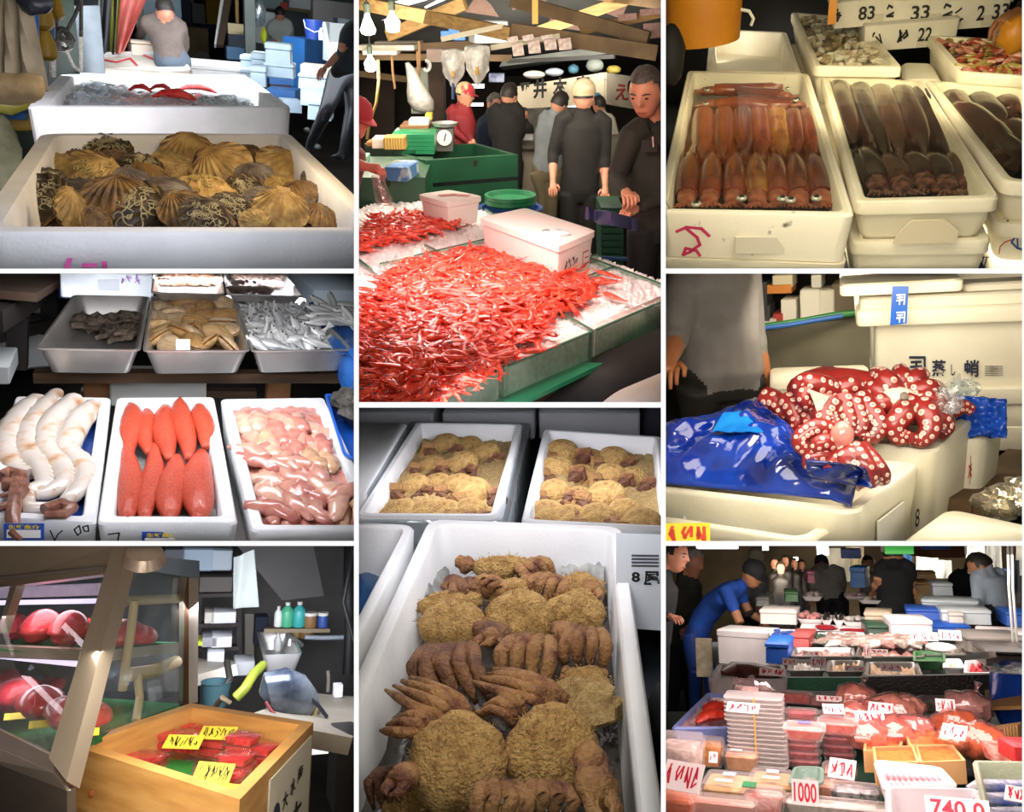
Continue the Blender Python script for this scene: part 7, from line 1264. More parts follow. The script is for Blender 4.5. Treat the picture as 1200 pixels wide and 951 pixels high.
 GM=M('green_mat7','1f6a35','18562a',sc_=30,r=.9,bump=.5,bs=150);S('upper_shelf',((-60,345,3.0),(345,362,2.85),(600,335,3.28),(-60,312,3.8)),GM,0,0,.015,T);S('shelf_edge',((-60,385,3.0),(345,400,2.84),(345,362,2.84),(-60,346,3.0)),SB,0,0,.02,T);S('shelf_side',((345,402,2.85),(600,365,3.28),(600,336,3.28),(345,363,2.85)),SB,0,0,.02,T);S('lower_floor',((-60,640,3.0),(200,700,2.5),(600,540,3.28),(-60,490,4.0)),GM,0,0,.02,T);S('back_panel',((-60,495,3.9),(600,500,3.6),(600,350,3.6),(-60,350,3.9)),M('inner_back7','4a4644','5f5b58',sc_=5,r=.4),0,0,.02,T)
 PU=M('purple_tube','e6d8ff',emit=1.3);S('tube_light',((-60,190,3.2),(330,178,2.95),(330,140,2.95),(-60,155,3.2)),M('tube_panel7','c9b5d8','b09cc4',sc_=20,r=.4,emit=.35),0,0,.02,T);S('tube_light',((-60,212,3.2),(330,205,2.95),(330,192,2.95),(-60,200,3.2)),PU,0,0,.02,T);S('tube_light',((-60,384,3.1),(330,425,2.9),(330,408,2.9),(-60,368,3.1)),PU,0,0,.02,T)
 PB=M('beige_pipe','c9b894','b5a480',sc_=5,r=.5);tb('pipe',((385,198,2.9),(600,188,3.3)),.016,PB,0,0,T);tb('pipe',((450,195,2.95),(438,300,2.95),(422,400,2.95),(410,495,2.95)),.014,PB,0,0,T);tb('pipe',((425,445,2.95),(520,430,3.1),(590,400,3.25)),.022,PB,0,0,T);tb('pipe',((460,440,2.98),(468,520,2.98),(455,600,2.9)),.013,PB,0,0,T)
 put(P,'dome_lamp',G().lathe([(.0,.03),(.05,.02),(.062,-.01),(.058,-.015),(.0,.0)],18,cap0=False,cap1=False).xf(lrs(D(483,52,2.7),rotm(x=25))),M('lamp_chrome7','e8d8cc',r=.15,metal=.9),'round shiny lamp on top of the glass case','lamp')
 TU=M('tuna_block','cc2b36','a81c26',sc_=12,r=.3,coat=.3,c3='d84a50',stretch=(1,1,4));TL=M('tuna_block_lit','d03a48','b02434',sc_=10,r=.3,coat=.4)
 for i,(x,y,w,h,d,m)in enumerate(((45,318,90,68,3.2,TU),(132,325,115,85,3.1,TU),(225,330,120,82,3.05,TU),(290,325,70,60,3.2,TU),(400,345,150,75,3.05,TU),(460,340,110,50,3.2,TU),(52,560,120,95,3.0,TL),(135,580,140,85,2.8,TL),(185,498,55,34,3.3,TU),(150,488,50,28,3.4,TU),(12,475,70,40,3.5,TU),(205,605,95,75,2.65,TL),(305,622,120,70,2.75,TU))):
  c_=D(x,y,d);k=d/F/2.857;w_,h_=w*k,h*k;g=G().ell((0,0,h_*.35),(w_/2,.08,h_*.65),None,22,14,fn=lambda d:(1 if d.z>-.2 else .75)*(1+.14*d.x*d.z)).disp(.012,12,i)
  put(P,'tuna_block',g,m,'block of red tuna on the '+('upper shelf' if i<6 else 'green floor')+' of the glass case','tuna','tuna blocks',loc=c_,rot=rotm(z=rr.uniform(-12,12)),smooth=180)
 for i,(x,y,d)in enumerate(((60,582,2.85),(145,608,2.65),(285,637,2.6))):card(P,D(x,y,d),.07,.03,rotm(x=20,z=5),YC,'small yellow card lying in front of the tuna blocks',[],group='yellow tags in the case')
 # background shop
 o=put(P,'wall_back',G().slab([D(640,620,5.6),D(1260,620,5.2),D(1260,-60,5.2),D(640,-60,5.6)],.05),M('wall7','7d7c78','64635f',sc_=2,r=.8));tag(o,kind='structure');o=put(P,'wall_left',G().slab([D(-60,560,5.0),D(690,560,5.6),D(690,-60,5.6),D(-60,-60,5.0)],.05),M('wall7b','4a4b50','35363a',sc_=2,r=.8));tag(o,kind='structure');o=put(P,'floor',G().slab([(-2,1.5,-2.2),(3,1.5,-2.2),(3,6,-2.2),(-2,6,-2.2)],.05),M('floor7','3a332c','25201b',sc_=3,r=.5));tag(o,kind='structure')
 GC=M('concrete7','363533','2e2d2b',sc_=3,r=.8);S('concrete_hood',((945,195,4.4),(1085,180,4.4),(1040,-30,4.2),(760,-30,4.2)),GC,'sloping grey concrete duct at the ceiling','duct',.3)
 DK=M('dark_shelf7','2b2622',r=.7);T=Thing(P,'storage_rack','dark storage rack with boxes behind the glass case','rack',D(735,440,5.0))
 for x in(668,800):S('upright',((x-8,440,4.8),(x+8,440,4.8),(x+8,90,4.8),(x-8,90,4.8)),DK,0,0,.04,T)
 for y in(100,165,265,345):S('shelf_board',((665,y+8,4.75),(800,y+4,4.75),(790,y-6,5.1),(680,y-2,5.1)),M('shelf7','8f8474',r=.7)if y==100 else DK,0,0,.02,T)
 for x,y,w,h,c_,lb in((700,262,30,35,'b9b4a8','grey box on the middle rack shelf'),(745,262,75,36,'c5c8cc','white carton on the middle rack shelf'),(700,340,45,30,'9a9c9e','grey carton on the lower rack shelf'),(740,342,60,35,'d0d2d4','white carton on the lower rack shelf'),(720,395,50,38,'dadcde','white box under the rack'),(815,435,60,45,'cfd2d2','white box on the floor beyond the table'),(660,90,95,70,'7f8f9c','grey blue drum on top of the rack'),(740,88,60,65,'8d99a0','pale plastic container on top of the rack'),(585,50,60,30,'3f4348','dark box on top of the glass case'),(720,160,100,50,'3a332c','dark carton on the upper rack shelf'),(690,335,50,14,'c3c93a','yellow green tray on the rack')):bx(P,*X(x,y),4.7,w/2.857,h/2.857,.15,'stored_box',M('c_'+c_,c_,r=.6),lb,'box')
 cloth(P,[D(782,50,4.0),D(852,25,4.0),D(868,215,3.95),D(780,222,3.95)],.03,.01,8,10,1,.02,M('white_cloth7','aeb6b2','9ea6a2',sc_=5,r=.9),'white_towel',label='white towel hanging from the duct',cat='towel')
 WT=M('work_table7','a8a090','948c7c',sc_=4,r=.5);S('work_table',((655,445,4.2),(790,408,4.2),(780,395,4.7),(655,388,4.7)),WT,'pale work table behind the glass case','table',.05);S('fish_table',((805,585,3.1),(1180,655,3.1),(1230,520,4.0),(1050,505,4.0)),WT,'grey work table with the large fish','table',.06);bx(P,*X(1145,880),3.2,28,85,.2,'trestle',DK,'dark trestle under the table with the large fish','trestle')
 # big fish
 FS=M('tuna_silver','3f4a5c','a9b4c0',sc_=5,r=.2,metal=.4,coat=.5,sharp=(.35,.65));p=[D(x,y,d)for x,y,d in((885,520,3.4),(900,505,3.4),(930,505,3.4),(970,520,3.42),(1010,548,3.45),(1040,580,3.5))];T=Thing(P,'large_fish','large headless silver tuna on the grey table','fish',p[3]+V((0,0,-.15)))
 T.part('body',G().tube(p,[(.03,.05),(.08,.07),(.1,.075),(.1,.075),(.08,.06),(.045,.04)],18,upv=(0,1,0)),FS);tb('fin',((1035,520,3.4),(1065,545,3.4),(1095,585,3.4)),.008,M('fin7','2a2f3a',r=.4),0,0,T);tb('gill_cut',((890,535,3.33),(905,560,3.31),(925,580,3.3)),.006,M('gill','8a3a3c',r=.5),0,0,T);T.part('tail_cut',G().lathe([(.042,0),(.044,.012),(.01,.014)],14,D(1042,572,3.45),rot=rotm(y=110)),M('cut7','b5a06a',r=.5))
 # wall shelf with bottles, sink, hoses
 S('wall_shelf',((885,290,4.7),(1105,290,4.7),(1100,278,4.95),(895,278,4.95)),M('shelf_tan7','8a7a60',r=.7),'narrow wall shelf holding bottles','shelf',.02)
 def bottle(x,y,w,h,c_,lb,jar=False):
  k=4.75/F/2.857;w,h=w*k/2,h*k;T=Thing(P,'jar' if jar else 'bottle',lb,'jar' if jar else 'bottle',D(x,y,4.75));T.part('body',G().lathe([(w*.9,0),(w,h*.05),(w,h*.6),(w*.9,h*.7),(w*.35,h*.85),(w*.3,h*.9)]if not jar else[(w*.95,0),(w,h*.1),(w,h*.8)],16),M('b_'+c_,c_,r=.3),loc=(0,0,0));T.part('cap',G().lathe([(w*.4,h*.88),(w*.4,h),(w*.2,h)]if not jar else[(w*1.04,h*.8),(w*1.04,h)],12),M('capw','d8d8d0' if not jar else 'b8a070',r=.4),loc=(0,0,0))
 bottle(930,282,26,65,'dfe4e2','white bottle on the wall shelf');bottle(960,282,42,78,'4fae86','green bottle on the wall shelf');bottle(1000,282,42,80,'3fa8a4','teal bottle on the wall shelf');bottle(1037,284,44,48,'8a6a44','brown square jar on the wall shelf',True);bottle(1080,284,34,48,'3a5a9c','blue labelled jar on the wall shelf',True);bottle(928,370,24,66,'d3d6d4','white soap bottle by the sink');bottle(1025,318,50,24,'7a5a30','amber jar under the wall shelf',True);bottle(990,318,28,24,'8f7a50','small tan jar under the wall shelf',True)
 T=Thing(P,'steel_sink','steel wall sink with a tap under the shelf','sink',D(945,440,4.5));a,b=D(882,378,4.3),D(1012,378,4.3);T.part('basin',G().tub([(a.x,4.3),(b.x,4.3),(b.x,4.8),(a.x,4.8)],[(.03,a.z-.11,.03),(0,a.z,.02),(.015,a.z,.02),(.04,a.z-.09,.03)],k=3),STEEL);tb('tap',((1010,345,4.6),(985,325,4.55),(970,330,4.5),(968,345,4.5)),.012,STEEL,0,0,T)
 for i,(pts,r,c_,lb)in enumerate((([(790,520,3.6),(820,490,3.6),(850,440,3.7),(880,412,3.8)],.02,'9aa83a','yellow green hose drooping behind the wooden box'),([(1170,-20,4.6),(1168,150,4.6),(1172,300,4.6),(1165,440,4.6)],.03,'181818','thick black pipe at the right wall'),([(1190,-20,4.5),(1150,200,4.5),(1185,330,4.5)],.012,'202020','thin black cable crossing the right wall'),([(1020,318,4.6),(1080,320,4.6),(1150,318,4.6)],.012,'7f8890','grey water pipe on the right wall'),([(1098,430,4.6),(1100,460,4.6),(1098,500,4.6)],.01,'9a9488','thin pale pipe behind the table'),([(760,400,4.0),(770,460,3.9),(740,500,3.9)],.015,'3a3a34','dark hose beside the table'),([(712,560,3.8),(745,520,3.7),(770,540,3.7)],.012,'7a6a50','brown hose on the floor'))):tb('hose',pts,r,M('hose7_'+c_,c_,r=.5),lb,'hose')
 put(P,'teal_bucket',G().lathe([(.05,0),(.062,.1),(.065,.1),(.056,.1),(.048,.02)],20),M('teal7','4a7078',r=.5),'teal bucket on the floor behind the wooden box','bucket',loc=D(720,545,3.9));bx(P,*X(870,340),4.9,14,32,.1,'dark_jacket',M('jacket7','1c2230',r=.9),'dark jacket hanging beside the sink','jacket');S('white_pillar',((820,390,5.2),(850,390,5.2),(850,240,5.2),(820,240,5.2)),M('pillar7','b0aca0',r=.8),'pale tiled pillar in the background','pillar',.1);bx(P,*X(1130,515),3.95,10,14,.05,'white_cup',WHITE,'white cup at the far end of the fish table','cup')
 bx(P,*X(820,20),5.0,8,4,.03,'hook',WHITE,'small white hook above the towel','hook')
 light(P,D(620,430,2.35),(0,.1,-1),(.5,.35),4.0,'fff0dc');light(P,D(420,400,1.7),(-.1,1,-.5),(.5,.3),8.5,'ffeedd');light(P,D(160,225,3.05),(.1,-.1,-1),(.6,.1),1.0,'ffe6f0');light(P,D(180,430,2.95),(.1,-.15,-1),(.6,.1),1.0,'ffe6f0');light(P,D(1000,380,4.15),(0,1,.1),(.7,.3),2.4,'f0f2ff');light(P,D(730,300,4.1),(0,1,0),(.5,.3),2.4,'f0f2ff');light(P,D(900,60,3.4),(.1,.7,-.7),(.9,.5),24,'eef0ff')  # added area lights; the two pale pink ones go with the case tubes
panel7()
# ================================================================ compartment 8: busy market hall with packed seafood in front
def panel8():
 P=P8;rr=random.Random(88);z=-.55
 X=lambda x,y:(775+x/2.824,635+y/2.824)
 Z=lambda x,y,zz=z:P.at(*X(x,y),zz);D=lambda x,y,d:P.dep(*X(x,y),d)
 FW=M('pinkish_foam8','efe6e6','e2d8da',sc_=6,r=.6);LID=film('pack_lid','fff8f6',.88,.06,ior=1.2,met=.3);TR=M('pack_tray','e6d8d2',r=.4)
 def mm(c,c2=None,s=40,r=.35):return M('s8_%s%s'%(c,c2 or ''),c,c2,sc_=s,r=r,bump=.3,bs=120)
 o=put(P,'floor',G().slab([(-5,1,-1.9),(6,1,-1.9),(6,14,-1.9),(-5,14,-1.9)],.05),DARKF);tag(o,kind='structure')
 o=put(P,'wall_back',G().slab([D(-80,330,13),D(1300,330,13),D(1300,-40,13),D(-80,-40,13)],.1),M('wall8','a08c6c','5c5040',sc_=1.0,r=.9));tag(o,kind='structure')
 o=put(P,'table_floor',G().slab([Z(-60,1000,z-.14),Z(1300,1000,z-.14),Z(1300,560,z-.14),Z(-60,560,z-.14)],.04),M('green_table8','1f4a34',r=.6));o.name='display_table';tag(o,'dark green display table under the packed seafood','table')
 def pk(x,y,w,l,h,fill,lb,zb=z-.13,a=0,n=1,group=None,tray=None,cards=None,film_=True):
  """clear pack: bottom centre at crop pixel (x, y), width w and length l in metres, n in a pile"""
  p=Z(x,y,zb);T=Thing(P,'seafood_pack',lb,'pack',p,group,rot=rotm(z=a));q=[(-w/2,-l/2),(w/2,-l/2),(w/2,l/2),(-w/2,l/2)]
  for k in range(n):
   b=k*h;T.part('filling',G().tub(q,[(.014,b+.002,.01),(.008,b+h*.7,.01),(.012,b+h*.8,.01)],k=2).disp(.002,70),fill,loc=(0,0,0));T.part('clear_lid',G().tub(q,[(.008,b,.012),(.001,b+h*.75,.012),(0,b+h*.75,.012),(0,b+h*.82,.012),(.006,b+h*.97,.012)],k=2),LID,loc=(0,0,0))
  for(u,v,cw,ch,c_)in(cards or()):T.part('sticker',G().box((u*w,v*l,n*h+.002),(cw,ch,.002)),mm(c_),loc=(0,0,0),smooth=0)
  return p+V((0,0,n*h))
 PK=M('card_pinkwhite','f8ece8',r=.7)
 def cd(x,y,d,w,h,lb,rx=40,rz=0,seed=0,text=None,n=3):card(P,D(x,y,d),w*.72,h*.72,rotm(x=rx,z=rz),PK,lb,seed=seed,n=n+1,text=text,lw=.05)
 dz=lambda y,zz=z:P.at(990,635+y/2.824,zz).y
 # left group
 q=[Z(30,612,z-.06),Z(232,610,z-.06),Z(245,505,z-.06),Z(150,496,z-.06)];foam(P,q,z-.06,.07,t=.012,r=.02,mat=mm('8fa0e0',r=.4),name='blue_crate',label='pale blue crate with ice and red fish',cat='crate',inner=z-.1)
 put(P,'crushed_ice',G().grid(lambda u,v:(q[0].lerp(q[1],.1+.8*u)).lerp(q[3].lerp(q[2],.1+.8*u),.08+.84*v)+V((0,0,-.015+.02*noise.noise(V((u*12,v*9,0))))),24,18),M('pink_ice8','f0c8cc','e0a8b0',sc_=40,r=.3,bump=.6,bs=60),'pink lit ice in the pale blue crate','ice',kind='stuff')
 for i,(x,y,a)in enumerate(((190,560,60),(185,590,40))):put(P,'red_fish',G().tube([(-.07,0,0),(-.04,.008,.012),(0,.01,.015),(.04,.004,.01),(.07,0,0)],[.006,.022,.028,.018,.003],12,flat=.6),mm('c02018','e04a30'),['bright red fish at the back of the blue crate','bright red fish at the front of the blue crate'][i],'fish',loc=Z(x,y,z-.055),rot=rotm(z=a))
 cd(205,528,dz(528,z-.03),.09,.045,'red lettered card on the fish in the blue crate',30,8,1)
 pk(140,668,.13,.1,.045,mm('d8b8b0','c89a90'),'clear pack under a wide red lettered card at left',a=0);cd(143,632,dz(632,z-.08),.11,.03,'wide red lettered card on the left pack',30,2,2,n=4)
 pk(70,800,.11,.13,.12,mm('cfc6be','9a8a84'),'tall clear pack of grey seafood at the left edge');pk(170,735,.07,.08,.07,mm('d99a3a','c07a24'),'pack of orange roe behind the white pack');cd(172,712,dz(712,z-.05),.03,.04,'tiny red lettered card on the orange roe pack',50,0,3,n=1)
 cd(70,775,dz(800,z)-.05,.12,.09,'large white card with red brush writing at the left edge',48,-14,4,n=3);cd(42,690,dz(690,z-.04),.07,.05,'red lettered card at the far left',45,15,5,n=2)
 pk(268,745,.1,.1,.05,mm('d8a878','c08a58'),'peach coloured pack with a small round sticker',cards=((.15,.15,.03,.02,'f2f2fa'),(-.1,-.3,.03,.015,'f2eee8')))
 pk(225,850,.12,.14,.05,mm('cdb87a','b39a58'),'yellowish sea urchin pack at the front left',cards=((0,.15,.03,.028,'b8c8e8'),(-.05,-.25,.04,.02,'f2eee8')),n=1);pk(370,840,.11,.13,.05,mm('cfae6a','b8924a'),'yellowish sea urchin pack beside the front left one',cards=((0,.15,.03,.028,'b8c8e8'),(0,-.25,.04,.02,'f2eee8')))
 pk(200,915,.16,.05,.05,mm('d0a090'),'pack cut off at the bottom left');pk(60,905,.09,.12,.06,mm('c86a30','b0501c'),'orange pack in the lower left corner');pk(340,900,.1,.06,.06,mm('e6c8c0','d07a70'),'pack of pale shrimp with a green leaf',cards=((-.3,.0,.03,.04,'2f8a5a'),));pk(590,915,.24,.06,.04,mm('d5d0c8','8f9a90'),'wide clear lid at the bottom centre')
 # stacks
 ST=mm('cfc8c4','b0aaa6',r=.3);zb=z-.13
 base=Z(325,735,zb);T=Thing(P,'tray_stack','tall pile of thin clear trays with yellow bands','trays',base)
 for k in range(16):T.part('clear_tray',G().tub([(-.075,-.05),(.075,-.05),(.075,.05),(-.075,.05)],[(.006,k*.0115,.01),(0,k*.0115+.007,.01),(-.003,k*.0115+.008,.01),(-.003,k*.0115+.0098,.01)],k=2).xf(Matrix.Translation((-.006*(k>9),0,.0))),film('tray_film8','f2eeec',.55,.15,met=0),loc=(0,0,0));T.part('filling',G().box((0,0,k*.0115+.005),(.125,.08,.004)),ST,loc=(0,0,0))
 for x in(-.002,):T.part('rubber_band',G().box((x,-.0535,.1),(.004,.002,.17)),mm('d8a84a'),loc=(0,0,0))
 cd(270,548,dz(735)-.02,.1,.04,'white red lettered card on the pile of thin trays',35,-6,6);put(P,'clear_bag',blob(D(300,495,dz(560)),(.06,.04,.04),.5,10,4),film('bag8','fff0ee',.65,.1,bump=.7,bs=30),'crumpled clear bag behind the tray pile','bag')
 RR=mm('d87868','c84a48',60);RB=mm('c86a70','a84450',60)
 pk(472,738,.092,.075,.021,RB,'left pile of red seafood packs',n=7,group='red pack piles');pk(475,645,.096,.085,.03,RR,'top red pack with blue print on the left pile',zb=z+.025,cards=((0,.1,.03,.02,'6a7ab8'),));pk(588,715,.092,.075,.021,RB,'right pile of red seafood packs',n=6,group='red pack piles');pk(585,625,.096,.085,.03,RR,'top red pack on the right pile, under a card',zb=z+.01);cd(570,552,dz(640),.07,.04,'red lettered card on the right pile of red packs',40,10,7,n=2)
 pk(440,530,.12,.07,.035,RR,'pink pack behind the red piles',zb=z-.06);pk(545,540,.14,.06,.03,mm('e8a8a0','d07a78'),'pink pack with a card behind the right pile',zb=z-.07);cd(555,518,dz(520),.1,.03,'red lettered card on the pink pack behind',35,0,8)
 pk(592,800,.085,.1,.045,mm('d0906a','b86a4a'),'peach pack under a red lettered card in front');cd(598,750,dz(770),.075,.06,'red lettered card on the peach front pack',50,-14,9,n=2);tray(P,[Z(415,800,z-.06),Z(535,800,z-.06),Z(540,742,z-.06),Z(440,738,z-.06)],z-.06,.06,'green_tub','pale green tub between the front packs',mat=mm('7a9a8c',r=.4),cat='tub')
 pk(525,850,.08,.07,.05,mm('e0b090','cf8a6a'),'pack behind the card reading 1000');cd(476,828,dz(850),.07,.065,'card reading 1000 in red figures',70,0,10,text='1000');pk(640,860,.125,.075,.04,mm('3a4a5a','cfd8d8',60),'pack of striped blue and silver fish');
 # centre bags and trays
 def stray(px,lb,h=.05,zz=z-.03):q=[Z(x,y,zz)for x,y in px];tray(P,q,zz,h,label=lb,slope=.012,rim=.006,mat=M('tray8','8f8a86',r=.3,metal=.7));return q
 stray(((640,590),(865,580),(835,512),(660,515)),'steel tray with bagged pink seafood');stray(((690,650),(910,632),(865,575),(690,580)),'steel tray behind the orange boxes');stray(((870,572),(1108,575),(1045,505),(838,507)),'steel tray with olive packs at the right');stray(((925,680),(1125,690),(1065,572),(888,572)),'steel tray with orange roe at the right')
 def bagged(x,y,r,c,c2,lb,d=0,sx=1.25,tie=True):
  p=Z(x,y,z-.01);T=Thing(P,'bagged_seafood',lb,'bag',p-V((0,0,r)));T.part('filling',blob(p,(r*sx,r,r*.8),.3,10,x,18,12),mm(c,c2,26));T.part('bag',blob(p+V((0,0,.002)),(r*sx*1.06,r*1.06,r*.88),.3,10,x,18,12),film('bag8b','ffecea',.85,.06,bump=.5,bs=40))
  if tie:T.part('tied_neck',G().tube([p+V((r*.4,0,r*.7)),p+V((r*.6,0,r*1.05)),p+V((r*.7,0,r*1.4))],[.012,.005,.012],8),film('bag8b','ffecea'))
 for a in((640,515,.045,'e8b098','d88a78','bag of pink seafood with a knot, left of the tray'),(640,570,.04,'e0a090','cf7a6c','bag of pink seafood below the knotted one'),(700,565,.04,'e8b8a4','d89080','bag of pink seafood in the centre'),(760,555,.05,'e6b49a','d0907c','large bag of pale pink seafood in the tray'),(810,545,.04,'e8c0a8','d8a088','bag of pale seafood at the right of the tray'),(680,640,.04,'d89a84','b84a50','net of pink and purple roe at left'),(755,630,.045,'dc9a80','b8444a','net of pink and purple roe in the middle'),(830,618,.04,'e69a90','d06a68','plump pink roe bag at right'),(975,610,.05,'d8783a','c05a28','orange roe sac in the right tray, rear'),(1050,660,.05,'dc7a3c','c8602a','orange roe sac in the right tray, front'),(965,660,.035,'d08448','b8642c','orange roe sac under the card'),(1010,545,.05,'e0c0b8','c8a098','knotted clear bag in the right rear tray')):bagged(*a,tie=('knot' in a[5]))
 for x,y in((880,540),(905,535)):pk(x,y+12,.05,.07,.03,mm('6a6a2c','3f4420'),'pack of olive green sea grapes',zb=z-.07,group='olive packs')
 for i,(x,y,w,h,rz)in enumerate(((725,548,.085,.045,-12),(690,580,.1,.05,12),(940,540,.065,.055,-3),(968,628,.075,.055,-22))):cd(x,y,dz(y,z+.02),w,h,['red lettered card on the pink bags, rear','red lettered card on the pink bags, front','red lettered card in the olive tray','curved red lettered card on the orange roe'][i],42,rz,30+i)
 OR=M('urchin_orange','d9822a','c86a18',sc_=60,r=.3,c3='e89a40',bump=.5,bs=150);WX=M('thin_wood8','d3aa70','c0925a',sc_=8,r=.6)
 for i,(px,zz)in enumerate(((((668,690),(790,690),(800,655),(672,655)),z-.02),(((820,672),(960,670),(920,628),(805,630)),z-.01),(((705,727),(855,727),(835,672),(698,676)),z),(((855,728),(1008,722),(965,670),(840,672)),z))):
  q=[Z(x,y,zz)for x,y in px];T=Thing(P,'urchin_box',['wooden box of orange sea urchin, rear left','wooden box of orange sea urchin, rear right','wooden box of orange sea urchin, front left','wooden box of orange sea urchin, front right'][i],'box',q[0]-V((0,0,.05)));T.part('frame',G().tub(q,[(0,zz-.05,.003),(0,zz,.003),(.006,zz,.003),(.006,zz-.02,.003)],k=1,cap1=False),WX);T.part('sea_urchin',G().tub(q,[(.006,zz-.03,.003),(.006,zz-.008,.003)],k=1),OR);T.part('film',G().tub(q,[(.003,zz-.002,.003),(.003,zz-.001,.003)],k=1),film('urchin_film','fffaf6',.985,.05,ior=1.08))
 q=[Z(x,y,z+.01)for x,y in((735,812),(985,800),(930,742),(700,716))];foam(P,q,z+.01,.06,t=.012,r=.02,mat=FW,name='foam_tray',label='white foam tray of pale pink slices',cat='tray',inner=z-.02)
 for i in range(11):
  for j in range(2):u,v=.1+.08*i,.3+.4*j;p=(q[0].lerp(q[1],u)).lerp(q[3].lerp(q[2],u),v);put(P,'pink_slice',G().ell((0,0,0),(.008,.02,.009),None,8,6),mm('e6b0b4','d89098'),'pale pink slice in the foam tray','slice','pink slices',loc=(p.x,p.y,z-.006),rot=rotm(x=15,z=20))
 q=[Z(x,y,z+.03)for x,y in((740,960),(1150,960),(1050,812),(738,806))];foam(P,q,z+.03,.1,t=.015,r=.02,mat=FW,name='foam_box',label='white foam box with blue edged packs at the front',inner=z-.05);pk(910,905,.13,.09,.03,mm('5a6a9a','c0c8dc',30),'blue edged pack lying in the white foam box',zb=z-.04,a=15);pk(1000,890,.08,.09,.03,mm('4a5a90','b0b8d0',30),'second blue edged pack in the white foam box',zb=z-.04);cd(980,885,dz(930,z+.03),.13,.05,'wide red lettered card in the white foam box',60,0,40,text='740 0')
 q=[Z(x,y,z+.05)for x,y in((1090,1000),(1330,990),(1290,725),(1028,720))];foam(P,q,z+.05,.12,t=.012,r=.006,mat=mm('a8b498',r=.6),name='green_box',label='pale green wooden box of blue wrapped fish',inner=z-.03)
 for i in range(14):u,v=.25+.22*(i%3),.12+.18*(i//3);p=(q[0].lerp(q[1],u)).lerp(q[3].lerp(q[2],u),v);put(P,'wrapped_fish',G().tube([(-.05,0,0),(-.03,0,.006),(.02,0,.006),(.05,0,0)],[.008,.017,.018,.005],10,flat=.7),mm('c9ccc8','3f5ab0',16,.25),'blue and silver wrapped fish in the green box','fish','wrapped fish',loc=(p.x,p.y,z+.015),rot=rotm(z=12))
 cd(1185,835,dz(850,z+.04),.06,.04,'red lettered card in the green box at the edge',40,-20,41)
 pk(1045,715,.09,.06,.03,mm('c87a6c','a85a50'),'pack of red slices beside the urchin boxes',zb=z-.06);put(P,'round_pack',G().lathe([(.045,0),(.05,.03),(.048,.035),(.03,.036)],24),mm('c84a3a','e0d0c0',20),'round red labelled pack at the right','pack',loc=Z(1142,715,z-.03));pk(1000,765,.07,.06,.05,mm('d8d4e8','8a90c0'),'white pack with a round blue mark');bx(P,*X(1185,715),dz(715),24,16,.08,'red_box',mm('b82028',r=.4),'small red box at the right edge','box',15)
 for k in range(9):put(P,'thin_wood_piece',G().box((0,0,.02),(.006,.05,.04)),WX,'thin wooden slat in the small rack at the right','wood','small slat rack',loc=Z(1105+k*10,665-k*1.5,z-.05),rot=rotm(z=-20))
 put(P,'blue_bag',G().tub([Z(1105,620,z-.1),Z(1300,620,z-.1),Z(1300,560,z-.1),Z(1115,560,z-.1)],[(.01,z-.1,.04),(-.01,z-.02,.04),(.0,z+.06,.04),(.02,z+.05,.04)],k=4).disp(.02,14),M('blue_bag8','1448b0','0e3588',sc_=8,r=.2,bump=.4,bs=20),'bright blue plastic bag at the right edge','bag');put(P,'cardboard',G().slab([D(1075,545,2.9),D(1230,540,2.9),D(1230,455,3.2),D(1070,490,3.2)],.01),mm('a8824e',r=.8),'flat brown cardboard behind the blue bag','cardboard')
 # middle counter
 zm=-.68;Y=lambda y:P.at(990,635+y/2.824,zm).y
 S=lambda nm,pts,m,lb,cat,t=.02:put(P,nm,G().slab([D(*p)for p in pts],t),m,lb,cat,smooth=0)
 S('counter_panel_board',((418,505,3.55),(668,505,3.55),(668,448,3.55),(418,448,3.55)),mm('1f6a48',r=.5),'green front of the middle counter','counter');S('counter_panel_board',((668,510,3.6),(1155,505,3.6),(1155,436,3.6),(668,445,3.6)),mm('1c1a14','2e2a1c',8),'dark front of the middle counter','counter');S('counter_ledge',((400,506,3.4),(670,506,3.4),(670,492,3.42),(400,492,3.42)),mm('9aa49a',r=.5),'pale ledge along the green counter foot','ledge');put(P,'worktop',G().slab([Z(395,462,zm-.04),Z(1240,462,zm-.04),Z(1240,300,zm-.04),Z(440,300,zm-.04)],.03),mm('2f3a34',r=.4),'dark wet top of the middle counter','counter')
 def mt(x0,y0,x1,y1,fill,lb,zz=zm+.03,h=.06,mat=None,sh=14):
  q=[Z(x0-sh*(0 if x0>700 else .3),y1,zz),Z(x1+sh*.4,y1,zz),Z(x1-sh*(x1>700)*.8,y0,zz),Z(x0+sh*.4,y0,zz)];tray(P,q,zz,h,label=lb,slope=.01,rim=.008,mat=mat or M('tray8','8f8a86'));qq=off_loop([(p.x,p.y)for p in q],.02);put(P,'seafood_heap',G().grid(lambda u,v:(V((*qq[0],0)).lerp(V((*qq[1],0)),u)).lerp(V((*qq[3],0)).lerp(V((*qq[2],0)),u),v)+V((0,0,zz-.02+.03*noise.noise(V((u*8+x0,v*5,0))))),20,10),fill,'seafood in the '+lb,'seafood',kind='stuff')
 SF=[mm('a88a80','6f4a48',30),mm('c0968c','8a5a54',30),mm('b5a698','5f5650',30),mm('d8ccc4','8f8a84',30),mm('c9a884','a07a58',20)]
 for i,a in enumerate(((428,348,638,378),(645,345,868,378),(870,338,1060,372),(418,388,538,425),(545,390,668,428),(672,396,860,440))):mt(*a,SF[i%5]if i!=5 else SF[4],['long rear tray of pink fish, left','long rear tray of clams','rear tray with a steel dish','front left tray of the middle counter','tray of bagged white fish','tray of tan scallops'][i])
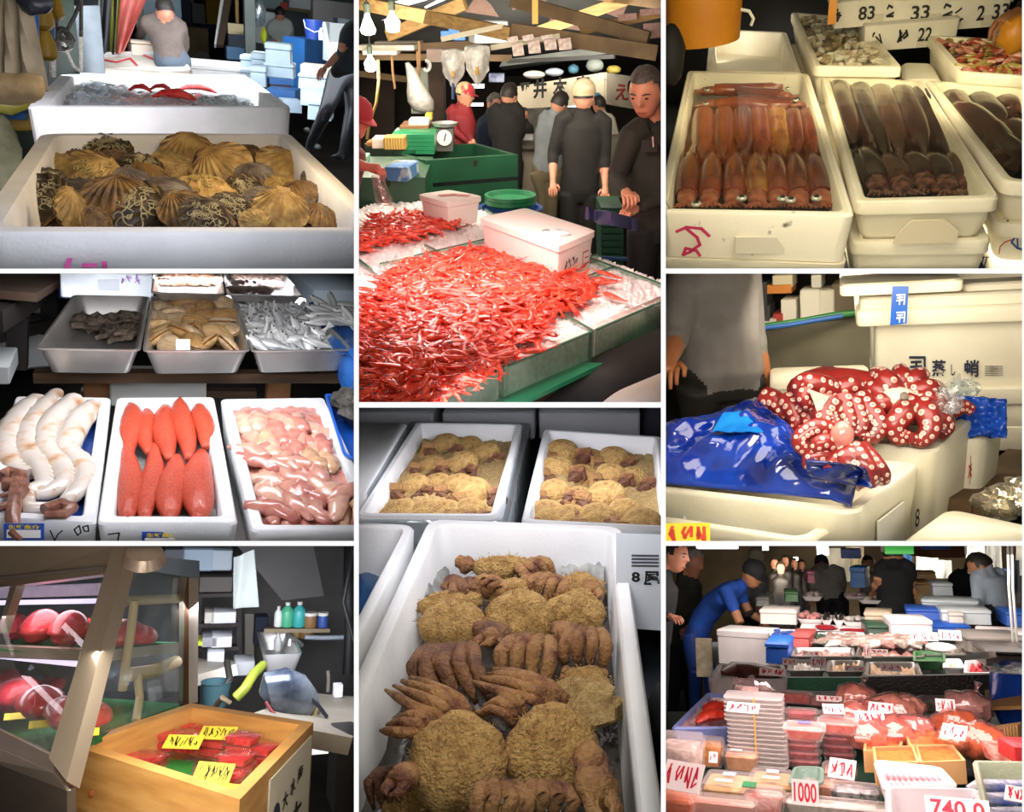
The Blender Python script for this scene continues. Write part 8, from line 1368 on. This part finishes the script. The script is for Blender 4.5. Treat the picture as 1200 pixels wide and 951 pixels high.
 put(P,'green_dish',G().tub([Z(835,425,zm),Z(945,425,zm),Z(940,388,zm),Z(835,388,zm)],[(.01,zm,.03),(0,zm+.04,.03),(.01,zm+.04,.03),(.015,zm+.02,.03)],k=4),mm('2f5f34',r=.3),'oval green dish on the middle counter','dish');mt(1000,388,1150,432,mm('d04a50','c03038',20),'white tray of red meat on the counter',mat=WHITE);mt(930,385,1000,415,mm('d8ccae'),'small white tray beside the green dish',mat=WHITE);S('clear_sheet',((1000,390,3.7),(1110,380,3.7),(1105,360,3.9),(1010,368,3.9)),film('sheet8','f4f4f0',.55,.1),'loose clear plastic sheet over the white trays','sheet',.003)
 q=[D(152,455,3.3),D(418,455,3.3),D(412,405,3.75),D(185,408,3.75)];zq=q[0].z;q=[Z(152,450,zq),Z(418,455,zq),Z(408,405,zq),Z(185,403,zq)];foam(P,q,zq,.14,t=.02,r=.02,mat=mm('c9c4c0','b0aba8',20,.8),name='foam_box',label='grey white foam box with a brown fish at left',inner=zq-.05);put(P,'brown_fish',G().tube([Z(x,y,zq-.02)for x,y in((200,432),(240,420),(300,428),(360,435),(405,430))],[.015,.05,.06,.045,.01],12,flat=.6),mm('7a4a40','5a342c'),'long brown fish in the grey foam box','fish');cd(368,430,3.35,.13,.05,'red lettered card on the brown fish',35,0,50)
 def goods(x,y,w,h,c_,lb):
  d=4.2+(400-y)*.011;W_,H_=w/2.824*d/F,h/2.824*d/F;p=D(x,y,d)
  if any(k in lb for k in('pile','packs','tray','plate')):
   T=Thing(P,'market_goods',lb,'goods',p);q=[(-W_/2,0),(W_/2,0),(W_/2,.3),(-W_/2,.3)];T.part('tray',G().tub(q,[(.02,0,.02),(0,H_*.45,.02),(.015,H_*.45,.02),(.03,H_*.2,.02)],k=2),FW,loc=(0,0,0))
   for k in range(7):T.part('piece',blob((rr.uniform(-.35,.35)*W_,.06+.04*(k%4),H_*(.45+.25*rr.random())),(W_*.14,.05,H_*.22),.4,8,k,9,6),mm(c_),loc=(0,0,0))
  else:lidbox(P,p,(W_,.3,H_),rr.uniform(-8,8),'market_goods',lb,mat=mm(c_),cat='goods',lid=.25)
 for i,(x,y,w,h,c_,lb)in enumerate(((395,385,70,60,'1f5ac0','blue crate beside the carried foam box'),(395,345,60,24,'c84a48','red lidded pack on the blue crate'),(400,318,80,16,'2a58b0','blue tray behind the carried box'),(470,335,60,35,'c85a58','red fish pack on the counter'),(520,335,50,24,'3f5a48','green tray behind the trays'),(580,335,70,25,'a87a70','pile of pinkish fish, left'),(640,335,60,25,'b08a80','pile of pinkish fish, middle'),(735,335,70,25,'a86a62','pile of reddish fish, right'),(835,345,70,22,'cfc8b8','white plate of fish on the counter'),(1085,350,150,42,'77706a','steel container at the right of the counter'),(1120,395,110,45,'3a3430','dark container at the right edge'),(1140,312,150,18,'e6d8d8','white sheet over the right containers'),(580,302,215,14,'a01c28','red band board behind the trays'),(395,262,110,42,'e0d8d4','white box with blue print on the rear table'),(495,275,78,38,'c88a88','tray of pink shellfish'),(548,280,32,42,'2a2422','pile of black boxes, left'),(588,280,32,42,'302a28','pile of black boxes, right'),(640,280,65,30,'d0cac6','pile of clear packs on the rear table'),(720,270,75,40,'cdb8a0','tan carton on the rear table'),(715,300,75,30,'2f4a3a','dark green tub on the rear table'),(815,305,115,50,'e2d8da','white box with purple print'),(885,252,125,34,'3a66c8','blue crate on the rear table'),(970,270,40,40,'d0c8bc','round white tub beside the blue crate'),(960,230,150,40,'cfd8dc','pale foam box stack, upper'),(1000,262,130,40,'d5dce0','pale foam box stack, lower'),(920,175,55,40,'d3dde2','white foam box on a blue one'),(850,165,65,35,'9a7a44','tan carton with holes behind'),(870,120,60,22,'b08a50','tan carton on top of the holed one'),(1170,268,70,40,'2f5fb8','blue crate at the right edge'),(940,285,110,16,'2a5ec0','blue mat under the crates'),(430,190,40,30,'5a8a5a','green box in the rear at left'),(500,195,60,30,'d8c8c4','pale packs in front of the grey sweater man'),(640,190,60,20,'d9b0a8','pink packs on the far table'),(700,205,80,25,'cfcfc8','white packs on the far table'),(660,145,44,60,'2a6ab0','blue drum by the far wall'),(345,205,40,26,'8a8a84','grey box near the crowd'),(490,130,22,35,'d0708a','pink sign board near the crowd'))):goods(x,y,w,h,c_,lb)
 for i in range(40):x=560+(i%10)*30+rr.uniform(-8,8);y=322+(i//10)*6;put(P,'fish',G().tube([(-.09,0,0),(-.03,0,.01),(.04,0,.005),(.1,0,0)],[.008,.035,.025,.006],8,flat=.6),SF[i%4],'fish lying in the heaps behind the long trays','fish','fish behind the trays',loc=D(x,y,4.9-i*.008),rot=rotm(z=rr.uniform(0,180)))
 for i,(x,y,w,h)in enumerate(((870,312,.16,.06),(955,308,.13,.07),(425,395,.08,.04),(520,398,.08,.06),(640,418,.1,.03),(682,360,.04,.09),(720,362,.1,.03),(760,415,.1,.04),(1100,420,.1,.03),(495,368,.1,.03))):cd(x,y,3.45+(430-y)*.009,w,h,['first','second','third','fourth','fifth','sixth','seventh','eighth','ninth','tenth'][i]+' small price card listed among the middle counter trays' if False else 'small white price card among the middle counter trays',55,0,60+i,n=2)
 put(P,'steel_dish',G().lathe([(.025,0),(.055,.012),(.06,.018),(.057,.018),(.03,.005)],20),STEEL,'oval steel dish lying in the rear tray','dish',loc=D(925,360,4.1),rot=rotm(x=10))
 # lamps and hanging things
 for x,y,w,h,d,e in((185,22,130,14,9,4),(345,27,18,18,11,6),(535,42,34,40,11,5),(445,60,14,10,11.5,4)):bx(P,*X(x,y),d,w/2.824,h/2.824,.05,'ceiling_lamp',M('lamp8','fff0c8' if w<100 else 'f6faff',emit=e),{185:'long white strip lamp at the upper left',345:'small round warm lamp beside the strip lamp',535:'bright warm lamp above the grey sweater man',445:'dim warm lamp above the crowd'}[x],'lamp')
 CLR=(('cfd2d0',880,0,70,110),('3a3a40',985,0,50,40),('d6d8d6',1040,0,60,80),('c8cccc',930,60,60,60),('b8bcbc',1100,0,50,90),('2f5fb8',1140,90,50,70),('28303c',1165,60,40,140),('d8d6d0',1190,0,30,110),('4a7ab0',810,40,40,50),('8a7a62',860,20,60,90),('9a9688',580,20,90,110),('b0a488',640,15,60,110),('7d766a',760,10,50,50))
 for i,(c_,x,y,w,h)in enumerate(CLR):cloth(P,[D(x-w/2,y,10+i*.12),D(x+w/2,y,10+i*.12),D(x+w/2,y+h,10+i*.12),D(x-w/2,y+h,10+i*.12)],.05,.02,5,6,1.5,.06,mm(c_,r=.9),'hanging_cloth',label=['white shirt hanging, left of the brown box','dark cloth hanging at the top right','white coat hanging at the top right','white towel hanging lower','pale grey coat hanging above the blue sweater man','blue cloth hanging behind the blue sweater man','navy apron hanging at the right edge','white bag hanging at the right edge','blue cloth behind the black shirt man','brown sack hanging behind the black shirt man','pale sheet on the far wall above the grey sweater man','cream sheet on the far wall','grey sheet on the far wall'][i],cat='cloth')
 bx(P,*X(912,48),8,34,18,.4,'brown_box',mm('6a4426',r=.7),'brown box hanging under the ceiling','box',20);bx(P,*X(905,22),7.9,26,6,.3,'blue_box',mm('2a58b0'),'blue box above the brown box','box');bx(P,*X(785,38),5.8,28,12,.2,'green_bundle',mm('3fae4a',r=.5),'bright green bundle above the black shirt man','bundle');bx(P,*X(628,52),8,20,10,.2,'blue_basket',mm('3a5ab0'),'blue basket hanging near the far wall','basket')
 for x in(1150,1163):put(P,'steel_wire',G().tube([D(x-4,-20,4.5),D(x,150,4.5),D(x+14,330,4.5)],.006,6),STEEL,'thin steel wire hanging at the right','wire','wires at the right')
 # people
 BK=mm('15151a',r=.8);y=6.2
 person(P,'man in a blue shirt and apron bending over a white foam box',dict(hip=(*X(120,300),y),mid=(*X(150,220),y),neck=(*X(268,140),y-.1),head=(*X(302,108),y-.15),sl=(*X(215,160),y-.25),sr=(*X(250,150),y+.15),el=(*X(262,270),y-.35),hl=(*X(315,335),y-.45),er=(*X(290,230),y+.1),hr=(*X(330,260),y+.1),kl=(*X(110,420),y-.1),fl=(*X(110,560),y),kr=(*X(160,420),y),fr=(*X(165,560),y)),M('royal_shirt','1f52b8','1a469c',sc_=9,r=.85),M('royal_apron','1a3f90',r=.6),face=(.8,-.35,-.5),sleeve='short',voxel=.011,s=.72,feat=True,skin=M('skin8','b8805c',r=.5),cap=('cap',mm('1a1a1e',r=.8)),hair='crop')
 bx(P,*X(145,445),5.6,18,42,.03,'hand_towel',mm('b5a890','9a8a74',20,.9),'beige towel hanging at the blue man\'s waist','towel')
 lidbox(P,D(293,397,5.5),(.28*1.15,.25,.2),-12,label='white foam box carried by the man in blue',mat=FW,lid=.2)
 y=4.6
 person(P,'man in a dark jacket at the left edge, face in profile',dict(hip=(*X(-25,330),y),neck=(*X(5,105),y),head=(*X(45,42),y),sl=(*X(-25,130),y-.1),sr=(*X(35,140),y+.2),el=(*X(-15,240),y-.2),hl=(*X(28,246),y-.3)),mm('1c1c20','26262a',8,.8),BK,face=(1,-.3,-.25),hairmat=HAIR,voxel=.011,s=.75,feat=True,skin=M('skin8b','b5775c',r=.5));y=6.9
 person(P,'grey haired man in a dark green jacket behind the left edge man',dict(hip=(*X(65,330),y),neck=(*X(72,115),y),head=(*X(103,68),y),sl=(*X(40,135),y),sr=(*X(108,145),y),er=(*X(112,230),y),hr=(*X(90,280),y-.2)),mm('23261f','2c2f28',8,.85),BK,face=(.9,-.4,-.35),hairmat=mm('9a9894','7a7874',60),hair='long',voxel=.014,s=.98,skin=M('skin8b','b5775c'));y=8
 person(P,'man with a pale cap behind the blue shirt',dict(hip=(*X(300,240),y),neck=(*X(305,95),y),head=(*X(312,58),y),sl=(*X(285,115),y),sr=(*X(335,115),y),er=(*X(310,190),y-.1),hr=(*X(328,250),y-.2)),mm('77797c',r=.9),BK,face=(.5,-.8,-.3),cap=('cap',mm('a09a84',r=.9)),sleeve='roll',voxel=.018,s=.7);y=7.6
 person(P,'man in a grey sweater bending with his back to the camera',dict(hip=(*X(562,185),y),neck=(*X(535,85),y+.15),head=(*X(530,72),y+.25),sl=(*X(508,100),y),sr=(*X(590,95),y),el=(*X(502,150),y),hl=(*X(500,178),y-.1),er=(*X(600,140),y+.1),hr=(*X(595,180),y+.2)),mm('8a8680','7a766f',8,.9),BK,face=(-.1,1,-.4),voxel=.014,s=.72,belly=1.3);y=9
 person(P,'man in a white jacket at the far table, hand at his mouth',dict(hip=(*X(700,190),y),neck=(*X(692,92),y),head=(*X(686,72),y),sl=(*X(672,105),y),sr=(*X(715,105),y),el=(*X(672,150),y),hl=(*X(684,105),y-.25),er=(*X(722,150),y),hr=(*X(705,175),y-.1)),mm('c9c6bc','aaa69a',9,.9),BK,face=(-.3,-.9,-.2),voxel=.018,s=.72);y=6.4
 person(P,'man in a black shirt seen from behind in the centre',dict(hip=(*X(775,205),y),neck=(*X(770,62),y),head=(*X(766,38),y),sl=(*X(728,88),y),sr=(*X(818,85),y),el=(*X(712,130),y-.05),hl=(*X(705,160),y+.1),er=(*X(832,140),y),hr=(*X(836,185),y)),mm('121214','1a1a1e',9,.85),mm('23262e'),face=(.1,1,0),sleeve='short',voxel=.013,s=.74,cap=('beanie',mm('d8b0b0',r=.9)),skin=M('skin8','b8805c'));y=7.6
 person(P,'man in navy bending, left of the pale blue sweater',dict(hip=(*X(985,190),y),neck=(*X(1015,95),y),head=(*X(1030,92),y+.2),sl=(*X(978,110),y),sr=(*X(1030,120),y),el=(*X(975,160),y),hl=(*X(1000,190),y)),mm('20262f','181d25',9,.9),BK,face=(.5,.8,-.3),voxel=.016,s=.7);y=6.2
 person(P,'man in a pale blue sweater standing at the right',dict(hip=(*X(1100,215),y),neck=(*X(1075,95),y),head=(*X(1055,78),y),sl=(*X(1050,120),y-.05),sr=(*X(1130,115),y+.1),el=(*X(1050,190),y-.1),hl=(*X(1035,250),y-.1),er=(*X(1140,180),y+.1),hr=(*X(1120,210),y+.2)),mm('a8b4c0','96a4b2',9,.9),BK,face=(-.8,.1,-.45),sleeve='roll',voxel=.013,s=.75,skin=M('skin8','b8805c'))
 for i,(x,yt,d)in enumerate(((375,70,10.5),(410,62,11),(440,70,11.5),(395,85,10),(465,75,12))):person(P,['dark figure at the left of the far crowd','tallest dark figure in the far crowd','dark figure in the middle of the far crowd','nearest dark figure of the far crowd','dark figure at the right of the far crowd'][i],dict(hip=(*X(x,yt+90),d),neck=(*X(x,yt+20),d),head=(*X(x,yt),d),sl=(*X(x-18,yt+28),d),sr=(*X(x+18,yt+28),d)),mm('1a1614','241e1a',6),BK,face=(.2,-1,0),voxel=.03,s=.62)
 light(P,D(520,350,2.2),(0,.1,-1),(.9,.5),8.5,'ffe4e0');light(P,D(600,500,1.5),(0,.6,-.9),(.6,.2),2.6,'ffe8e4');light(P,D(700,60,4.4),(0,.25,-1),(1.6,.8),17,'fff2ea');light(P,D(700,100,4.2),(.1,1,-.25),(1.4,.4),11,'fff4ec');light(P,D(750,40,9.5),(0.1,1,.0),(3,.8),100,'fff0dc');light(P,D(560,16,5.4),(0.1,.5,-1),(1.6,.8),12,'fff4e6')  # area lights added over the packs, counter and back wall
panel8()
# ---------------------------------------------------------------- look-alikes: say which one by its place in the row
def grid_labels(least,most):
 bpy.context.view_layer.update()
 ORD=['first','second','third','fourth','fifth','sixth','seventh','eighth','ninth','tenth'];d={};inv=CW.inverted()
 for o in sc.objects:
  if o.parent is None and o.get('label'):d.setdefault(o['label'],[]).append(o)
 for lb,os_ in d.items():
  if least<=len(os_)<=most and len(lb.split())<10:
   k=math.ceil(math.sqrt(len(os_)));pj={o:inv@o.matrix_world.translation for o in os_};os_.sort(key=lambda o:-pj[o].y/-pj[o].z)
   for r in range(0,len(os_),k):
    row=sorted(os_[r:r+k],key=lambda o:pj[o].x/-pj[o].z)
    for i,o in enumerate(row):o['label']=lb+', %s row from back, %s from left'%(ORD[r//k],ORD[i])
grid_labels(21,70)
def number_labels():
 bpy.context.view_layer.update()
 ORD=['leftmost','second','third','fourth','fifth','sixth','seventh','eighth','ninth','tenth','eleventh','twelfth','thirteenth','fourteenth','fifteenth','sixteenth','seventeenth','eighteenth','nineteenth','twentieth']
 d={};inv=CW.inverted()
 for o in sc.objects:
  if o.parent is None and o.get('label'):d.setdefault(o['label'],[]).append(o)
 for lb,os_ in d.items():
  if 2<=len(os_)<=20:
   def X(o):
    p=inv@o.matrix_world.translation;return p.x/-p.z
   os_.sort(key=X)
   for i,o in enumerate(os_):o['label']=lb+(', leftmost one' if i==0 else ', rightmost one' if i==len(os_)-1 else ', '+ORD[i]+' from left')
number_labels()
# ---------------------------------------------------------------- trim everything at the compartment walls it runs into
def trim_all():
 bpy.context.view_layer.update()
 C0=CW.translation;cache={}
 for o,P in OBJS:
  if not isinstance(P,Panel)or o.type!='MESH' or not o.data.vertices:continue
  if P.name not in cache:cache[P.name]=P.planes()
  mw=o.matrix_world;bb=[mw@V(c)-C0 for c in o.bound_box];cut=[];out=False
  for n in cache[P.name]:
   ds=[n.dot(q)for q in bb]
   if max(ds)<=0:out=True
   if min(ds)<0:cut.append(n)
  if not cut:continue
  if out:DEAD.append(o);continue
  if o.data.users>1:o.data=o.data.copy()
  me=o.data;bm=bmesh.new();bm.from_mesh(me);inv=mw.inverted();n3=mw.to_3x3().transposed()
  for n in cut:
   geom=bm.verts[:]+bm.edges[:]+bm.faces[:]
   r=bmesh.ops.bisect_plane(bm,geom=geom,dist=1e-6,plane_co=inv@C0,plane_no=(n3@n).normalized(),clear_inner=True)
   ed=[e for e in r['geom_cut']if isinstance(e,bmesh.types.BMEdge)]
   if ed and len(bm.faces)<4000:bmesh.ops.holes_fill(bm,edges=ed,sides=0)
  bm.to_mesh(me);bm.free()
  if not me.vertices:DEAD.append(o)
DEAD=[]
trim_all()
for o in DEAD:
 if o.children:
  continue
 bpy.data.objects.remove(o)
for o in list(sc.objects):
 if o.type=='EMPTY' and not o.children:bpy.data.objects.remove(o)
